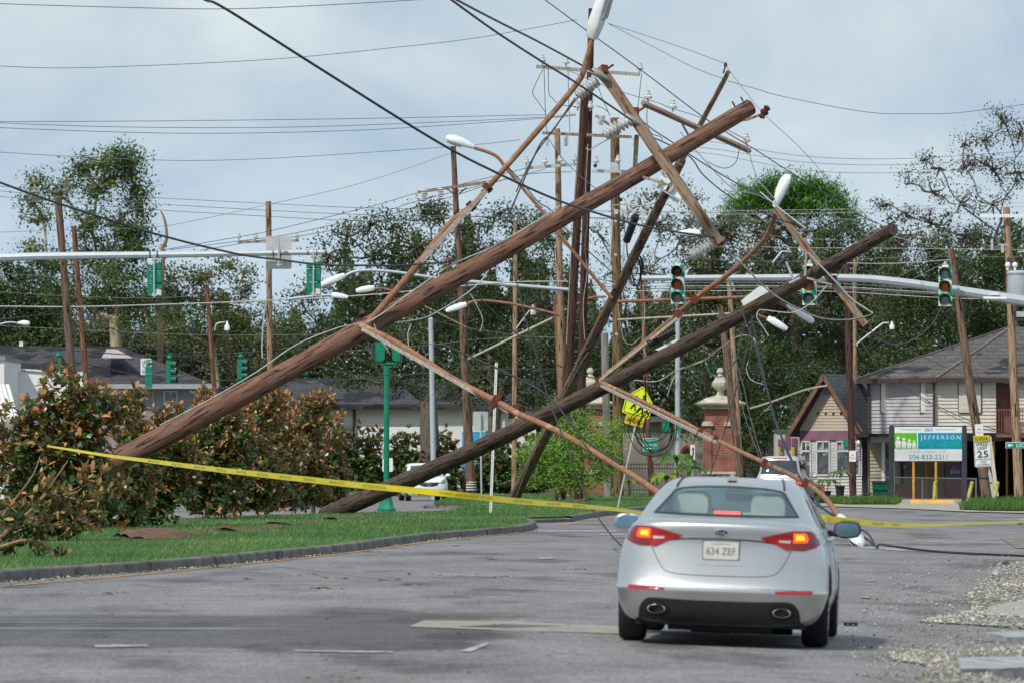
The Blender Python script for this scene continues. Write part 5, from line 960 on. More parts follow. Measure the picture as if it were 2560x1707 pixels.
wire('black line rising from the roof to the tan pole', [(440, 945), (500, 925), (540, 905), (602, 884), (648, 853), (668, 843)], 250, 233, .022); wire('grey line falling from the tan pole behind the trunk', [(678, 841), (728, 878), (779, 908), (868, 934)], 233, 250, .014, CABLEG)
wire('faint lines behind the left signals, upper', [(-40, 680), (0, 683), (300, 705), (500, 722), (640, 745)], 240, 240, .012, CABLEG); wire('faint line low behind the left signals', [(-40, 728), (200, 742), (380, 745), (517, 735), (640, 700)], 240, 240, .012, CABLEG); wire('faint line over the scrub above the dark roof', [(-40, 812), (300, 830), (560, 838), (800, 836)], 250, 250, .014, CABLEG)
wire('black twisted cable hanging from under the trunk to the road beside the car', [(1269, 640), (1280, 670), (1296, 722), (1315, 800), (1341, 888), (1373, 1003), (1390, 1045), (1401, 1075), (1435, 1170), (1476, 1261), (1500, 1300), (1531, 1340), (1556, 1366)], 125, 96, .015, BLACKR)
wire('dark cable sagging from the trunk to the hinge of the dark pole', [(1155, 702), (1240, 785), (1338, 876), (1410, 919), (1506, 948), (1597, 936), (1657, 905), (1720, 862)], 150, 150, .017)
wire('crossing rod-like wire from the timber top to the trunk', [(1438, 245), (1380, 330), (1350, 362), (1310, 450), (1262, 560)], 124, 124, .018, COPP); wire('dark wire from the timber insulator down to the rusty arm', [(1444, 245), (1405, 295), (1368, 345), (1330, 400), (1290, 480)], 126, 124, .016); wire('dark wire from the old crossarm end to the trunk', [(1370, 345), (1400, 390), (1450, 440), (1500, 480)], 212, 180, .014)
wire('dark wire beside the curved lamp arm', [(1270, 418), (1310, 462), (1345, 505), (1378, 527), (1430, 590), (1540, 690)], 150, 150, .016, COPP)
wire('thin white wire dropping through the maroon poles', [(1150, 384), (1240, 450), (1330, 530), (1342, 536)], 225, 210, .009, CABLEW); wire('wavy pale wire down the tallest maroon pole', [(1470, 360), (1464, 480), (1468, 560), (1462, 620), (1468, 680), (1458, 760), (1462, 850)], 213, 213, .012, CABLEW); wire('pale wire down the dark maroon pole', [(1450, 260), (1444, 400), (1432, 560), (1424, 700), (1416, 860)], 211, 212, .012, CABLEW)
for i, (a, b_) in enumerate(((701, 704), (709, 712), (716, 716), (722, 724))): wire(('first', 'second', 'third', 'fourth')[i]+' line counted down in the bundle behind the right mast arm', [(1480, a-4), (1604, a+6), (1900, b_+3), (2100, b_+6), (2300, b_+18), (2450, b_+24), (2620, b_+28)], 215, 214, .016, CABLEW if i % 2 else CABLEG)
wire('faint line across the wood above the lamps, right', [(1760, 614), (2000, 620), (2300, 622), (2620, 626)], 240, 240, .013, CABLEW); wire('faint line across the wood lower, right', [(1760, 648), (2000, 655), (2300, 642), (2620, 645)], 240, 240, .012, CABLEG); wire('faint line swinging up to the white crossarm pole', [(1812, 580), (2104, 602), (2300, 590), (2414, 584), (2516, 563)], 235, 214, .012, CABLEG)
for i, (a, b_, c_) in enumerate(((358, 398, 372), (375, 413, 385), (388, 433, 392))): wire(('upper', 'middle', 'lower')[i]+' of three pale lines sagging in the right sky', [(1700, a-10), (1800, a), (2000, b_-8), (2200, b_), (2400, b_-8), (2640, c_)], 215, 215, .010, CABLEG)
for i, a in enumerate((529, 538)): wire(('upper', 'lower')[i]+' faint line across the pine dome', [(1500, a+2), (1760, a-1), (2150, a-6), (2400, a-18), (2640, a-22)], 240, 240, .011, CABLEW)
wire('line from the dark pole tip to the leaning right pole', [(2225, 590), (2290, 606), (2366, 628)], 136, 205, .014, CABLEW); wire('steel guy from the leaning right pole across the mast arm, upper', [(2372, 628), (2236, 697)], 205, 205, .014, CABLEG); wire('steel guy from the leaning right pole across the mast arm, lower', [(2376, 650), (2270, 704)], 205, 205, .014, CABLEG); wire('white cable from the dark stub pole to the leaning right pole', [(2111, 658), (2240, 659), (2373, 650)], 206, 206, .016, CABLEW)
wire('thick grey cable looping below the crossarm end', [(1820, 630), (1863, 668), (1906, 713), (1950, 747), (2006, 777), (2055, 796), (2113, 800), (2160, 793), (2182, 785)], 138, 137, .022, CABLEG); wire('white cable from the brown spool across the hanging lamp', [(2068, 713), (2035, 751), (2006, 772), (1975, 782), (1909, 775), (1896, 778), (1892, 792), (1900, 806), (1922, 840)], 137, 137, .014, CABLEW)
wire('pale conductor from under the crossarm to the loop end', [(2020, 632), (2090, 705), (2130, 748), (2182, 783)], 137, 137, .02, CABLEW); wire('grey wire from the crossarm foot to the house side', [(2170, 818), (2200, 850), (2242, 861), (2290, 845), (2330, 810), (2352, 770)], 150, 205, .015)
wire('grey wire from the timber end to the small fuse holder', [(1812, 605), (1880, 640), (1936, 661)], 126, 136, .013, CABLEG)
wire('pale wire arching from the dark pole to the pillar urn', [(1700, 925), (1760, 901), (1800, 870), (1846, 841), (1877, 841), (1890, 858), (1898, 894), (1905, 925)], 146, 140, .014, CABLEW); wire('grey cable looping in front of the pillar urn', [(1764, 905), (1775, 932), (1798, 941), (1815, 932), (1840, 900), (1850, 860), (1862, 800)], 145, 142, .02, CABLEG)
wire('pale wire from the dark pole hinge to the steel signal pole', [(1507, 948), (1587, 950), (1645, 952), (1694, 924), (1764, 900)], 148, 146, .014, CABLEW); wire('pale wire end hanging left of the steel signal pole', [(1694, 924), (1680, 955), (1668, 990)], 147, 147, .012, CABLEW)
wire('black cable falling from the dark pole past the parked vehicle to the smashed lamp', [(1880, 788), (1890, 850), (1905, 930), (1925, 1000), (1939, 1053), (1960, 1105), (1998, 1190), (2015, 1213), (2046, 1259), (2084, 1289)], 141, 112, .024, BLACKR); wire('second black cable twisted beside the first, reaching the road', [(1855, 778), (1900, 902), (1915, 960), (1932, 1030), (1968, 1130), (2005, 1200), (2030, 1250), (2068, 1277), (2100, 1288)], 141, 112, .018)
wire('grey guy wire leaning left across the brick pillar', [(1880, 788), (1868, 870), (1838, 980), (1810, 1080), (1774, 1190)], 142, 150, .018, CABLEG); wire('left one of two grey guys ending behind the parked vehicle', [(1819, 856), (1845, 950), (1862, 1040), (1900, 1145)], 200, 200, .014, CABLEG); wire('right one of two grey guys ending behind the parked vehicle', [(1822, 856), (1855, 950), (1875, 1040), (1906, 1148)], 200, 200, .014, CABLEG)
wire('thin wire hooking down from the dark pole at the wood', [(1872, 900), (1866, 925), (1880, 950), (1908, 960)], 143, 143, .011, CABLEW); wire('curling loose wire end on the broken pipe', [(1930, 1004), (1922, 1018), (1908, 1027), (1926, 1022)], 221, 221, .012, CABLEW)
wire('black service drop over the two-storey house, upper', [(2139, 829), (2204, 929), (2260, 965), (2332, 1008), (2400, 1040), (2449, 1060), (2520, 1080), (2600, 1094)], 236, 224, .018); wire('black service drop over the two-storey house, lower', [(2204, 929), (2270, 975), (2340, 1018), (2449, 1068), (2600, 1100)], 232, 224, .014); wire('thin line over the shingle roof', [(2130, 815), (2280, 880), (2400, 930), (2510, 955), (2600, 985)], 236, 230, .012); wire('far thin line over the fence behind the pillar', [(1560, 925), (1760, 922), (2000, 918), (2200, 922)], 255, 255, .018)
wire('dark cable lying across the road to the right shoulder', [(2136, 1320), (2158, 1325), (2174, 1338), (2186, 1360), (2192, 1368), (2200, 1360), (2236, 1365), (2326, 1376), (2400, 1381), (2456, 1384), (2600, 1390)], 110, 96, .02, BLACKR); wire('second dark loop from the smashed lamp to the road', [(2132, 1318), (2150, 1335), (2172, 1350), (2190, 1369)], 110, 107, .018, BLACKR)
wire('pale loose wire under the toppled pole, long curve', [(1230, 660), (1205, 700), (1165, 735), (1110, 770), (1060, 795), (1000, 805), (960, 808)], 130, 124, .013, CABLEW); wire('white loose wire hanging in a hook behind the green signal boxes', [(1028, 811), (1020, 835), (1022, 872)], 180, 180, .018, CABLEW); wire('dangling pale wire below the toppled pole', [(1175, 733), (1195, 770), (1207, 800), (1200, 830)], 150, 150, .011, CABLEW)
wire('thin grey line behind the green signal boxes', [(825, 880), (940, 872), (1077, 862), (1200, 848), (1330, 842), (1480, 848)], 240, 240, .012, CABLEG); wire('thin grey line from the steel pole to the pale pole', [(1078, 800), (1170, 820), (1290, 838), (1400, 846)], 236, 240, .014, CABLEG); wire('thin dark line crossing behind the weathered pole', [(1050, 850), (1160, 900), (1280, 1000), (1340, 1025)], 224, 222, .014, COPP)
wire('pale hanging wire by the olive pole', [(1545, 760), (1550, 800), (1560, 850), (1580, 860), (1600, 845)], 230, 230, .012, CABLEW); wire('pale wavy wire beside the thin red-brown pole', [(1606, 700), (1612, 780), (1606, 850), (1618, 900)], 232, 232, .012, CABLEW); wire('fine line from the old crossarm over to the timber', [(1420, 176), (1500, 210), (1560, 232), (1640, 256), (1682, 272), (1766, 300), (1866, 350)], 212, 168, .012); wire('dark jumper curling below the weathered crossarm', [(1618, 262), (1618, 310), (1630, 335), (1650, 342), (1656, 352)], 168, 168, .012); wire('dark jumper loop at the right crossarm end', [(1848, 375), (1840, 405), (1820, 420), (1795, 418), (1770, 405)], 170, 176, .012)
# big loop of black cable hanging by the crossing sign
t = thing('cable_coil', 'big loose coil of black cable hanging in front of the yellow crossing sign', 'cable coil', at(1636, 1135, 146))
mb = MB()
for k, (cx, cy, rx, ry, ph) in enumerate(((1636, 1075, 44, 54, .3), (1640, 1070, 40, 58, .5), (1632, 1082, 60, 58, 1.0), (1645, 1072, 36, 52, 0), (1626, 1060, 50, 44, .8), (1638, 1078, 47, 50, .1), (1640, 1050, 28, 36, 1.3))):
    mb.tube([at(cx+rx*cos(a+ph)*(1+.06*sin(3*a)), cy+ry*sin(a+ph), 146+.12*k*sin(a)) for a in [i*pi/14 for i in range(29)]], .012, 6, False)
mb.build('coil', BLACKR, t, sm_=60); mb = MB(); mb.tube(cat_(px3([(1612, 940), (1614, 980), (1616, 1020), (1622, 1040)], 146), 4), .022, 6); mb.build('hanging_end', BLACKR, t)
# ---- caution tape --------------------------------------------------------------
TAPE = mat('caution_tape', (.82, .70, .02), (.74, .60, .015), 2, .4, spec=.5); tb = TAPE.node_tree; tt_ = N(tb, 'ShaderNodeBsdfTranslucent'); tt_.inputs[0].default_value = (.9, .75, .02, 1); tx_ = N(tb, 'ShaderNodeMixShader'); tx_.inputs[0].default_value = .4; tb.links.new(tb.nodes['Principled BSDF'].outputs[0], tx_.inputs[1]); tb.links.new(tt_.outputs[0], tx_.inputs[2]); tb.links.new(tx_.outputs[0], tb.nodes['Material Output'].inputs[0]); TAPET = mat('tape_print', (.16, .13, .01), rough=.6)
def tape(label, pts, side):
    P = [at(p[0], p[1], p[2]) for p in pts]; Wd = [p[3] for p in pts]; C_ = cat_(P, 8); n = len(C_); Wi = np.interp(np.linspace(0, len(P)-1, n), range(len(P)), Wd); mb = MB(); vs = []
    for i, p in enumerate(C_):
        h = .078*Wi[i]/2; ph = .5*sin(i*.55)+.3; th = acos_(min(1, max(.12, Wi[i]))); d = V((0, sin(th), cos(th)))*.039
        for q in (p-d, p+V((0, -.006*sin(i*.9), 0)), p+d): vs.append(q)
    mb.add(vs, [(3*i+k, 3*i+3+k, 3*i+4+k, 3*i+1+k) for i in range(n-1) for k in (0, 1)])
    t = thing('caution_tape', label, 'barrier tape', C_[n//2], 'yellow barrier tape across the road'); mb.build('band', TAPE, t, sm_=60); mb = MB()
    L_ = 0; acc = 0
    for i in range(n-1): acc += (C_[i+1]-C_[i]).length
    d0 = .5
    while d0 < acc-1.2:
        s_ = 0
        for i in range(n-1):
            l = (C_[i+1]-C_[i]).length
            if s_+l > d0+.55:
                a = C_[i].lerp(C_[i+1], min(1, max(0, (d0+.55-s_)/l))); dr = (C_[i+1]-C_[i]).normalized(); up = V((0, 0, 1)); up = (up-dr*up.dot(dr)).normalized(); nn = dr.cross(up).normalized()
                M = Matrix((( dr.x, up.x, nn.x, 0), (dr.y, up.y, nn.y, 0), (dr.z, up.z, nn.z, 0), (0, 0, 0, 1)))
                M = Matrix.Translation(a+V((0, -.03, 0))) @ M
                if Wi[i] > .75: mb = MB(); text(mb, 'SHERIFF LINE DO NOT CROSS', M, 1.05, .034); mb.build1('lettering', TAPET, t)
                break
            s_ += l
        d0 += 2.1
    return t
def acos_(x): return math.acos(x)
tape('yellow caution tape from the big left magnolia to the car roof', [(118, 1114, 99, .35), (170, 1122, 97, .5), (270, 1138, 94, .6), (380, 1152, 90, .8), (520, 1170, 85, .95), (700, 1190, 78, 1), (900, 1212, 72, 1), (1100, 1231, 70, 1), (1300, 1252, 72, .95), (1500, 1268, 78, .7), (1650, 1284, 82, .6), (1850, 1290, 78, .8), (1960, 1292, 74, .9)], 0)
tape('yellow caution tape running from behind the car to the right edge', [(1960, 1292, 74, 1), (2045, 1294, 72, 1), (2130, 1302, 73, 1), (2220, 1310, 76, .8), (2313, 1311, 82, .6), (2420, 1308, 95, .5), (2600, 1301, 115, .5)], 1)
# ================================================================ BUILDINGS, SIGNS, SMALL THINGS
def shingle(name, c1, c2, cm, t3=.56):
    m = mat(name, c1, c2, 2.2, .9, st=(1, 1, 1), det=9, c3=cm, s3=.55, t3=t3, w3=.015, st3=(1, 1, 3.2)); nt = m.node_tree; L = nt.links.new; b = nt.nodes['Principled BSDF']
    tc = N(nt, 'ShaderNodeTexCoord'); br = N(nt, 'ShaderNodeTexBrick', i={'Scale': 1.0, 'Mortar Size': .02, 'Brick Width': .45, 'Row Height': .16, 'Color1': (1, 1, 1, 1), 'Color2': (.72, .72, .72, 1), 'Mortar': (.45, .45, .45, 1)}); mp = N(nt, 'ShaderNodeMapping'); mp.inputs['Rotation'].default_value = (pi/2, 0, 0)
    L(tc.outputs['Object'], mp.inputs[0]); L(mp.outputs[0], br.inputs['Vector']); src = b.inputs['Base Color'].links[0].from_socket; mm = N(nt, 'ShaderNodeMix', data_type='RGBA', blend_type='MULTIPLY'); mm.inputs[0].default_value = .8; L(src, mm.inputs[6]); L(br.outputs[0], mm.inputs[7]); L(mm.outputs[2], b.inputs['Base Color']); return m
ROOF = shingle('shingle_brown_grey', (.135, .12, .115), (.085, .078, .078), (.028, .028, .034)); ROOFB = shingle('shingle_blue_grey', (.13, .145, .165), (.07, .08, .095), (.05, .05, .06), .7); ROOFD = shingle('shingle_dark', (.075, .075, .085), (.045, .046, .055), (.02, .02, .026), .53)
SIDG = mat('siding_shaded_grey', (.44, .42, .435), (.36, .345, .36), 1.2, .6, det=8, c3=(.30, .28, .27), s3=1.2, t3=.62, w3=.1); SIDC = mat('siding_cream', (.60, .565, .50), (.5, .47, .41), 1.2, .6, det=8, c3=(.36, .33, .29), s3=.9, t3=.64, w3=.12); SIDP = mat('siding_pinkish', (.50, .42, .40), (.38, .32, .32), .8, .75, det=8, c3=(.48, .41, .32), s3=.7, t3=.5, w3=.12)  # grey siding: the side wall's shade is put into its colour
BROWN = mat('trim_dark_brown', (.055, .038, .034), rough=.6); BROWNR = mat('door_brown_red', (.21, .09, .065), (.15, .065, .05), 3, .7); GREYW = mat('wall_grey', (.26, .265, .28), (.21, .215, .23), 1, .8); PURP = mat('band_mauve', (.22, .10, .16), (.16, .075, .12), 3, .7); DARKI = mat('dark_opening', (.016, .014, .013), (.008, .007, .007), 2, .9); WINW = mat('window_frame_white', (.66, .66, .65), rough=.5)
GLASS = mat('window_glass', (.10, .12, .125), (.03, .035, .04), 3, .08, spec=.9, det=6, c3=(.34, .35, .34), s3=4, t3=.58); WALLW = mat('wall_white', (.74, .73, .70), (.66, .65, .62), .6, .8); STUC = mat('wall_stained_concrete', (.27, .25, .205), (.13, .12, .10), .5, .9, det=8, c3=(.09, .085, .07), s3=.8, t3=.55, w3=.1)
STONE = mat('stone_pale', (.56, .52, .43), (.40, .36, .29), 2.5, .85, det=8, c3=(.22, .2, .17), s3=2, t3=.6, w3=.1)
def brickm():
    m = bpy.data.materials.new('brick_red'); m.use_nodes = True; nt = m.node_tree; L = nt.links.new; b = nt.nodes['Principled BSDF']; tc = N(nt, 'ShaderNodeTexCoord'); mp = N(nt, 'ShaderNodeMapping'); mp.inputs['Rotation'].default_value = (pi/2, 0, 0)
    br = N(nt, 'ShaderNodeTexBrick', i={'Scale': 1.0, 'Mortar Size': .014, 'Brick Width': .22, 'Row Height': .076, 'Color1': (.33, .062, .035, 1), 'Color2': (.21, .036, .024, 1), 'Mortar': (.30, .2, .16, 1)}); n = N(nt, 'ShaderNodeTexNoise', i={'Scale': 1.5, 'Detail': 7.0}); mr = N(nt, 'ShaderNodeMapRange', i={'From Min': .35, 'From Max': .65, 'To Min': .62, 'To Max': 1.15}); sc = N(nt, 'ShaderNodeVectorMath', operation='SCALE')
    L(tc.outputs['Object'], mp.inputs[0]); L(mp.outputs[0], br.inputs['Vector']); L(tc.outputs['Object'], n.inputs['Vector']); L(n.outputs['Fac'], mr.inputs[0]); L(br.outputs[0], sc.inputs[0]); L(mr.outputs[0], sc.inputs['Scale']); L(sc.outputs[0], b.inputs['Base Color']); b.inputs['Roughness'].default_value = .9; return m
BRICK = brickm()
def siding(mb, A, B, z0, z1, bh=.15, lip=.045, xl=None, xr=None, nrm_=None):
    """lap boards on the vertical plane from A to B (x,y); xl/xr give the 0..1 extent at height z"""
    A = V((A[0], A[1], 0)); B = V((B[0], B[1], 0)); d = (B-A).normalized(); n = V((d.y, -d.x, 0)); z = z0
    while z < z1-.01:
        zt = min(z+bh, z1); a0, a1 = (xl(z), xr(z)) if xl else (0, 1); b0, b1 = (xl(zt), xr(zt)) if xl else (0, 1)
        p = A.lerp(B, a0)+n*lip; q = A.lerp(B, a1)+n*lip; r = A.lerp(B, b1)+n*.002; s = A.lerp(B, b0)+n*.002; p0 = A.lerp(B, a0); q0 = A.lerp(B, a1)
        mb.add([p+V((0, 0, z)), q+V((0, 0, z)), r+V((0, 0, zt)), s+V((0, 0, zt)), p0+V((0, 0, z)), q0+V((0, 0, z))], [(0, 1, 2, 3), (4, 5, 1, 0)]); z = zt
def X_(px, Y): return at(px, 1152, Y).x
def Z_(py, Y): return at(1280, py, Y).z
# ---- two storey house --------------------------------------------------------
H = thing('two_storey_house', 'two-storey house with shingle hip roof and lap siding over an open ground floor', 'house', (X_(2335, 237), 237, 0))
A0 = (X_(2171, 238.4), 238.4); A1 = (X_(2335, 237), 237); A2 = (X_(2490, 237), 237); A3 = (X_(2760, 237), 237)
zE = Z_(953, 237); zL = Z_(1104, 237); zR = Z_(1081, 237)
mb = MB(); siding(mb, A0, A1, zL, zE); mb.prism([(A0[0], A0[1]+.02, zL), (A1[0], A1[1]+.02, zL), (A1[0], A1[1]+.02, zE), (A0[0], A0[1]+.02, zE)], (0, .2, 0)); mb.build('side_wall', SIDG, H)
mb = MB(); siding(mb, (A1[0]+.05, A1[1]), A2, zR, zE); siding(mb, (X_(2533, 237), 237), A3, zR, zE); mb.b2(A1[0]+.05, A3[0], 237.9, 238.1, zR, zE); mb.b2(A1[0]+.05, A2[0], 237.02, 237.3, zR, zE); mb.b2(X_(2533, 237), A3[0], 237.02, 237.3, zR, zE); mb.build('front_wall', SIDC, H)
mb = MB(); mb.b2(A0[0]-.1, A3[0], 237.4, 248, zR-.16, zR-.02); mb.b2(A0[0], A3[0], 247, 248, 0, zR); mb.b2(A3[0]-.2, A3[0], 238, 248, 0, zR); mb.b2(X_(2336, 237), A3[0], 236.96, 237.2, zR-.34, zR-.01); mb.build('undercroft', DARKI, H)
mb = MB(); siding(mb, (X_(2175, 240.5), 240.5), (X_(2205, 240.5), 240.5), 0, zL+.3); siding(mb, (X_(2232, 242), 242), (X_(2400, 242), 242), 0, zL+.3); mb.b2(X_(2175, 240), X_(2204, 240), 240.55, 241.5, 0, zL+.3); mb.b2(X_(2232, 242), X_(2400, 242), 242.05, 242.2, 0, zL+.3); mb.build('ground_floor_wall', mat('siding_dim_cream', (.42, .38, .30), (.33, .3, .24), 1.2, .7), H)
# roof
e0 = at(2142, 946, 238.0); e1 = at(2342, 943, 236.6); e2 = at(2800, 943, 236.6); ap = at(2528, 817, 243.5); ap2 = at(2800, 817, 243.5); bk = at(2142, 946, 251); bk.z = e0.z; bk2 = V((e2.x, 251, e2.z))
mb = MB(); mb.add([e0, e1, ap, bk, e2, ap2, bk2], [(0, 1, 2), (0, 2, 3), (1, 4, 5, 2), (3, 2, 5, 6)]); ro = mb.build('roof', ROOF, H)
mb = MB(); mb.beam(e1+V((0, -.02, .02)), ap+V((0, 0, .02)), .16, .03); mb.beam(e0+V((0, 0, .02)), ap+V((0, -.02, .03)), .12, .03); mb.build('ridge_cap', mat('ridge_brown', (.16, .14, .13), (.1, .09, .085), 3, .9), ro)
mb = MB()
for (p, q) in ((e0, e1), (e1, e2)): mb.beam(p+V((0, -.04, -.1)), q+V((0, -.04, -.1)), .12, .2)
mb.b2(e1.x-.3, e2.x, 236.65, 237.2, zE, zE+.05); mb.build('gutter', BROWN, H)
mb = MB(); mb.prism([(e0.x+.1, e0.y+.1, zE+.001), (e1.x, e1.y+.15, zE+.001), (A1[0], A1[1]+.1, zE+.001), (A0[0], A0[1]+.1, zE+.001)], (0, 0, .05)); mb.build('soffit', mat('soffit_grey', (.3, .29, .28), rough=.7), H)
for x in (2172, 2335): mb = MB(); y = 238.3 if x < 2200 else 236.9; mb.b2(X_(x-3, y), X_(x+3, y), y-.1, y, zL-(2.2 if x < 2200 else -.5), zE); mb.build('downspout', BROWN, H)
for (a, b_, c, d, y) in ((2202, 955, 2218, 1030, 238.05), (2301, 955, 2318, 1030, 237.2), (2396, 955, 2452, 1030, 236.93)):
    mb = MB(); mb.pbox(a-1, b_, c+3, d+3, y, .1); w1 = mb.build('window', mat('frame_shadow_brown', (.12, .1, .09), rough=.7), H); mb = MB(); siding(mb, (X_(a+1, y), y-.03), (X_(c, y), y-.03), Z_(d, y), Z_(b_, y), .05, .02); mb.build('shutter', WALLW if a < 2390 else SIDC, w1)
mb = MB(); mb.pbox(2490, 965, 2533, 1081, 237.5, .1); mb.build('balcony_door', BROWNR, H)
mb = MB(); z0 = Z_(1092, 236.6); z1 = Z_(1025, 236.6); xa, xb = X_(2490, 236.6), X_(2640, 236.6); mb.b2(xa, xb, 236.5, 236.6, z0, z0+.14); mb.b2(xa, xb, 236.52, 236.58, z1, z1+.05)
for i in range(24): x = xa+(xb-xa)*i/23; mb.b2(x, x+.025, 236.53, 236.57, z0, z1)
mb.build('balcony_railing', BROWNR, H)
mb = MB(); mb.b2(X_(2204, 240.2), X_(2212, 240.2), 240, 240.2, 0, zL+.2); mb.b2(X_(2230, 240.2), X_(2236, 240.2), 240, 240.2, 0, zL+.2); mb.build('door_frame', WALLW, H); mb = MB(); mb.b2(X_(2212, 240.5), X_(2230, 240.5), 240.4, 240.5, 0, zL+.2); mb.build('door', GLASS, H)
mb = MB(); mb.b2(X_(2252, 241.6), X_(2258, 241.6), 241.4, 241.6, 0, zL+.2); mb.build('door_frame', mat('trim_dark_wood', (.07, .05, .04), rough=.8), H); mb = MB(); mb.b2(X_(2238, 241.7), X_(2251, 241.7), 241.6, 241.7, .3, zL); mb.build('door', WALLW, H); mb = MB()
for i in range(4): mb.b2(X_(2234, 240), X_(2282-7*i, 240), 239.6+.3*i, 241.4, .16*i+.005, .16*(i+1))
mb.build('brick_steps', BRICK, H); mb = MB(); mb.b2(X_(2232, 239), X_(2560, 239), 238.2, 242, 0, .07); mb.build('porch_slab', mat('slab_dark_red', (.12, .05, .045), (.08, .04, .035), 2, .8), H)
for (x, t_) in ((2284, 1150), (2340, 1150), (2484, 1080), (2316, 1150), (2517, 1090)): yy = 237.3 if x not in (2316, 2517) else 241; mb = MB(); mb.tube([(X_(x, yy), yy, 0), (X_(x, yy), yy, Z_(1081, yy))], .055, 10); mb.build('post', YPAINT, H, sm_=50)
mb = MB(); mb.prism([at(2466, 1095, 236.8), at(2474, 1088, 236.8), at(2478, 1090, 236.8), at(2497, 1240, 236.8), at(2490, 1238, 236.8)], (0, .06, 0)); mb.build('torn_panel', SIDC, H)
# vending machine
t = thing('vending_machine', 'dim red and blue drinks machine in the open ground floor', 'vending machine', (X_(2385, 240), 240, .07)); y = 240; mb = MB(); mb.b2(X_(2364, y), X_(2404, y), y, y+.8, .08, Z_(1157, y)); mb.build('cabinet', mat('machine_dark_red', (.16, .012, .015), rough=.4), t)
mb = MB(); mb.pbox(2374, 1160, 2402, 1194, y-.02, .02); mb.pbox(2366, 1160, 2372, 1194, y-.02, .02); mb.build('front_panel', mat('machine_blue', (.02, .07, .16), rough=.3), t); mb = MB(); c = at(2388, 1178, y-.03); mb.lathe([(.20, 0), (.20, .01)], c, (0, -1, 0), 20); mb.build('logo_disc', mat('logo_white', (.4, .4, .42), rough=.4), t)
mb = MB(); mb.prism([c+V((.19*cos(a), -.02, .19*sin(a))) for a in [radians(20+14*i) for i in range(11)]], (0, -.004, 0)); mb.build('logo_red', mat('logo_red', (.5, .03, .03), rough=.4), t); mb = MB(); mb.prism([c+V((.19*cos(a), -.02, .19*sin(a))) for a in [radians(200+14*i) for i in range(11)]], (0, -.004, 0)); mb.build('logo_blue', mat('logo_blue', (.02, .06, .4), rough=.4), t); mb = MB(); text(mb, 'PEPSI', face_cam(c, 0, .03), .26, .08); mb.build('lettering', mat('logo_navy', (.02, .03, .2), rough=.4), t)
# ---- gabled house --------------------------------------------------------------
G = thing('gabled_house', 'small gabled barber shop with mauve band, sash windows and torn siding', 'house', (X_(2077, 246), 246, 0)); yw = radians(18); ax = V((cos(yw), -sin(yw), 0)); rd = V((sin(yw), cos(yw), 0)); c0 = V((X_(2066, 246), 246, 0)); KG = 246/232; hw = 1.33; zp = 5.02; ze = 2.80
def zz(z): return 1.6+(z-1.6)*KG
def gp(u, v, z): q = c0+ax*u*KG+rd*v*KG; return V((q.x, q.y, max(0, zz(z))))
def sid(mb, *a_, **k_):
    i0 = len(mb.v); siding(mb, *a_, **k_)
    for q in mb.v[i0:]: q.z = max(0, zz(q.z))
uL, uR = -1.12, 1.50; k = (zp-ze)/1.42
def P2(u): q = gp(u, 0, 0); return (q.x, q.y)
mb = MB(); sid(mb, P2(uL), P2(uR), ze+.05, zp-.25, .125, .028, lambda z: min(.5, max(0, (-(zp-z)/k*.92-uL)/(uR-uL))), lambda z: min(1, max(.42, ((zp-z)/k*.92-uL)/(uR-uL)))); mb.prism([gp(uL, .03, ze), gp(uR, .03, ze), gp(.2, .03, zp-.3), gp(-.1, .03, zp-.25)], rd*.15); mb.build('gable_wall', SIDP, G)
mb = MB(); sid(mb, P2(uL), P2(uR), 0, 1.02, .125); sid(mb, P2(uL), P2(uR), 1.02, ze-.35, .125, .02); mb.prism([gp(uL, .03, 0), gp(uR, .03, 0), gp(uR, .03, ze), gp(uL, .03, ze)], rd*.15); mb.prism([gp(uR, 0, 0), gp(uR, 6, 0), gp(uR, 6, ze), gp(uR, 0, ze)], -ax*.15); mb.build('front_wall', mat('siding_white_worn', (.56, .54, .53), (.44, .42, .42), 1.5, .7, det=8), G)
mb = MB(); mb.prism([gp(uL, -.08, ze-.34), gp(uR, -.08, ze-.34), gp(uR, -.02, ze+.06), gp(uL, -.02, ze+.06)], rd*.05); mb.build('mauve_band', PURP, G)
for (a, b_) in ((-1.06, -.64), (-.42, .16), (.42, 1.0), (1.12, 1.42)):
    mb = MB()
    for (u0, u1, z0, z1) in ((a, a+.05, 1.05, ze-.36), (b_-.05, b_, 1.05, ze-.36), (a, b_, ze-.42, ze-.36), (a, b_, 1.0, 1.07), (a, b_, 1.98, 2.05), ((a+b_)/2-.02, (a+b_)/2+.02, 2.05, ze-.4)): mb.prism([gp(u0, -.06, z0), gp(u1, -.06, z0), gp(u1, -.06, z1), gp(u0, -.06, z1)], rd*.06)
    wn = mb.build('window', WINW, G); mb = MB(); mb.prism([gp(a+.05, -.025, 1.07), gp(b_-.05, -.025, 1.07), gp(b_-.05, -.025, ze-.42), gp(a+.05, -.025, ze-.42)], rd*.01); mb.build('pane', GLASS, wn)
ov = .5; eL = gp(-1.55, -ov, zp-1.55*k); eR = gp(1.55, -ov, zp-1.55*k); pk = gp(0, -ov, zp+.06); mb = MB(); th_ = .10
for (e, sgn) in ((eL, -1), (eR, 1)): mb.prism([pk, e, e+rd*6.5, pk+rd*6.5], (0, 0, th_))
mb.build('roof', ROOFB, G)
mb = MB(); mb.beam(pk+V((0, -.03, -.03)), eL+V((0, -.03, -.03)), .05, .18); mb.beam(pk+V((0, -.03, -.03)), eR+V((0, -.03, -.03)), .05, .16); mb.build('barge_board', mat('barge_brown', (.21, .12, .075), (.10, .06, .045), 3, .85), G)
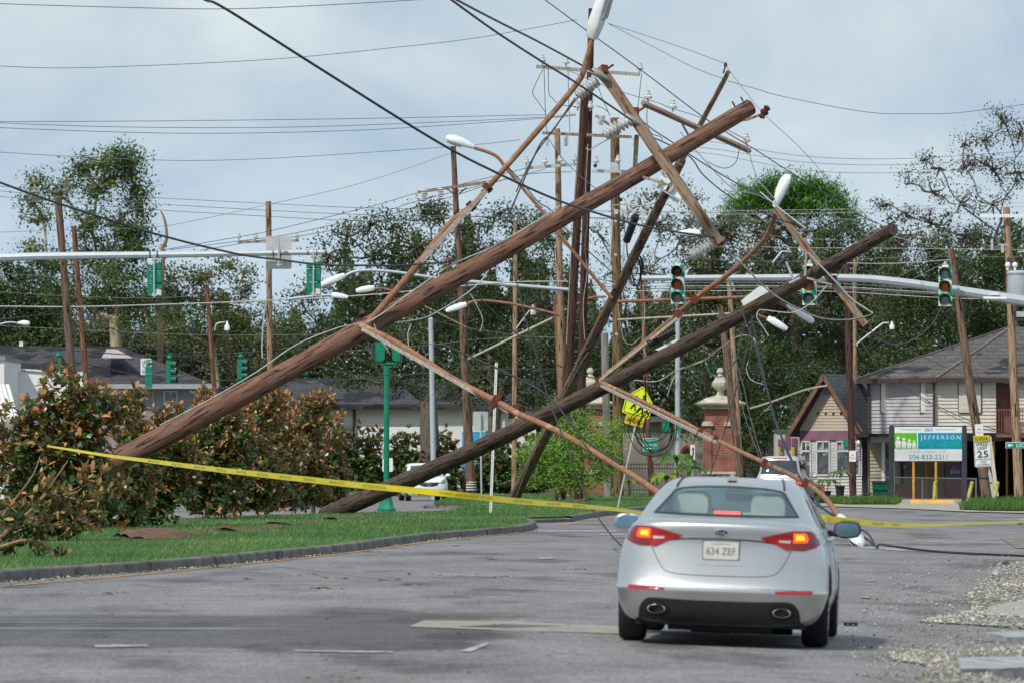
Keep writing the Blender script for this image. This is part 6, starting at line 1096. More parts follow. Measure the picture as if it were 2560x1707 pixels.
mb = MB(); mb.prism([gp(-.02, -ov+.05, zp-.02), gp(-1.5, -ov+.05, zp-1.5*k-.02), gp(-1.12, 0, ze+.1), gp(0, 0, zp-.28)], rd*.04); mb.build('eave_soffit', BROWN, G); mb = MB(); mb.prism([gp(-.16, -.03, 4.3), gp(.2, -.03, 4.3), gp(.02, -.03, 4.75)], rd*.03); mb.build('gable_vent', mat('vent_grey', (.25, .23, .24), rough=.8), G)
mb = MB()
for u in (-.35, -.02, .3, .62): q = gp(u, -.04, 3.55); mb.box(q, (.09, .04, .07))
mb.build('nail_holes', DARKI, G)
mb = MB(); xa, xb = X_(1941, 248), X_(1999, 248); mb.b2(xa, xb, 248, 250.5, 0, Z_(1078, 248)); an = mb.build('annex', mat('annex_pale', (.52, .48, .48), (.42, .38, .39), 2, .8), G); mb = MB(); mb.b2(xa-.06, xb+.05, 247.9, 250.5, Z_(1078, 248), Z_(1073, 248)); mb.build('annex_roof', mat('felt_grey', (.12, .12, .12), rough=.9), an)
mb = MB()
for (a, b_, c, d) in ((1945, 1097, 1960, 1114), (1962, 1092, 1976, 1122), (1979, 1094, 1993, 1114)): mb.pbox(a, b_, c, d, 247.96, .04)
mb.build('mauve_panels', PURP, an); mb = MB(); mb.pbox(1945, 1117, 1951, 1152, 247.95, .05); mb.pbox(1980, 1117, 1986, 1152, 247.95, .05); mb.build('yellow_curtains', mat('curtain_yellow', (.55, .42, .04), rough=.8), an); mb = MB(); mb.pbox(1952, 1117, 1960, 1152, 247.97, .03); mb.pbox(1987, 1117, 1993, 1152, 247.97, .03); mb.build('panes', GLASS, an)
mb = MB(); mb.b2(X_(1940, 244), X_(2060, 244), 243.4, 243.6, 0, .62); tag(mb.build('low_wall', BRICK), 'low pink-red brick planter wall in front of the gabled house', 'wall')
# barber pole, bin, pots
def barber(label, x, y0, y1, Y):
    c = at(x, y1, Y); h = (at(x, y0, Y)-c).length; t = thing('barber_pole', label, 'barber pole', c, 'striped barber poles'); mb = MB(); mb.tube([c+V((0, 0, .1)), c+V((0, 0, h*.72))], .075, 16); mb.build('cylinder', mat('barber_white', (.7, .7, .7), rough=.3), t, sm_=50)
    for (ph, m) in ((0, mat('barber_red', (.6, .03, .02), rough=.35)), (pi, mat('barber_blue', (.02, .07, .45), rough=.35))):
        mb = MB(); vs = []; n = 40
        for i in range(n+1): u = i/n; a = ph+u*4*pi; z = .1+u*(h*.72-.16); vs += [c+V((.078*cos(a), .078*sin(a), z)), c+V((.078*cos(a), .078*sin(a), z+.055))]
        mb.add(vs, [(2*i, 2*i+2, 2*i+3, 2*i+1) for i in range(n)]); mb.build('stripe', m, t)
    mb = MB(); mb.lathe([(.09, 0), (.09, .08), (.05, .1)], c, (0, 0, 1), 14); mb.lathe([(.05, 0), (.085, .02), (.085, .08), (.04, .1)], c+V((0, 0, h*.72)), (0, 0, 1), 14); mb.build('collar', GALVD, t, sm_=40); mb = MB(); mb.ball(c+V((0, 0, h*.72+.2)), .12, 14); mb.build('globe', WHITE, t, sm_=60)
barber('striped barber pole with white globe beside the gabled house', 2148, 1104, 1150, 244.6); barber('second, dimmer barber pole under the dental sign', 2261, 1140, 1170, 240.8)
b = gY(2200, 228); t = thing('wheelie_bin', 'green wheeled rubbish bin with scraped white marks', 'bin', b); s = FP/228; mb = MB(); wb, wt = 30/s, 38/s; H_ = 46/s
mb.add([b+V((i*wb/2, j*.3, 0)) for (i, j) in ((-1, -1), (1, -1), (1, 1), (-1, 1))]+[b+V((i*wt/2, j*.36, H_)) for (i, j) in ((-1, -1), (1, -1), (1, 1), (-1, 1))], [(3, 2, 1, 0), (4, 5, 6, 7), (0, 1, 5, 4), (1, 2, 6, 5), (2, 3, 7, 6), (3, 0, 4, 7)]); mb.box(b+V((0, -.02, H_*.66)), (wt*.99, .74, .05)); mb.build('body', mat('bin_green', (.0, .11, .06), (.0, .08, .045), 4, .5, c3=(.45, .4, .38), s3=2.3, t3=.70, w3=.01), t)
mb = MB(); mb.box(b+V((0, 0, H_+.04)), (wt*1.06, .8, .07)); mb.build('lid', mat('bin_lid', (.015, .03, .025), rough=.6), t)
for x in (-1, 1): mb = MB(); mb.tube([b+V((x*wb*.45+.1*x, .2, .1)), b+V((x*wb*.45+.16*x, .2, .1))], .1, 14); mb.build('wheel', BLACKR, t, sm_=40)
for (i, (x, w_, h_, pl, lb)) in enumerate(((2069, 18, 26, (.10, .22, .03), 'black pot with small banana in front of the gabled house'), (2100, 24, 38, (.16, .24, .05), 'tall black pot with yellow-green banana, nearest the dark pole'), (2037, 16, 26, (.2, .16, .08), 'black pot with dead plant left of the other pots'), (2166, 20, 18, (.14, .2, .12), 'low pot of grey-green aloe left of the bin'))):
    Yp = 228.5; b = gY(x, Yp); s = FP/Yp; t = thing('potted_plant', lb, 'potted plant', b, 'plant pots along the shop front'); mb = MB(); r = w_/2/s; hh = h_/s; mb.lathe([(r*.7, 0), (r*.95, hh*.9), (r*1.1, hh*.92), (r*1.1, hh), (r*.9, hh), (r*.85, hh*.9)], b, (0, 0, 1), 16); mb.build('pot', mat('pot_black', (.025, .028, .03), rough=.5), t, sm_=40)
    Vs = []; Cs = []; rs_ = random.Random(i+3); top = b+V((0, 0, hh)); n = 9
    for j in range(n):
        a = 2*pi*j/n+rs_.uniform(-.2, .2); d = V((cos(a), sin(a), 0)); sd = V((-d.y, d.x, 0)); L_ = (.55 if i < 2 else .3)*rs_.uniform(.8, 1.2); st = (.35, .5, .1, 0)[i]; prev = None
        for q in range(6):
            u = q/5; p = top+V((0, 0, st))+d*L_*u+V((0, 0, L_*(1.0*u-1.3*u*u))); ww = (.09 if i < 2 else .03)*sin(pi*min(1, .12+.86*u)); cur = (p-sd*ww, p+V((0, 0, -.03)), p+sd*ww)
            if prev: Vs += [prev[0], cur[0], cur[1], prev[1], prev[1], cur[1], cur[2], prev[2]]; Cs += [[c*rs_.uniform(.7, 1.3) for c in pl]+[1]]*2
            prev = cur
    place('leaves', fastmesh('leaves', np.array([tuple(a) for a in Vs]), 4, BAN, np.array(Cs)), t, Matrix()); mb = MB(); mb.tube([top-V((0, 0, .05)), top+V((0, 0, st+.02))], .02, 6); mb.build('stem', MATS['plant_stem'], t)
# bollards, wheel stops, fence rail
for (x0, y0, x1, y1, lb) in ((2338, 1206, 2335, 1252, 'nearly upright dented yellow bollard'), (2430, 1206, 2417, 1240, 'yellow bollard leaning right beside the sign post'), (2494, 1206, 2484, 1240, 'yellow bollard leaning right, behind the speed sign post')):
    p = at(x1, y1, 226); p.z = 0; q = at(x0, y0, 226); t = thing('bollard', lb, 'bollard', p, 'yellow steel bollards'); mb = MB(); mb.tube([p-V((0, 0, .1)), q], .075, 12); mb.lathe([(.075, 0), (.05, .05), (.01, .065)], q, q-p, 12); mb.build('post', mat('bollard_yellow', (.50, .48, .09), (.36, .33, .07), 6, .7, c3=(.1, .07, .05), s3=6, t3=.6), t, sm_=40)
for (x0, x1, y, m, lb) in ((2276, 2384, 1259, mat('stop_yellow', (.72, .45, .12), (.6, .36, .1), 4, .8), 'long orange-yellow concrete wheel stop under the dental sign'), (2414, 2460, 1258, mat('stop_blue', (.30, .52, .68), (.22, .4, .52), 5, .8, c3=(.4, .4, .38), s3=3, t3=.6), 'pale blue wheel stop just right of the dental sign'), (2492, 2522, 1260, MATS['stop_blue'], 'pale blue wheel stop by the foot of the tan right pole')):
    a = gr(x0, y); c = gr(x1, y); mb = MB(); mb.prism([(a.x, a.y-.1, .03), (a.x, a.y+.1, .03), (a.x, a.y+.07, .16), (a.x, a.y-.07, .16)], (c.x-a.x, 0, 0)); tag(mb.build('wheel_stop', m), lb, 'wheel stop', 'concrete wheel stops')
t = thing('chain_link_fence', 'thin low chain link fence with rusty rails under the dental sign', 'fence', gY(2300, 229)); mb = MB(); Yf = 229; mb.tube([at(2170, 1191, Yf), at(2440, 1196, Yf)], .022, 6); mb.build('rail', mat('rail_rust', (.2, .17, .15), rough=.8), t)
for x in (2172, 2306, 2440): mb = MB(); mb.tube([gY(x, Yf), at(x, 1190+(x-2170)*.02, Yf)], .028, 6); mb.build('post', MATS['rail_rust'], t)
mb = MB(); a = at(2172, 1192, Yf); c = gY(2440, Yf); n = 46
for i in range(n):
    x = a.x+(c.x-a.x)*i/(n-1)
    for sg in (-1, 1): x2 = x+sg*a.z*.6; mb.add([(x-.003, Yf, a.z), (x+.003, Yf, a.z), (x2+.003, Yf, .02), (x2-.003, Yf, .02)], [(0, 1, 2, 3)])
mb.build('mesh', GALVD, t)
# ---- signs ---------------------------------------------------------------------
Ys = 219; s = FP/Ys; t = thing('business_sign', 'white, green and blue dental office sign between two dark posts', 'sign', gY(2320, Ys))
for x in (2229, 2411): mb = MB(); mb.b2(X_(x-6, Ys), X_(x+6, Ys), Ys-.05, Ys+.2, 0, Z_(1067, Ys)); mb.prism([(X_(x-6, Ys), Ys-.05, Z_(1067, Ys)), (X_(x+6, Ys), Ys-.05, Z_(1067, Ys)), (X_(x+4, Ys), Ys-.05, Z_(1062, Ys)), (X_(x-3, Ys), Ys-.05, Z_(1062, Ys))], (0, .25, 0)); mb.build('post', mat('sign_post_navy', (.045, .052, .065), (.03, .035, .045), 4, .6), t)
mb = MB(); mb.pbox(2234, 1063, 2407, 1153, Ys, .18); pn = mb.build('frame', MATS['sign_post_navy'], t); mb = MB(); mb.pbox(2236, 1066, 2406, 1151, Ys-.02, .02); pn = mb.build('panel', SWHT, t)
mb = MB(); mb.pbox(2236, 1081, 2292, 1120, Ys-.03, .01); mb.build('green_field', mat('sign_lime', (.12, .48, .02), rough=.5), pn); mb = MB(); mb.pbox(2295, 1081, 2406, 1121, Ys-.03, .01); mb.build('blue_field', mat('sign_teal', (.0, .30, .48), rough=.5), pn)
TEALT = mat('sign_text_teal', (.17, .40, .46), rough=.5); mb = MB(); text(mb, '3809', face_cam(at(2321, 1073, Ys), 0, .035), 22/s, 8/s); mb.build('lettering', TEALT, pn); mb = MB(); text(mb, '504-833-2211', face_cam(at(2320, 1141, Ys), 0, .035), 96/s, 12/s); mb.build('lettering', TEALT, pn); mb = MB(); mb.pbox(2252, 1072, 2303, 1073, Ys-.03, .01); mb.build('rule_line', TEALT, pn); mb = MB(); mb.pbox(2338, 1072, 2390, 1073, Ys-.03, .01); mb.build('rule_line', TEALT, pn)
mb = MB(); text(mb, 'Charles Jouandot, DDS', face_cam(at(2320, 1128, Ys), 0, .035), 88/s, 7/s); mb.build('lettering', mat('sign_text_faded', (.55, .62, .60), rough=.5), pn)
mb = MB(); text(mb, 'J E F F E R S O N', face_cam(at(2351, 1094, Ys), 0, .045), 100/s, 13/s); mb.build('lettering', SWHT, pn); mb = MB(); text(mb, 'DENTAL CARE', face_cam(at(2351, 1111, Ys), 0, .045), 102/s, 11/s); mb.build('lettering', mat('sign_text_green', (.03, .45, .19), rough=.5), pn)
mb = MB()
for (x, r, h) in ((2245, 4.2, 30), (2259.5, 3.9, 27), (2273, 3.4, 23), (2285, 3.1, 20)):
    c = at(x, 1120-h+r, Ys); mb.lathe([(r/s, 0), (r/s, .01)], c+V((0, -.04, 0)), (0, -1, 0), 16); yb = 1120; w_ = r*1.65
    poly = [(-.7*w_, 0), (-.95*w_, h*.35), (-w_, h*.55), (-.6*w_, h*.68), (.6*w_, h*.68), (w_, h*.55), (.95*w_, h*.35), (.7*w_, 0), (.2*w_, 0), (0, h*.3), (-.2*w_, 0)]
    mb.prism([at(x+a, yb-z, Ys)+V((0, -.045, 0)) for (a, z) in poly], (0, .005, 0))
mb.build('family_figures', SWHT, pn)
# speed limit
Yz = 203; s = FP/Yz; b = gY(2487, Yz); t = thing('speed_limit_sign', 'leaning school speed limit 25 sign on a scraped white post', 'sign', b); tl = radians(2.5)
mb = MB(); mb.beam(b, at(2474, 1180, Yz), .10, .06); mb.beam(at(2474, 1180, Yz), at(2463, 1092, Yz+.06), .06, .05); mb.build('post', mat('post_white_scraped', (.52, .54, .53), (.4, .42, .41), 5, .6, c3=(.1, .06, .05), s3=4, t3=.62), t)
mb = MB(); M, _ = plate(mb, 2456, 1127, 42, 78, Yz-.1, tl, .04); p1 = mb.build('panel', SWHT, t); mb = MB(); M2, _ = plate(mb, 2453.5, 1095, 40, 15, Yz-.13, tl, .04); p2 = mb.build('school_panel', YEL, t)
def T_(mb, M, w_, x, y, w, h): text(mb, w_, M @ Matrix.Translation((x/s, -y/s, .025)), w/s, h/s)
mb = MB(); T_(mb, M2, 'SCHOOL', 0, 0, 34, 9); mb.build('lettering', BLK, p2)
mb = MB(); 
for a_ in (('SPEED', 0, -18, 31, 8), ('LIMIT', 0, -8, 24, 8), ('25', 0, 7, 28, 16), ('WHEN', 1, 26, 16, 4.5), ('FLASHING', 1, 33, 30, 4.5)): mb = MB(); T_(mb, M, *a_); mb.build('lettering', BLK, p1)
mb = MB()
for (a, b_) in ((-38.2, -37.4), (19.4, 20.4), (37.4, 38.2)): mb.add([M @ V((x/s, -y/s, .02)) for (x, y) in ((-20, a), (20, a), (20, b_), (-20, b_))], [(3, 2, 1, 0)])
for x0 in (-20.3, 19.7): mb.add([M @ V((x/s, -y/s, .02)) for (x, y) in ((x0, -38), (x0+.7, -38), (x0+.7, 38), (x0, 38))], [(3, 2, 1, 0)])
mb.build('border_lines', BLK, p1); mb = MB(); mb.lathe([(.23, -.03), (.23, .03)], at(2462, 1195, 205.2), (.05, 0, 1), 16); mb.build('strap', BLK, t)
for (x, y, w_, h_, Y, tl2, lb) in ((2448, 1074, 20, 30, 204.6, .05, 'faded no parking sign nailed above the speed limit sign'), (2131.5, 1139, 17, 27, 235.2, 0, 'faded no parking sign on the dark pole by the gabled house')):
    t = thing('sign', lb, 'sign', at(x, y+h_/2, Y), 'faded no parking signs'); s2 = FP/Y; mb = MB(); M, _ = plate(mb, x, y, w_, h_, Y-.1, tl2, .02); mb.build('panel', SWHT, t); mb = MB(); text(mb, 'NO', M @ Matrix.Translation((0, 3/s2, .02)), 8/s2, 5/s2); text(mb, 'PARKING', M @ Matrix.Translation((0, -5/s2, .02)), 14/s2, 4/s2); mb.build('lettering', SRED, t)
t = thing('street_name_sign', 'green street name sign reading Lions cut by the right edge', 'sign', at(2540, 1120, 206)); s2 = FP/206; mb = MB(); M, _ = plate(mb, 2562, 1112, 96, 16, 206, 0, .03); mb.build('panel', SWHT, t); mb = MB(); plate(mb, 2562, 1112, 93, 13.5, 205.97, 0, .02); mb.build('green_field', SGRN, t)
mb = MB(); text(mb, 'LIONS CT', face_cam(at(2574, 1112, 205.9), 0, .05), 66/s2, 9/s2); mb.prism([at(a, b_, 205.88) for (a, b_) in ((2518, 1112), (2524, 1107), (2524, 1110), (2531, 1110), (2531, 1114), (2524, 1114), (2524, 1117))], (0, .005, 0)); mb.build('lettering', SWHT, t); mb = MB(); mb.tube([gY(2585, 206.1), at(2585, 1104, 206.1)], .03, 8); mb.build('post', GALV, t)
t = thing('sign', 'small green sign in the corner window area of the gabled house', 'sign', at(2114, 1113, 244.9)); mb = MB(); plate(mb, 2114, 1105, 14, 16, 244.9, 0, .01); mb.build('panel', SGRN, t)
# school crossing sign
Yx = 176; s = FP/Yx; tl = radians(-15); b = gY(1541, Yx); t = thing('crossing_sign', 'tilted yellow-green school crossing sign with an AHEAD plate', 'sign', b); mb = MB(); mb.beam(b, at(1588, 1062, Yx), .07, .05); mb.beam(at(1588, 1062, Yx), at(1604, 985, Yx), .05, .04); mb.build('post', mat('post_perforated_steel', (.5, .5, .49), (.35, .35, .35), 8, .6), t)
M = face_cam(at(1597, 1005, Yx-.06), tl); P = [(-33, -33), (33, -33), (36, 10), (0, 42), (-36, 10)]; P = [(-35, -31), (-31, -35), (31, -35), (35, -31), (35, 4), (32, 9), (3, 40), (-3, 40), (-32, 9), (-35, 4)]
mb = MB(); mb.prism([M @ V((a/s, b_/s, 0)) for (a, b_) in P], (0, .015, 0)); pn = mb.build('panel', YELG, t)
mb = MB(); Q = [(a*.92, b_*.92) for (a, b_) in P]; Q2 = [(a*.885, b_*.885) for (a, b_) in P]; n = len(P); mb.add([M @ V((a/s, b_/s, .012)) for (a, b_) in Q+Q2], [(i, (i+1) % n, n+(i+1) % n, n+i) for i in range(n)])
def fig(ox, k):
    for (poly) in ([(-3, 14), (3, 14), (5, 8), (7, 2), (5, 1), (3, 7), (3, -1), (-3, -1), (-3, 7), (-6, 2), (-8, 3), (-5, 10)], [(-3, -1), (3, -1), (3, -6), (5, -12), (6, -20), (9, -20), (8, -22), (3, -22), (2, -13), (0, -8), (-3, -13), (-7, -21), (-10, -20), (-7, -12), (-4, -6)]):
        mb.prism([M @ V(((ox+a*k)/s, (b_*k-3)/s, .02)) for (a, b_) in poly], (0, .004, 0))
    mb.add([M @ V(((ox+3.6*k*cos(a))/s, (18.5*k-3+3.6*k*sin(a))/s, .02)) for a in [i*pi/7 for i in range(14)]], [list(range(14))])
fig(10, 1.12); fig(-9, .85); mb.build('pictogram', BLK, pn)
mb = MB(); M, _ = plate(mb, 1586, 1050, 47, 26, Yx-.06, tl, .04); pa = mb.build('ahead_plate', YEL, t); mb = MB(); text(mb, 'AHEAD', M @ Matrix.Translation((0, 0, .025)), 40/s, 13/s); mb.build('lettering', BLK, pa)
t = thing('sign', 'teal playground sign inside the cable loops', 'sign', at(1626, 1130, 230)); s = FP/230; mb = MB(); M, _ = plate(mb, 1626.5, 1111, 38, 34, 230, 0, .05); mb.build('panel', SWHT, t); mb = MB(); plate(mb, 1626.5, 1111, 35.5, 31.5, 229.97, 0, .04); mb.build('field', mat('sign_teal_green', (.0, .36, .27), rough=.5), t); mb = MB()
text(mb, 'JEFFERSON', M @ Matrix.Translation((0, 8.5/s, .05)), 29/s, 5.5/s); text(mb, 'PLAYGROUND', M @ Matrix.Translation((0, -.5/s, .05)), 32/s, 5.5/s); mb.prism([M @ V((a/s, b_/s, .05)) for (a, b_) in ((-11, -9), (-6, -6), (-6, -8), (10, -8), (10, -10), (-6, -10), (-6, -12))], (0, .004, 0)); mb.build('lettering', SWHT, t)
t = thing('sign', 'narrow white sign with curving black arrow before the brick pillar', 'sign', gY(1731, 243)); s = FP/243; mb = MB(); M, _ = plate(mb, 1731.5, 1131, 12, 40, 243, 0, .02); mb.build('panel', SWHT, t); mb = MB(); mb.prism([M @ V((a/s, b_/s, .02)) for (a, b_) in ((1, 15), (4, 8), (2, 8), (3, 0), (0, -14), (-3, -14), (0, 0), (0, 8), (-2, 8))], (0, .004, 0)); mb.build('arrow', BLK, t); mb = MB(); mb.tube([gY(1731, 243.1), at(1731, 1150, 243.1)], .03, 6); mb.build('post', GALV, t)
t = thing('sign', 'grey back of a square sign in front of the young magnolias', 'sign', gY(1203, 225)); mb = MB(); plate(mb, 1201.5, 1052, 37, 48, 225, 0, .05); mb.build('panel', SGRY, t); mb = MB(); mb.tube([gY(1204, 224.9), at(1201, 1030, 224.9)], .035, 8); mb.build('post', GALV, t)
t = thing('sign_post', 'bare white perforated square sign post on the median', 'sign post', gr(1226, 1292)); b = gr(1226, 1292); T = at(1241, 906, b.y); mb = MB(); mb.beam(b, T, .075, .075); mb.build('post', SWHT, t); mb = MB(); 
for i in range(90): p = b.lerp(T, (i+.5)/90); mb.box(p+V((0, -.0385, 0)), (.018, .004, .022))
mb.build('perforations', BLK, t)
for (x, y, top, lb) in ((798, 1278, 1223, 'survey stake with pink ribbon beside the dark pole foot'), (939, 1232, 1172, 'survey stake with pink ribbon left of the green post'), (1283, 1240, 1172, 'survey stake with pink ribbon left of the leaning pole foot')):
    b = gr(x, max(y, 1236)); T = at(x, top, b.y); t = thing('survey_stake', lb, 'survey stake', b, 'wooden survey stakes'); mb = MB(); mb.beam(b, T, .04, .02); mb.build('stake', BARKT, t); mb = MB(); s = FP/b.y; mb.prism([T+V((a/s, -.02, -z/s)) for (a, z) in ((0, 3), (4, 2), (6, 12), (9, 22), (7, 24), (4, 14), (0, 8))], (0, .01, 0)); mb.build('ribbon', mat('ribbon_pink', (.8, .06, .25), rough=.5), t)
for (x, y) in ((1395, 1228), (1350, 1238), (1500, 1232)):
    pass
# ---- brick gate pillars -----------------------------------------------------------
def pillar(label, px):
    Yp = 252; s = FP/Yp; c = gY(px, Yp); t = thing('gate_pillar', label, 'pillar', c, 'red brick gate pillars with stone urns'); def_ = lambda py: Z_(py, Yp)
    mb = MB(); w_ = 84/s; mb.b2(c.x-w_/2, c.x+w_/2, Yp-w_/2, Yp+w_/2, 0, def_(1062)); mb.b2(c.x-w_/2+.05, c.x+w_/2-.05, Yp-w_/2+.05, Yp+w_/2-.05, def_(1062), def_(1018)); mb.b2(c.x-w_/2-.04, c.x-w_/2+.32, Yp-w_/2-.06, Yp-w_/2+.1, 0, def_(1064)); mb.b2(c.x+w_/2-.55, c.x+w_/2+.04, Yp-w_/2-.06, Yp-w_/2+.1, 0, def_(1064)); mb.build('shaft', BRICK, t)
    for (a, b_) in ((c.x-w_/2-.12, c.x-w_/2+.4), (c.x+w_/2-.62, c.x+w_/2+.12)): mb = MB(); yf = Yp-w_/2; mb.prism([(a, yf-.14, def_(1064)), (b_, yf-.14, def_(1064)), (b_, yf-.14, def_(1060)), (b_-.08, yf-.14, def_(1053)), (a+.08, yf-.14, def_(1053)), (a, yf-.14, def_(1060))], (0, .16, 0)); mb.build('stone_band', STONE, t)
    mb = MB(); mb.b2(c.x-w_/2-.1, c.x+w_/2+.1, Yp-w_/2-.12, Yp+w_/2+.1, def_(1184), def_(1178)); mb.build('stone_band', STONE, t)
    mb = MB(); r2 = sqrt(2); h = lambda a: a/s*r2; i0 = len(mb.v); mb.lathe([(h(44), def_(1021)), (h(46), def_(1016)), (h(52), def_(1014)), (h(60), def_(1010)), (h(61), def_(1006)), (h(50), def_(1003)), (h(40), def_(996)), (h(38), def_(995)), (h(20), def_(990))], (c.x, Yp, 0), (0, 0, 1), 4); mb.build('cap', STONE, t)
    mb = MB()
    for i in range(15): x = c.x-w_/2+w_*(i+.5)/15; mb.b2(x-.035, x+.035, Yp-w_/2-.09, Yp-w_/2+.0, def_(1022), def_(1018))
    mb.build('dentils', STONE, t)
    pr = [(20, 996), (19, 992), (10, 986), (7.5, 980), (7.5, 976), (10, 974), (17, 968), (20, 962), (20, 955), (17, 951), (15, 948), (10, 941), (6, 937), (5.5, 932), (9, 930), (9, 926), (6, 921), (4, 919)]; mb = MB(); mb.lathe([(a/s, def_(b_)) for (a, b_) in pr], (c.x, Yp, 0), (0, 0, 1), 24)
    for i in range(len(mb.v)):
        q = mb.v[i]; dx, dy = q.x-c.x, q.y-Yp; r = sqrt(dx*dx+dy*dy)
        if def_(973) < q.z < def_(956): f = 1+.07*(1 if (i % 2) else -1); q.x = c.x+dx*f; q.y = Yp+dy*f
    mb.build('urn', STONE, t, sm_=35); return t
pillar('brick gate pillar with a stone urn, in the clear behind the leaning pole', 1801); pillar('brick gate pillar mostly hidden by the light green tree and the grey stub', 1476)
# ---- iron fences --------------------------------------------------------------------
def ironf(label, x0, x1, ytop, Y, gap=.13):
    t = thing('iron_fence', label, 'fence', gY((x0+x1)/2, Y), 'black iron picket fences'); a, b_ = X_(x0, Y), X_(x1, Y); zt = Z_(ytop, Y); mb = MB(); n = int((b_-a)/gap)
    for i in range(n): x = a+gap*i; mb.b2(x, x+.022, Y-.011, Y+.011, .1, zt)
    mb.build('pickets', STEELD, t)
    for z in (.25, zt-.28, zt-.08): mb = MB(); mb.b2(a, b_, Y-.02, Y+.02, z, z+.04); mb.build('rail', STEELD, t)
    x = a
    while x < b_: mb = MB(); mb.b2(x-.04, x+.04, Y-.04, Y+.04, 0, zt+.06); mb.build('post', STEELD, t); x += 2.44
ironf('black iron picket fence behind the young magnolias', 838, 1460, 1142, 282); ironf('black iron picket fence left of the brick pillar', 1500, 1752, 1156, 264); ironf('black iron picket fence behind the parked silver vehicle', 1850, 1942, 1158, 264)
# ---- background buildings --------------------------------------------------------------
Yb = 268; t = thing('grey_house', 'long grey house with dark storm-torn shingle roof behind the shrubs', 'house', gY(250, Yb)); zE2 = Z_(966, Yb); mb = MB(); mb.b2(X_(-120, Yb), X_(536, Yb), Yb, Yb+9, 0, zE2); mb.build('wall', GREYW, t)
a = at(-160, 968, Yb-.6); b_ = at(545, 968, Yb-.6); r1 = at(-160, 866, Yb+5); r2 = at(302, 866, Yb+5); k1 = V((b_.x, Yb+10.6, b_.z)); k0 = V((a.x, Yb+10.6, a.z)); mb = MB(); mb.add([a, b_, r2, r1, k1, k0], [(0, 1, 2, 3), (1, 4, 2), (3, 2, 4, 5)]); mb.build('roof', ROOFD, t)
mb = MB(); mb.b2(a.x, b_.x, Yb-.75, Yb-.62, zE2-.1, zE2+.12); mb.b2(a.x, b_.x, Yb-.62, Yb, zE2-.08, zE2-.02); mb.build('gutter', mat('gutter_grey', (.36, .37, .38), rough=.6), t)
def win(t, a, b_, c, d, Y, pane=GLASS, fr=WINW):
    mb = MB(); mb.pbox(a, b_, c, d, Y-.06, .06); w_ = mb.build('window', fr, t); mb = MB(); h = (b_+d)/2; mb.pbox(a+3, b_+3, c-3, h-1.5, Y-.075, .01); mb.pbox(a+3, h+1.5, c-3, d-3, Y-.075, .01); mb.build('pane', pane, w_)
win(t, 409, 976, 444, 1030, Yb); win(t, 266, 974, 302, 1030, Yb); mb = MB(); mb.pbox(380, 968, 386, 1120, Yb-.05, .05); mb.build('downspout', MATS['gutter_grey'], t)
mb = MB(); p = [at(x, y, Yb+.7+(898-y)*.115) for (x, y) in ((254, 897), (334, 898), (294, 876), (268, 875))]; mb.prism(p, (0, -.25, .05)); v_ = mb.build('roof_vent', mat('vent_pinkish', (.42, .36, .36), rough=.8), t)
mb = MB()
for i in range(5): y = 880+4*i; mb.beam(at(267-2*i, y, Yb+.35+(898-y)*.115), at(300+7*i, y, Yb+.35+(898-y)*.115), .03, .05)
mb.build('slats', mat('vent_slat', (.2, .17, .17), rough=.8), v_)
mb = MB(); mb.box(at(53, 862, Yb+5), (.18, .18, .3)); mb.build('flue', WALLW, t)
t = thing('white_shop', 'white shop corner with slatted metal awning at the left edge', 'building', gY(-40, 236)); mb = MB(); mb.b2(X_(-160, 236), X_(10, 236), 236, 244, 0, Z_(893, 236)); mb.build('wall', WALLW, t); mb = MB(); mb.b2(X_(-160, 236), X_(13, 236), 235.9, 244, Z_(900, 236), Z_(890, 236)); mb.build('cornice', GREYW, t)
mb = MB()
for i in range(9): x = -60+11*i; mb.beam(at(x-10, 960, 235.4), at(x+14, 1044, 234), .14, .03)
mb.beam(at(-80, 1048, 233.95), at(38, 1048, 233.95), .1, .22); mb.build('awning', SWHT, t)
t = thing('box_sign', 'blank white box sign behind the tallest magnolia', 'sign', gY(130, 243)); mb = MB(); mb.pbox(46, 929, 214, 1010, 243, .3); mb.build('cabinet', SWHT, t); mb = MB(); mb.tube([gY(60, 243.2), at(60, 1000, 243.2)], .08, 8); mb.build('post', GALVD, t); mb = MB(); mb.prism([at(x, y, 242.9) for (x, y) in ((18, 918), (110, 925), (110, 929), (20, 922))], (0, .1, 0)); mb.build('top_trim', SWHT, t)
Yw = 335; t = thing('warehouse', 'pale warehouse with dark roof behind the live oak', 'building', gY(1000, Yw)); mb = MB(); mb.b2(X_(600, Yw), X_(1340, Yw), Yw, Yw+12, 0, Z_(1012, Yw)); mb.build('wall', WALLW, t); a = at(590, 1014, Yw-.6); b_ = at(1350, 1014, Yw-.6); r1 = at(590, 945, Yw+5); r2 = at(1350, 945, Yw+5); mb = MB(); mb.add([a, b_, r2, r1], [(0, 1, 2, 3)]); mb.b2(a.x, b_.x, Yw-.7, Yw-.55, a.z-.2, a.z+.1); mb.build('roof', ROOFD, t)
mb = MB(); mb.pbox(882, 1012, 889, 1180, Yw-.3, .2); mb.build('post', BROWN, t); mb = MB(); mb.pbox(832, 1062, 893, 1072, Yw-.3, .2); mb.pbox(886, 1062, 895, 1180, Yw-.35, .2); mb.pbox(832, 1062, 838, 1180, Yw-.35, .2); mb.build('bay_frame', GREYW, t); mb = MB(); mb.pbox(838, 1073, 886, 1180, Yw-.1, .05); mb.build('shutter_door', WALLW, t)
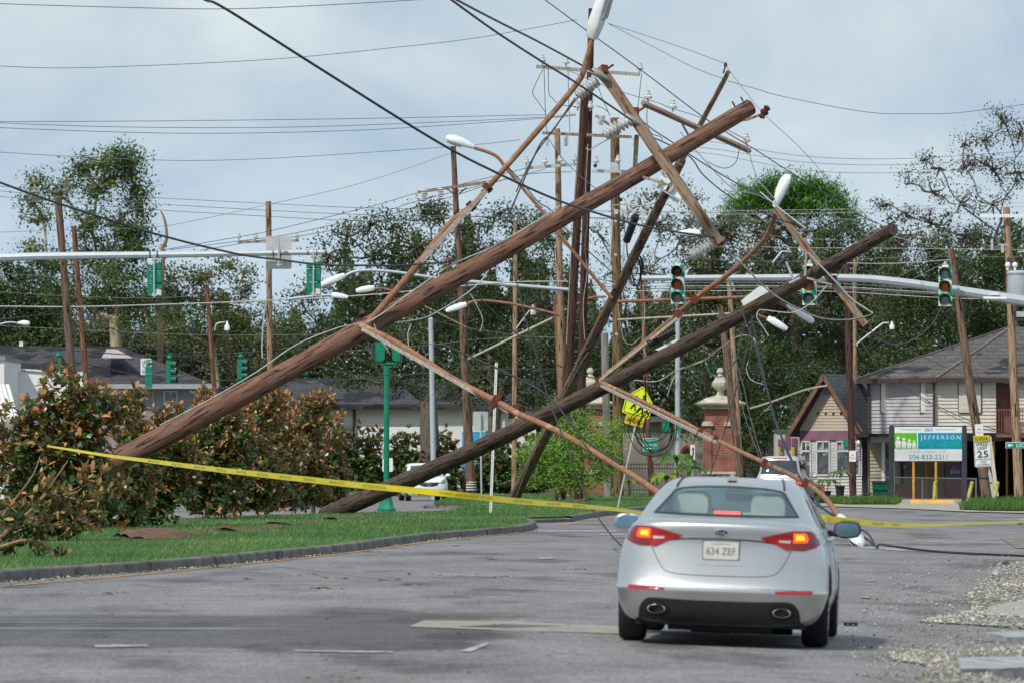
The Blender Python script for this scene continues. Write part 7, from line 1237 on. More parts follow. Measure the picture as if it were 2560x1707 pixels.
Yt = 312; t = thing('box_truck', 'white box trailer parked behind the iron fence', 'truck', gY(985, Yt)); mb = MB(); mb.b2(X_(896, Yt), X_(1078, Yt), Yt, Yt+2.4, 1.1, Z_(1062, Yt)); mb.build('box_body', SWHT, t); mb = MB(); mb.b2(X_(896, Yt), X_(1078, Yt), Yt-.03, Yt, Z_(1064, Yt), Z_(1062, Yt)+.02); mb.b2(X_(900, Yt), X_(1070, Yt), Yt+.2, Yt+2.2, .8, 1.1); mb.build('rail', GALVD, t)
for x in (915, 940, 1040, 1062): mb = MB(); mb.tube([(X_(x, Yt), Yt-.02, .5), (X_(x, Yt), Yt+.3, .5)], .5, 18); mb.build('wheel', BLACKR, t, sm_=40)
for x in (900, 1073): mb = MB(); mb.pbox(x-3, 1063, x+3, 1066, Yt-.05, .02); mb.build('marker_light', mat('marker_red', (.55, .03, .01), rough=.4), t)
t = thing('delivery_van', 'white van front between trailer and oak trunk', 'van', gY(1062, 300)); mb = MB(); xa, xb = X_(1040, 300), X_(1085, 300); mb.prism([(xa, 300, .4), (xb, 300, .4), (xb, 300, 1.5), (xb-.1, 300, Z_(1080, 300)), (xa+.1, 300, Z_(1080, 300)), (xa, 300, 1.5)], (0, 4, 0)); mb.build('body', WHITE, t); mb = MB(); mb.pbox(1044, 1085, 1081, 1108, 299.95, .05); mb.build('windscreen', GLASS, t); mb = MB(); mb.pbox(1046, 1160, 1056, 1185, 299.95, .3); mb.pbox(1070, 1160, 1080, 1185, 299.95, .3); mb.build('wheels', BLACKR, t)
t = thing('delivery_truck', 'light blue delivery truck with red lettering behind the fence', 'truck', gY(1210, 300)); mb = MB(); mb.b2(X_(1155, 300), X_(1262, 300), 300, 302.3, .9, Z_(1078, 300)); mb.build('box_body', mat('truck_blue', (.06, .38, .66), (.05, .34, .6), 1, .4), t); mb = MB(); mb.b2(X_(1156, 300), X_(1261, 300), 300.05, 302.2, .5, .9); mb.build('chassis', BLACKR, t); mb = MB(); text(mb, 'FRESH', face_cam(at(1176, 1112, 300), .1, .03), 40/47, 20/47) if False else mb.pbox(1158, 1104, 1182, 1116, 299.95, .02); mb.build('red_mark', mat('truck_red', (.5, .04, .04), rough=.4), t); mb = MB(); mb.pbox(1225, 1050, 1262, 1078, 300.0, 2); mb.build('cab_top', SWHT, t)
for x in (1172, 1245): mb = MB(); mb.tube([(X_(x, 300), 299.98, .48), (X_(x, 300), 300.3, .48)], .48, 18); mb.build('wheel', BLACKR, t, sm_=40)
t = thing('school_bus', 'orange-yellow bus corner behind the young magnolia', 'bus', gY(1022, 290)); mb = MB(); mb.b2(X_(985, 290), X_(1056, 290), 290, 292.4, .5, Z_(1126, 290)); mb.build('body', mat('bus_orange', (.78, .33, .015), rough=.4), t); mb = MB(); mb.pbox(1028, 1130, 1048, 1143, 289.95, .05); mb.build('window', GLASS, t)
for x in (1000, 1045): mb = MB(); mb.tube([(X_(x, 290), 289.98, .48), (X_(x, 290), 290.3, .48)], .48, 18); mb.build('wheel', BLACKR, t, sm_=40)
t = thing('concrete_building', 'stained concrete wall behind the iron fence left of the pillar', 'building', gY(1660, 292)); mb = MB(); mb.b2(X_(1555, 292), X_(1762, 292), 292, 299, 0, Z_(1052, 292)); mb.build('wall', STUC, t); mb = MB(); mb.add([at(1690, 1052, 291.6), at(1775, 1052, 291.6), at(1770, 1004, 296), at(1700, 1010, 296)], [(0, 1, 2, 3)]); mb.add([at(1540, 1054, 291.6), at(1700, 1054, 291.6), at(1690, 1040, 296), at(1550, 1040, 296)], [(0, 1, 2, 3)]); mb.build('roof', ROOFD, t)
t = thing('archway', 'small dark red arched canopy beside the brick pillar', 'canopy', gY(1718, 286)); mb = MB(); mb.prism([at(1718+17*cos(a), 1134-22*sin(a), 286) for a in [i*pi/10 for i in range(11)]], (0, .3, 0)); mb.build('arch', mat('arch_red', (.22, .02, .02), rough=.7), t); mb = MB(); mb.prism([at(1718+11*cos(a), 1134-15*sin(a), 285.98) for a in [i*pi/10 for i in range(11)]], (0, .01, 0)); mb.build('opening', DARKI, t); mb = MB(); mb.pbox(1703, 1134, 1707, 1180, 286, .2); mb.pbox(1729, 1134, 1733, 1180, 286, .2); mb.build('legs', MATS['arch_red'], t)
# ================================================================ VEHICLES
def carpaint(name, c, metal=.55, rough=.28, coat=.6):
    m = mat(name, c, tuple(a*.96 for a in c), 40, rough, metal=metal, spec=.5); b = m.node_tree.nodes['Principled BSDF']; b.inputs['Coat Weight'].default_value = coat; b.inputs['Coat Roughness'].default_value = .08; return m
SILV = carpaint('paint_silver', (.63, .62, .61), .97, .36, .5); WCAR = carpaint('paint_white', (.80, .81, .82), 0, .35, .8); SILV2 = carpaint('paint_silver_warm', (.50, .505, .51), .4, .35)
def glassm(name, tint, mixg, base=None):
    m = bpy.data.materials.new(name); m.use_nodes = True; nt = m.node_tree; nt.nodes.clear(); o = N(nt, 'ShaderNodeOutputMaterial'); t = N(nt, 'ShaderNodeBsdfTransparent'); t.inputs[0].default_value = (*tint, 1); g = N(nt, 'ShaderNodeBsdfGlossy'); g.inputs['Roughness'].default_value = .03; g.inputs[0].default_value = (.70, .82, .84, 1); x = N(nt, 'ShaderNodeMixShader')
    f = N(nt, 'ShaderNodeFresnel', i={'IOR': 1.5}); a = N(nt, 'ShaderNodeMath', operation='ADD'); a.inputs[1].default_value = mixg; a.use_clamp = True; nt.links.new(f.outputs[0], a.inputs[0]); nt.links.new(a.outputs[0], x.inputs[0]); nt.links.new(t.outputs[0], x.inputs[1]); nt.links.new(g.outputs[0], x.inputs[2]); nt.links.new(x.outputs[0], o.inputs[0]); return m
CGLASS = glassm('car_glass', (.70, .82, .80), .14); PRIV = glassm('privacy_glass', (.45, .5, .5), .08)
BPL = mat('black_plastic', (.022, .024, .026), (.016, .017, .018), 10, .5); TYRE = mat('tyre_rubber', (.022, .022, .023), (.014, .014, .015), 20, .8); RIM = mat('alloy_rim', (.4, .4, .41), rough=.3, metal=.8); CHROME = mat('chrome', (.75, .76, .77), rough=.12, metal=1); SEAT = mat('seat_beige', (.62, .60, .53), (.55, .53, .47), 5, .7); INTD = mat('interior_dark', (.12, .13, .14), rough=.8); SEAM = mat('panel_gap', (.03, .03, .032), rough=.7)
TAIL = mat('tail_lamp_red', (.36, .006, .01), (.28, .004, .006), 12, .12, spec=.8); TAILD = mat('tail_lamp_dark_red', (.20, .006, .008), rough=.12, spec=.8); HEADL = mat('head_lamp', (.38, .41, .44), (.14, .15, .16), 9, .12, spec=.8); MIRG = mat('mirror_glass', (.35, .5, .52), rough=.03, metal=1)
LEDR = glow('led_red', (1, .04, .03), 4.0, (.4, .01, .01)); LEDO = glow('lamp_lit_amber_red', (1, .07, .008), 1.7, (.5, .03, .01)); LEDY = glow('lamp_lit_core', (1, .34, .02), 2.0, (.6, .16, .02))
def plan(W, R, F_, kr, kf, pr, pf, nr=26, ns_=14, nf=20):
    """closed outline of one height: superelliptic tail, sides, nose; starts rear left"""
    o = []
    for i in range(nr+1):
        t = -pi/2+pi*i/nr; s, c = sin(t), cos(t); o.append((W*math.copysign(abs(s)**(2/pr), s), R+kr*(1-abs(c)**(2/pr))))
    for i in range(1, ns_): u = i/ns_; o.append((W*(1+.012*sin(pi*u)), R+kr+(F_-kf-R-kr)*u))
    for i in range(nf+1):
        t = pi/2-pi*i/nf; s, c = sin(t), cos(t); o.append((W*math.copysign(abs(s)**(2/pf), s), F_-kf*(1-abs(c)**(2/pf))))
    for i in range(1, ns_): u = 1-i/ns_; o.append((-W*(1+.012*sin(pi*u)), R+kr+(F_-kf-R-kr)*u))
    return o
def loft(levels, zf=None, capb=True, capt=True):
    vs = []; fs = []; n = None
    for lv in levels:
        P = plan(*lv[1:]); n = len(P)
        for (x, y) in P: vs.append(V((x, y, zf(lv[0], x, y) if zf else lv[0])))
    for i in range(len(levels)-1):
        for k in range(n): fs.append([i*n+k, (i+1)*n+k, (i+1)*n+(k+1) % n, i*n+(k+1) % n][::-1])
    if capb: fs.append(list(range(n))[::-1])
    if capt: fs.append([(len(levels)-1)*n+k for k in range(n)])
    return vs, fs
def interp_levels(lv, k=3):
    o = []
    for i in range(len(lv)-1):
        for j in range(k):
            t = j/k; p0 = lv[max(i-1, 0)]; p1 = lv[i]; p2 = lv[i+1]; p3 = lv[min(i+2, len(lv)-1)]; o.append(tuple(.5*((2*b)+(c-a)*t+(2*a-5*b+4*c-d)*t*t+(3*b-a-3*c+d)*t**3) if q < 4 else b+(c-b)*t for q, (a, b, c, d) in enumerate(zip(p0, p1, p2, p3))))
    o.append(lv[-1]); return o
def inpoly(x, y, P):
    c = False; j = len(P)-1
    for i in range(len(P)):
        if ((P[i][1] > y) != (P[j][1] > y)) and x < (P[j][0]-P[i][0])*(y-P[i][1])/(P[j][1]-P[i][1]+1e-12)+P[i][0]: c = not c
        j = i
    return c
def patchmesh(poly, bvh, ax='-y', off=.004, step=.03, hole=None):
    """thin lamp/glass/trim panel moulded on the body: polygon seen along an axis, laid on the surface"""
    bm = bmesh.new(); bm.faces.new([bm.verts.new((p[0], p[1], 0)) for p in poly]); bmesh.ops.triangulate(bm, faces=bm.faces[:])
    for _ in range(8):
        es = [e for e in bm.edges if e.calc_length() > step]
        if not es: break
        bmesh.ops.subdivide_edges(bm, edges=es, cuts=1); bmesh.ops.triangulate(bm, faces=bm.faces[:])
    vs = []; 
    for v in bm.verts:
        a, b = v.co.x, v.co.y
        if ax == '-y': o, d = V((a, -6, b)), V((0, 1, 0))
        elif ax == '+y': o, d = V((a, 12, b)), V((0, -1, 0))
        elif ax == '+x': o, d = V((6, a, b)), V((-1, 0, 0))
        else: o, d = V((-6, a, b)), V((1, 0, 0))
        h = bvh.ray_cast(o, d)
        if h[0] is None: h = bvh.find_nearest(V((a, .3, b)) if ax[1] == 'y' else V((o.x*.15, a, b)))
        vs.append(h[0]-d*off)
    fs = [[v.index for v in f.verts] for f in bm.faces]; bm.verts.index_update(); fs = [[v.index for v in f.verts] for f in bm.faces]; bm.free()
    tot = V()
    for f in fs: tot += (vs[f[1]]-vs[f[0]]).cross(vs[f[2]]-vs[f[0]])
    if tot.dot(d) > 0: fs = [f[::-1] for f in fs]
    return vs, fs
class Car:
    def __init__(s, name, label, M, cat='car', group=None):
        s.t = bpy.data.objects.new(name, None); COL.objects.link(s.t); s.t.matrix_world = M; WM[s.t.name] = M; tag(s.t, label, cat, group); s.M = M; s.parts = []
    def part(s, name, vs, fs, m, sm_=50, parent=None, label=None):
        mb = MB(); mb.add(vs, fs); return mb.build1(name, m, parent or s.t, local=True, M=s.M, sm_=sm_, label=label)
    def mb(s, name, mb, m, sm_=40, parent=None): return mb.build1(name, m, parent or s.t, local=True, M=s.M, sm_=sm_)
    def patch(s, name, poly, m, ax='-y', off=.004, parent=None, bvh=None, step=.03, label=None): v, f = patchmesh(poly, bvh or s.bvh, ax, off, step); return s.part(name, v, f, m, 60, parent, label)
    def wheel(s, x, y, r, w_, face=1):
        mb = MB(); sg = 1 if x > 0 else -1; pr = [(r*.62, -w_/2), (r*.93, -w_/2), (r*.99, -w_*.38), (r, -w_*.25), (r, w_*.25), (r*.99, w_*.38), (r*.93, w_/2), (r*.62, w_/2), (r*.6, w_*.3)]; mb.lathe(pr, (x, y, r), (sg, 0, 0), 32)
        for k in (-.16, 0, .16): pass
        o = s.mb('wheel', mb, TYRE, 40); mb = MB(); mb.lathe([(r*.61, w_*.42), (r*.56, w_*.36), (r*.2, w_*.40), (r*.12, w_*.44), (.01, w_*.44)], (x, y, r), (sg, 0, 0), 20)
        for i in range(10):
            a = i*pi/5; mb.beam((x+sg*w_*.40, y, r), (x+sg*w_*.40, y+r*.6*cos(a), r+r*.6*sin(a)), .03, .05, (1, 0, 0))
        s.mb('rim', mb, RIM, 40, o); return o
# ---------------- silver sedan in the foreground
gc = V((X_(1793, 48.9), 48.9, 0)); gc.z = gh(gc.x, gc.y)
Mc = Matrix.Translation(gc) @ Matrix.Rotation(radians(-4.9), 4, 'Z') @ Matrix.Rotation(radians(2.05), 4, 'Y')
C = Car('silver_car', 'silver four-door saloon seen from behind with brake lights glowing, driving toward the tape', Mc)
def zb(z, x, y): h = 1-.30*smooth(3.5, 4.84, y); return .17+(z-.17)*h-(.012*(abs(x)/.9)**2 if z > .9 else 0)
F4 = 4.84; lv = [(.18, .70, .22, F4-.12, .40, .7, 3.0, 2.4), (.215, .79, .10, F4-.06, .42, .75, 3.0, 2.4), (.27, .845, .045, F4-.02, .44, .8, 3.0, 2.4), (.36, .885, .012, F4, .45, .85, 3.0, 2.4), (.44, .905, -.005, F4, .46, .85, 3.0, 2.4), (.485, .915, -.012, F4, .47, .85, 3.0, 2.4), (.505, .913, .012, F4, .47, .85, 2.9, 2.4), (.56, .912, .03, F4, .47, .85, 2.8, 2.4), (.66, .905, .045, F4-.02, .47, .85, 2.7, 2.4), (.78, .89, .06, F4-.05, .46, .85, 2.7, 2.4), (.88, .865, .068, F4-.08, .46, .85, 2.7, 2.4), (.95, .84, .066, F4-.1, .46, .85, 2.7, 2.4), (1.02, .805, .062, F4-.12, .46, .85, 2.8, 2.4), (1.06, .765, .075, F4-.15, .44, .85, 2.8, 2.4), (1.085, .70, .15, F4-.25, .40, .85, 2.8, 2.4), (1.105, .60, .35, F4-.5, .35, .8, 2.8, 2.4), (1.115, .45, .6, F4-.9, .3, .7, 2.6, 2.4)]
bv, bf = loft(interp_levels(lv, 3), zb)
gl = [(1.0, .82, .48, 4.05, .30, .5, 3.4, 3), (1.06, .775, .56, 3.86, .30, .5, 3.4, 3), (1.14, .73, .76, 3.62, .30, .45, 3.4, 3), (1.22, .685, .98, 3.38, .28, .42, 3.3, 3), (1.30, .64, 1.21, 3.14, .27, .4, 3.2, 3), (1.36, .60, 1.40, 2.97, .26, .4, 3.0, 3), (1.405, .555, 1.60, 2.8, .28, .4, 2.8, 3), (1.43, .50, 1.78, 2.66, .28, .35, 2.6, 2.6), (1.445, .38, 1.95, 2.5, .24, .25, 2.4, 2.4), (1.452, .18, 2.12, 2.35, .1, .1, 2.2, 2.2)]
gv, gf = loft(interp_levels(gl, 4), None, False, True)
C.bvh = BVHTree.FromPolygons(bv+gv, bf+[[i+len(bv) for i in f] for f in gf])
BG_ = BVHTree.FromPolygons(gv, gf)
WR = [(-.64, 1.128), (-.62, 1.155), (-.575, 1.215), (-.535, 1.27), (-.49, 1.335), (-.44, 1.355), (-.3, 1.372), (0, 1.383), (.3, 1.372), (.44, 1.355), (.49, 1.335), (.535, 1.27), (.575, 1.215), (.62, 1.155), (.64, 1.128), (.4, 1.122), (0, 1.118), (-.4, 1.122)]
WI = [(a*.955, 1.24+(b_-1.24)*.88) for (a, b_) in WR]
SW = [(1.35, 1.05), (1.75, 1.28), (2.3, 1.375), (2.75, 1.36), (3.05, 1.25), (3.62, 1.04), (3.0, 1.02), (2.0, 1.03)]
WF = [(-.68, 1.03), (-.5, 1.35), (0, 1.37), (.5, 1.35), (.68, 1.03), (0, 1.02)]
def keep(f):
    c = sum((gv[i] for i in f), V())/len(f)
    if len(f) > 8: return True
    if c.y < 1.9 and abs(c.x) < .7 and inpoly(c.x, c.z, WI) and c.y < 1.75: return False
    if c.y > 2.6 and abs(c.x) < .55 and inpoly(c.x, c.z, WF): return False
    if abs(c.x) > .45 and inpoly(c.y, c.z, SW) and 1.5 < c.y < 3.5: return False
    return True
lower = bv; C.part('body', bv+gv, bf+[[i+len(bv) for i in f] for f in gf if keep(f)], SILV, 35)
C.patch('rear_window', WR, CGLASS, off=.006, bvh=BG_)
# dark frit border round the rear window
n = len(WR); fv, ff = [], []
for i in range(n):
    j = (i+1) % n; q = [WR[i], WR[j], WI[j], WI[i]]; v, f = patchmesh(q, BG_, '-y', .009, .05); b0 = len(fv); fv += v; ff += [[b0+k for k in a] for a in f]
C.part('window_frit', fv, ff, BPL, 60)
for sg, ax in ((1, '+x'), (-1, '-x')):
    C.patch('side_window', SW, PRIV, ax, .006, bvh=BG_, step=.08); mb = MB(); P = []
    for (a, b_) in SW+[SW[0]]: h = BG_.ray_cast(V((6*sg, a, b_)), V((-sg, 0, 0))); P.append((h[0] or V((.6*sg, a, b_)))+V((sg*.012, 0, 0)))
    mb.tube(P, .012, 5); C.mb('window_trim', mb, CHROME)
C.patch('windscreen', WF, CGLASS, '+y', .006, bvh=BG_, step=.08)
# roof pillars' dark seams from the rear window to the roof edge
for sg in (-1, 1):
    mb = MB(); P = []
    for u in range(8): y = 1.45+u*.16; h = BG_.ray_cast(V((sg*(.475-.01*u), y, 3)), V((0, 0, -1))); P.append(h[0]+V((0, 0, .003)))
    mb.tube(P, .011, 5); C.mb('roof_seam', mb, BPL)
h = BG_.ray_cast(V((0, 1.75, 3)), V((0, 0, -1)))[0]; mb = MB(); mb.prism([(-.045, h.y-.1, h.z), (.045, h.y-.1, h.z), (.03, h.y+.12, h.z), (-.03, h.y+.12, h.z)], (0, 0, .035)); mb.prism([(-.02, h.y-.08, h.z+.03), (.02, h.y-.08, h.z+.03), (.01, h.y+.1, h.z+.03), (-.01, h.y+.1, h.z+.03)], (0, 0, .03)); C.mb('antenna_fin', mb, SILV)
# interior
mb = MB(); mb.box((0, 1.15, 1.09), (1.1, .8, .02)); mb.box((0, 2.4, .95), (1.3, 2.2, .04)); C.mb('parcel_shelf', mb, INTD)
for x in (-.34, .34):
    mb = MB(); P = rrect(.30, .20, .07); mb.prism([(x+a, 1.30, 1.20+b_) for (a, b_) in P], (0, .10, 0)); C.mb('headrest', mb, SEAT, 60)
    mb = MB(); P = rrect(.28, .2, .07); mb.prism([(x*1.05+a, 2.35, 1.22+b_) for (a, b_) in P], (0, .10, 0)); C.mb('headrest', mb, SEAT, 60)
    mb = MB(); P = rrect(.5, .5, .12); mb.prism([(x*1.05+a, 2.4, .92+b_) for (a, b_) in P], (0, .12, 0)); C.mb('front_seat', mb, SEAT, 60)
mb = MB(); P = rrect(1.1, .3, .1); mb.prism([(a, 1.38, 1.0+b_) for (a, b_) in P], (0, .14, 0)); C.mb('rear_seat', mb, SEAT, 60)
mb = MB(); mb.box((0, .95, 1.14), (.26, .08, .05)); cb = C.mb('high_brake_light', mb, BPL)
mb = MB()
for i in range(6): mb.ball((-.095+.038*i, .90, 1.148), .016, 8)
mb.box((0, .907, 1.148), (.23, .006, .026)); C.mb('brake_leds', mb, LEDR, 60, cb)
mb = MB(); mb.box((0, 3.1, 1.27), (.24, .02, .07)); C.mb('rear_view_mirror', mb, BPL)
# tail lamps
def mir(P, sg): return [(sg*a, b_) for (a, b_) in P]
for sg in (-1, 1):
    o = C.patch('tail_lamp', mir([(.335, .948), (.60, 1.018), (.615, .852), (.575, .845), (.45, .905), (.36, .93)], sg), TAIL, off=.012, label=None)
    C.patch('outer_lamp', mir([(.605, 1.018), (.76, 1.02), (.84, .975), (.86, .915), (.80, .875), (.72, .85), (.615, .852)], sg), TAILD, off=.012, parent=o)
    C.patch('brake_lamp', mir([(.615, 1.0), (.72, 1.0), (.745, .955), (.735, .92), (.615, .915)], sg), LEDO, off=.017, parent=o); C.patch('brake_core', mir([(.635, .985), (.70, .985), (.715, .955), (.71, .94), (.635, .935)], sg), LEDY, off=.021, parent=o)
    C.patch('reversing_lamp', mir([(.49, .935), (.595, .935), (.59, .912), (.50, .915)], sg), mat('reversing_lens', (.75, .5, .5), rough=.1, spec=.8), off=.017, parent=o)
    C.patch('reflector', mir([(.47, .497), (.79, .512), (.80, .482), (.78, .475), (.475, .472)], sg), TAIL, off=.006)
# shut lines
def line(name, pts, w_=.007, m=SEAM, off=.003, ax='-y'):
    P = []; pts = c2(pts, 6) if len(pts) > 2 else pts
    for (a, b_) in pts:
        h = C.bvh.ray_cast(V((a, -6, b_)), V((0, 1, 0))) if ax == '-y' else C.bvh.ray_cast(V((6, a, b_)), V((-1, 0, 0))); P.append(h[0] if h[0] is not None else V((a, .1, b_)))
    mb = MB(); mb.tube(P, w_/2, 5); return C.mb(name, mb, m, 60)
line('boot_shut_line', [(-.60, .845), (-.56, .76), (-.50, .665), (-.44, .63), (-.3, .615), (0, .61), (.3, .615), (.44, .63), (.50, .665), (.56, .76), (.60, .845)])
line('boot_crease', [(-.46, .905), (-.30, .922), (0, .928), (.30, .922), (.46, .905)], .014); line('boot_edge_line', [(-.22, .706), (0, .70), (.22, .706)], .004, GALVD)
line('bumper_seam', [(-.81, .50), (-.5, .51), (0, .515), (.5, .51), (.81, .50)], .005)
line('door_shut_line', [(1.55, 1.0), (1.5, .8), (1.42, .6), (1.5, .35)], .006, ax='+x'); line('door_shut_line', [(2.65, 1.0), (2.66, .6), (2.6, .3)], .006, ax='+x')
# plate recess, plate, badge
C.patch('plate_recess', [(-.16, .75), (.16, .75), (.165, .915), (-.165, .915)], mat('recess_grey', (.16, .165, .17), rough=.5), off=.004)
hz = C.bvh.ray_cast(V((0, -6, .83)), V((0, 1, 0)))[0]; fy = hz.y-.018
mb = MB(); P = rrect(.305, .152, .012); mb.prism([(a, fy, .83+b_) for (a, b_) in P], (0, .012, 0)); pl = C.mb('number_plate', mb, mat('plate_white', (.62, .62, .58), rough=.5)); mb = MB(); R3 = Matrix(((1, 0, 0, 0), (0, 0, -1, fy-.003), (0, 1, 0, .825), (0, 0, 0, 1))); text(mb, '634 ZEF', R3, .25, .062); C.mb('plate_number', mb, mat('plate_ink', (.16, .18, .2), rough=.6), 0, pl)
mb = MB(); R3 = Matrix(((1, 0, 0, 0), (0, 0, -1, fy-.003), (0, 1, 0, .888), (0, 0, 0, 1))); text(mb, 'LOUISIANA', R3, .16, .016); C.mb('plate_state', mb, mat('plate_ink_red', (.5, .2, .2), rough=.6), 0, pl)
hz = C.bvh.ray_cast(V((0, -6, .982)), V((0, 1, 0)))[0]; mb = MB(); mb.tube([(.056*cos(a), hz.y-.008, .982+.027*sin(a)) for a in [i*pi/12 for i in range(25)]], .0045, 6); bd = C.mb('badge', mb, CHROME, 60); mb = MB(); mb.prism([(.052*cos(a), hz.y-.004, .982+.024*sin(a)) for a in [i*pi/12 for i in range(24)]], (0, .004, 0)); C.mb('badge_field', mb, mat('badge_dark', (.05, .055, .07), rough=.3), 0, bd); mb = MB(); R3 = Matrix(((1, 0, 0, 0), (0, 0, -1, hz.y-.012), (0, 1, 0, .982), (0, 0, 0, 1))); text(mb, 'KIA', R3, .072, .026); C.mb('badge_letters', mb, CHROME, 0, bd)
for (s_, x, z, w_, h_) in (('Optima', -.455, .825, .09, .018), ('LX', .49, .795, .03, .013)):
    hz = C.bvh.ray_cast(V((x, -6, z)), V((0, 1, 0)))[0]; mb = MB(); R3 = Matrix(((1, 0, 0, 0), (0, 0, -1, hz.y-.006), (0, 1, 0, z), (0, 0, 0, 1))); text(mb, s_, R3, w_, h_); C.mb('model_lettering', mb, GALVD, 0)
hz = C.bvh.ray_cast(V((.45, -6, .83)), V((0, 1, 0)))[0]; mb = MB(); R3 = Matrix(((1, 0, 0, 0), (0, 0, -1, hz.y-.006), (0, 1, 0, .83), (0, 0, 0, 1))); text(mb, 'OPTIMA', R3, .13, .018); C.mb('model_lettering', mb, GALVD, 0)
# diffuser, exhausts, underbody
DF = c2([(-.70, .22), (-.69, .32), (-.64, .39), (-.56, .405), (-.42, .40), (-.2, .395), (0, .395), (.2, .395), (.42, .40), (.56, .405), (.64, .39), (.69, .32), (.70, .22)], 3)+[(.4, .20), (0, .195), (-.4, .20)]
C.patch('diffuser', DF, BPL, off=.008)
for x in (-.54, .54):
    C.patch('exhaust_surround', [(x+.115*cos(a), .315+.068*sin(a)) for a in [i*pi/10 for i in range(20)]], mat('recess_black', (.01, .01, .01), rough=.7), off=.014)
    hz = C.bvh.ray_cast(V((x, -6, .315)), V((0, 1, 0)))[0]; mb = MB(); vs = []; n = 24
    for (k, yy) in ((1, .1), (1, -.02), (.88, -.025), (.84, .0), (.84, .1)):
        for i in range(n): a = 2*pi*i/n; vs.append(V((x+.078*k*cos(a), hz.y-.02+yy, .312+.041*k*sin(a))))
    mb.add(vs, [(r*n+i, r*n+(i+1) % n, (r+1)*n+(i+1) % n, (r+1)*n+i) for r in range(4) for i in range(n)]); C.mb('exhaust_tip', mb, CHROME, 50)
    mb = MB(); mb.prism([(x+.066*cos(a), hz.y-.0, .312+.034*sin(a)) for a in [i*pi/10 for i in range(20)]], (0, .01, 0)); C.mb('exhaust_bore', mb, mat('bore_black', (.004, .004, .004), rough=.9), 0)
mb = MB(); mb.box((0, 2.4, .22), (1.45, 4.3, .1)); mb.box((0, .75, .19), (.9, .9, .12)); mb.box((-.1, .95, .13), (.35, .4, .06)); mb.box((.25, 1.1, .14), (.7, .1, .09)); C.mb('underbody', mb, mat('underbody_black', (.012, .012, .012), rough=.8), 30)
for (x, y) in ((-.80, 1.07), (.80, 1.07), (-.80, 3.87), (.80, 3.87)): C.wheel(x, y, .333, .225)
for (ax, sg) in (('+x', 1), ('-x', -1)):
    for yc in (1.07, 3.87): C.patch('wheel_arch', [(yc+.39*cos(a), .33+.39*sin(a)) for a in [radians(-25+230*i/20) for i in range(21)]], mat('arch_black', (.01, .01, .01), rough=.9), ax, .002)
for sg in (-1, 1):
    mb = MB(); i0 = 0; c = V((sg*1.0, 3.05, 1.01)); mb.ball((0, 0, 0), 1, 16, (.125, .09, .078))
    for v in mb.v: 
        if v.y < -.03: v.y = -.03
        nx, nz = v.x/.125, v.z/.078; rr_ = max(1e-6, sqrt(nx*nx+nz*nz)); k_ = rr_/max(1e-6, (abs(nx)**3.2+abs(nz)**3.2)**(1/3.2)); v.x *= k_; v.z *= k_
    mb.xf(0, Matrix.Translation(c)); mb.beam(c+V((-sg*.1, 0, -.05)), V((sg*.80, 3.1, .98)), .05, .05); mr_ = C.mb('mirror', mb, SILV if sg < 0 else BPL, 50)
    mb = MB(); mb.prism([c+V((.108*math.copysign(abs(cos(a))**.65, cos(a)), -.034, .063*math.copysign(abs(sin(a))**.65, sin(a)))) for a in [i*pi/10 for i in range(20)]], (0, .003, 0)); C.mb('mirror_glass', mb, MIRG, 0, mr_)
for y in (2.1, 3.0): h = C.bvh.ray_cast(V((6, y-.25, .93)), V((-1, 0, 0)))[0]; mb = MB(); mb.tube([h+V((.0, -.1, 0)), h+V((.045, -.07, 0)), h+V((.045, .07, 0)), h+V((0, .1, 0))], .016, 8); C.mb('door_handle', mb, CHROME, 50)
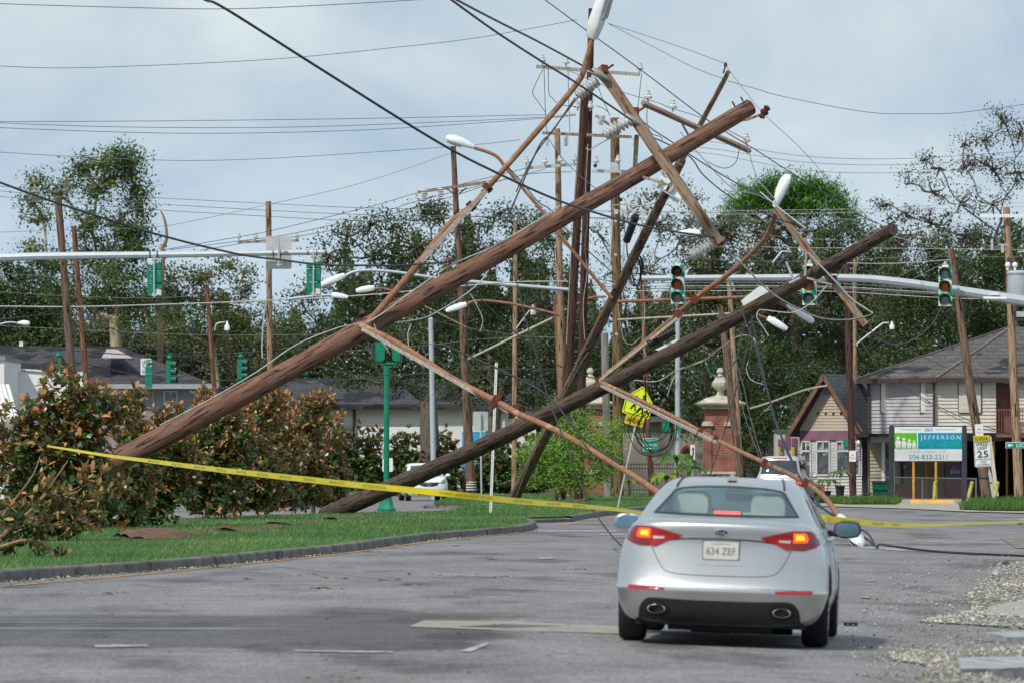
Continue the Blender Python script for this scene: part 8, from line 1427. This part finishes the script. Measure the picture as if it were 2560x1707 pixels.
# ---------------- white hatchback, front view, and plain vehicles behind the fence
def small_car(name, label, M, paint, L_=4.1, W=.85, Hh=1.53, group=None, rear=False, deck=.95, cat='car', suv=False):
    C = Car(name, label, M, cat, group); zt = Hh
    lv = [(.2, W-.12, .1, L_-.1, .4, .6, 3, 2.6), (.3, W-.03, .02, L_-.02, .4, .7, 3, 2.6), (.5, W, 0, L_, .42, .7, 3, 2.6), (.7, W, .02, L_-.04, .42, .75, 3, 2.6), (.88, W-.03, .05, L_-.15, .42, .8, 3, 2.6), (.98, W-.08, .1, L_-.5, .4, .9, 3, 2.6), (1.04, W-.2, .3, L_-1.0, .3, .6, 3, 2.6)]
    ry = .12 if (rear or suv) else .5
    bvx, bfx = loft(interp_levels(lv, 2), None); gl = [(.95, W-.07, ry, L_-.95, .3, .4, 3.4, 3), (1.1, W-.12, ry+.06, L_-1.2, .3, .4, 3.4, 3), (1.3, W-.18, ry+.16, L_-1.6, .3, .4, 3.2, 3), (zt-.1, W-.25, ry+.28, L_-1.95, .3, .4, 3, 3), (zt-.03, W-.33, ry+.42, L_-2.15, .3, .3, 2.8, 3), (zt, W-.5, ry+.65, L_-2.4, .2, .2, 2.6, 2.6)]
    gvx, gfx = loft(interp_levels(gl, 2), None, False, True); C.bvh = BVHTree.FromPolygons(bvx+gvx, bfx+[[i+len(bvx) for i in f] for f in gfx]); C.part('body', bvx+gvx, bfx+[[i+len(bvx) for i in f] for f in gfx], paint, 40)
    for (x, y) in ((-W+.11, .8), (W-.11, .8), (-W+.11, L_-.85), (W-.11, L_-.85)): C.wheel(x, y, .31 if not suv else .36, .2)
    for sg in (-1, 1):
        ax = '+x' if sg > 0 else '-x'; C.patch('side_window', [(ry+.45, 1.0), (ry+.55, zt-.14), (L_-2.1, zt-.14), (L_-1.35, 1.0)], DGL, ax, .006, step=.15); fy = L_-1.45; mb = MB(); mb.ball((sg*(W+.10), fy, 1.03), 1, 10, (.11, .07, .075)); mb.beam((sg*(W+.04), fy, 1.0), (sg*(W-.12), fy, .98), .05, .05); C.mb('mirror', mb, paint, 60)
    return C
DGL = mat('dark_car_glass', (.03, .045, .06), (.02, .03, .04), 3, .05, spec=1.0)
Yh = 229; Mh = Matrix.Translation(gY(1072, Yh)) @ Matrix.Rotation(pi+.13, 4, 'Z') @ Matrix.Translation((0, -4.1, 0))
C2 = small_car('white_hatchback', 'white hatchback facing the camera behind the dark fallen pole', Mh, WCAR); W = .85
C2.patch('windscreen', [(-.66, 1.0), (-.52, 1.42), (0, 1.45), (.52, 1.42), (.66, 1.0), (0, .98)], DGL, '+y', .008, step=.08)
for sg in (-1, 1): C2.patch('head_lamp', mir([(.47, .72), (.60, .86), (.76, .93), (.80, .90), (.76, .76), (.62, .69)], sg), HEADL, '+y', .01); C2.patch('fog_recess', mir([(.52, .34), (.70, .42), (.72, .34), (.58, .27)], sg), BPL, '+y', .008)
C2.patch('grille', [(-.46, .74), (.46, .74), (.34, .62), (.16, .58), (-.16, .58), (-.34, .62)], BPL, '+y', .008); C2.patch('lower_grille', [(-.5, .36), (.5, .36), (.44, .24), (-.44, .24)], BPL, '+y', .008); C2.patch('chrome_strip', [(-.46, .755), (.46, .755), (.45, .735), (-.45, .735)], CHROME, '+y', .012)
h = C2.bvh.ray_cast(V((0, 12, .66)), V((0, -1, 0)))[0]; mb = MB(); mb.tube([(.07*cos(a), h.y+.02, .66+.06*sin(a)) for a in [i*pi/10 for i in range(21)]], .01, 6); mb.box((0, h.y+.02, .66), (.19, .02, .022)); C2.mb('badge', mb, CHROME, 50)
C2.patch('number_plate', [(-.15, .40), (.15, .40), (.15, .49), (-.15, .49)], SWHT, '+y', .014)
Yv = 212; Mv = Matrix.Translation(gY(1946, Yv)) @ Matrix.Rotation(radians(-9), 4, 'Z'); C3 = small_car('silver_suv', 'silver-white off-road wagon seen from behind, parked before the gabled house', Mv, SILV2, 4.7, .93, 1.80, rear=True, suv=True, cat='suv')
C3.patch('rear_window', [(-.70, 1.13), (-.62, 1.62), (0, 1.65), (.62, 1.62), (.70, 1.13), (0, 1.11)], DGL, off=.01, step=.08)
for sg in (-1, 1): o = C3.patch('tail_lamp', mir([(.64, .93), (.89, .93), (.90, .66), (.66, .70)], sg), TAIL, off=.012); C3.patch('brake_lamp', mir([(.70, .86), (.86, .86), (.86, .76), (.70, .78)], sg), LEDO, off=.018, parent=o)
C3.patch('high_brake_light', [(-.28, 1.685), (.28, 1.685), (.28, 1.72), (-.28, 1.72)], TAIL, off=.012); C3.patch('number_plate', [(-.17, .78), (.17, .78), (.17, .92), (-.17, .92)], SWHT, off=.02); C3.patch('bumper', [(-.88, .36), (.88, .36), (.88, .52), (-.88, .52)], BPL, off=.02)
mb = MB(); mb.beam((-.1, .1, 1.15), (.32, .12, 1.22), .02, .02); C3.mb('rear_wiper', mb, BPL)
for sg in (-1, 1): mb = MB(); mb.tube([(sg*.58, .8, 1.81), (sg*.58, .9, 1.86), (sg*.58, 2.6, 1.86), (sg*.58, 2.7, 1.80)], .02, 6); C3.mb('roof_rail', mb, BPL, 50)
# small litter on the road
rl = random.Random(9); ml = MB()
for k, (x, y, w_, sp) in enumerate(((770, 1440, .5, 0), (842, 1446, .3, 0), (962, 1452, .2, 1), (1010, 1464, .2, 1), (1110, 1440, .6, 0), (1262, 1442, .2, 1), (270, 1484, .2, 1), (808, 1472, .35, 1), (2188, 1498, .22, 0), (2295, 1490, .35, 0), (1450, 1424, .3, 1), (840, 1702, .4, 0), (560, 1418, .25, 0), (1140, 1365, .3, 1), (930, 1380, .25, 0), (1230, 1400, .25, 1), (620, 1450, .2, 1), (600, 1392, .5, 0), (1000, 1362, .3, 0), (300, 1437, .3, 0))):
    c = gr(x, y); s = w_; ml.mi = sp
    for j in range(16 if not sp else 6):
        a = rl.uniform(0, 6.28); p = c+V((rl.gauss(0, s*.45), rl.gauss(0, s*1.2), .012)); l = rl.uniform(.04, .09); d = V((cos(a), sin(a), rl.uniform(0, .3)))*l; q = V((-sin(a), cos(a), rl.uniform(0, .3)))*l*.35; ml.add([p, p+d*.5+q, p+d, p+d*.5-q], [(0, 1, 2, 3)])
    if sp: ml.tube([c+V((-s*.3, 0, .01)), c+V((0, .1, .02)), c+V((s*.3, -.1, .01))], .004, 4)
ml.mi = 1
for k in range(420): # crumbs of bark and leaf blown over the lanes
    c = gr(rl.uniform(-50, 2500), 1330+370*rl.random()**1.3); l = rl.uniform(.015, .05); a = rl.uniform(0, 6.28); d = V((cos(a), sin(a), .2))*l; q = V((-sin(a), cos(a), .1))*l*.5; ml.mi = int(rl.random() < .7); p = c+V((0, 0, .006))
    if not (1480 < c.x/c.y*FP+1280 < 2130 and c.y < 58): ml.add([p, p+d*.5+q, p+d, p+d*.5-q], [(0, 1, 2, 3)])
tag(ml.build('leaf_litter', [mat('litter_green', (.16, .2, .05), (.1, .09, .04), 6, .8), mat('litter_brown', (.07, .05, .035), rough=.9)]), 'torn leaves, twigs and crumbs blown over the asphalt', 'litter', None, 'stuff')
c = gr(2123, 1563); mb = MB(); i0 = 0; mb.prism([c+V(p) for p in ((-.06, -.06, .0), (.08, -.05, 0), (.09, .06, 0), (-.05, .07, 0))], (0, 0, .035)); tag(mb.build('rubber_scrap', BLACKR), 'small black rubber scrap on the road right of the silver car', 'debris')
c = gr(1950, 1300)
for k, (x, y, sz, lb) in enumerate(((2482, 1438, (.16, .22, .11), 'white chunk of broken kerb on the edge of the gravel'), (2506, 1413, (.13, .25, .07), 'smaller white kerb chunk behind the first one'), (2535, 1700, (.22, .25, .08), 'pale concrete lump at the bottom right corner'), (2428, 1532, (.10, .12, .03), 'flat white fragment where the gravel meets the road'), (2562, 1310, (.2, .4, .13), 'white concrete block at the right edge by the tape end'))):
    c = gr(x, y); mb = MB(); mb.box(c+V((0, 0, sz[2]/2)), sz, Matrix.Rotation(.3*k, 3, 'Z')); rr = random.Random(k)
    for v in mb.v: v += V((rr.uniform(-.03, .03), rr.uniform(-.05, .05), rr.uniform(-.02, .02)))
    tag(mb.build('concrete_chunk', MATS['slab_grey']), lb, 'rubble', 'broken concrete on the right shoulder')
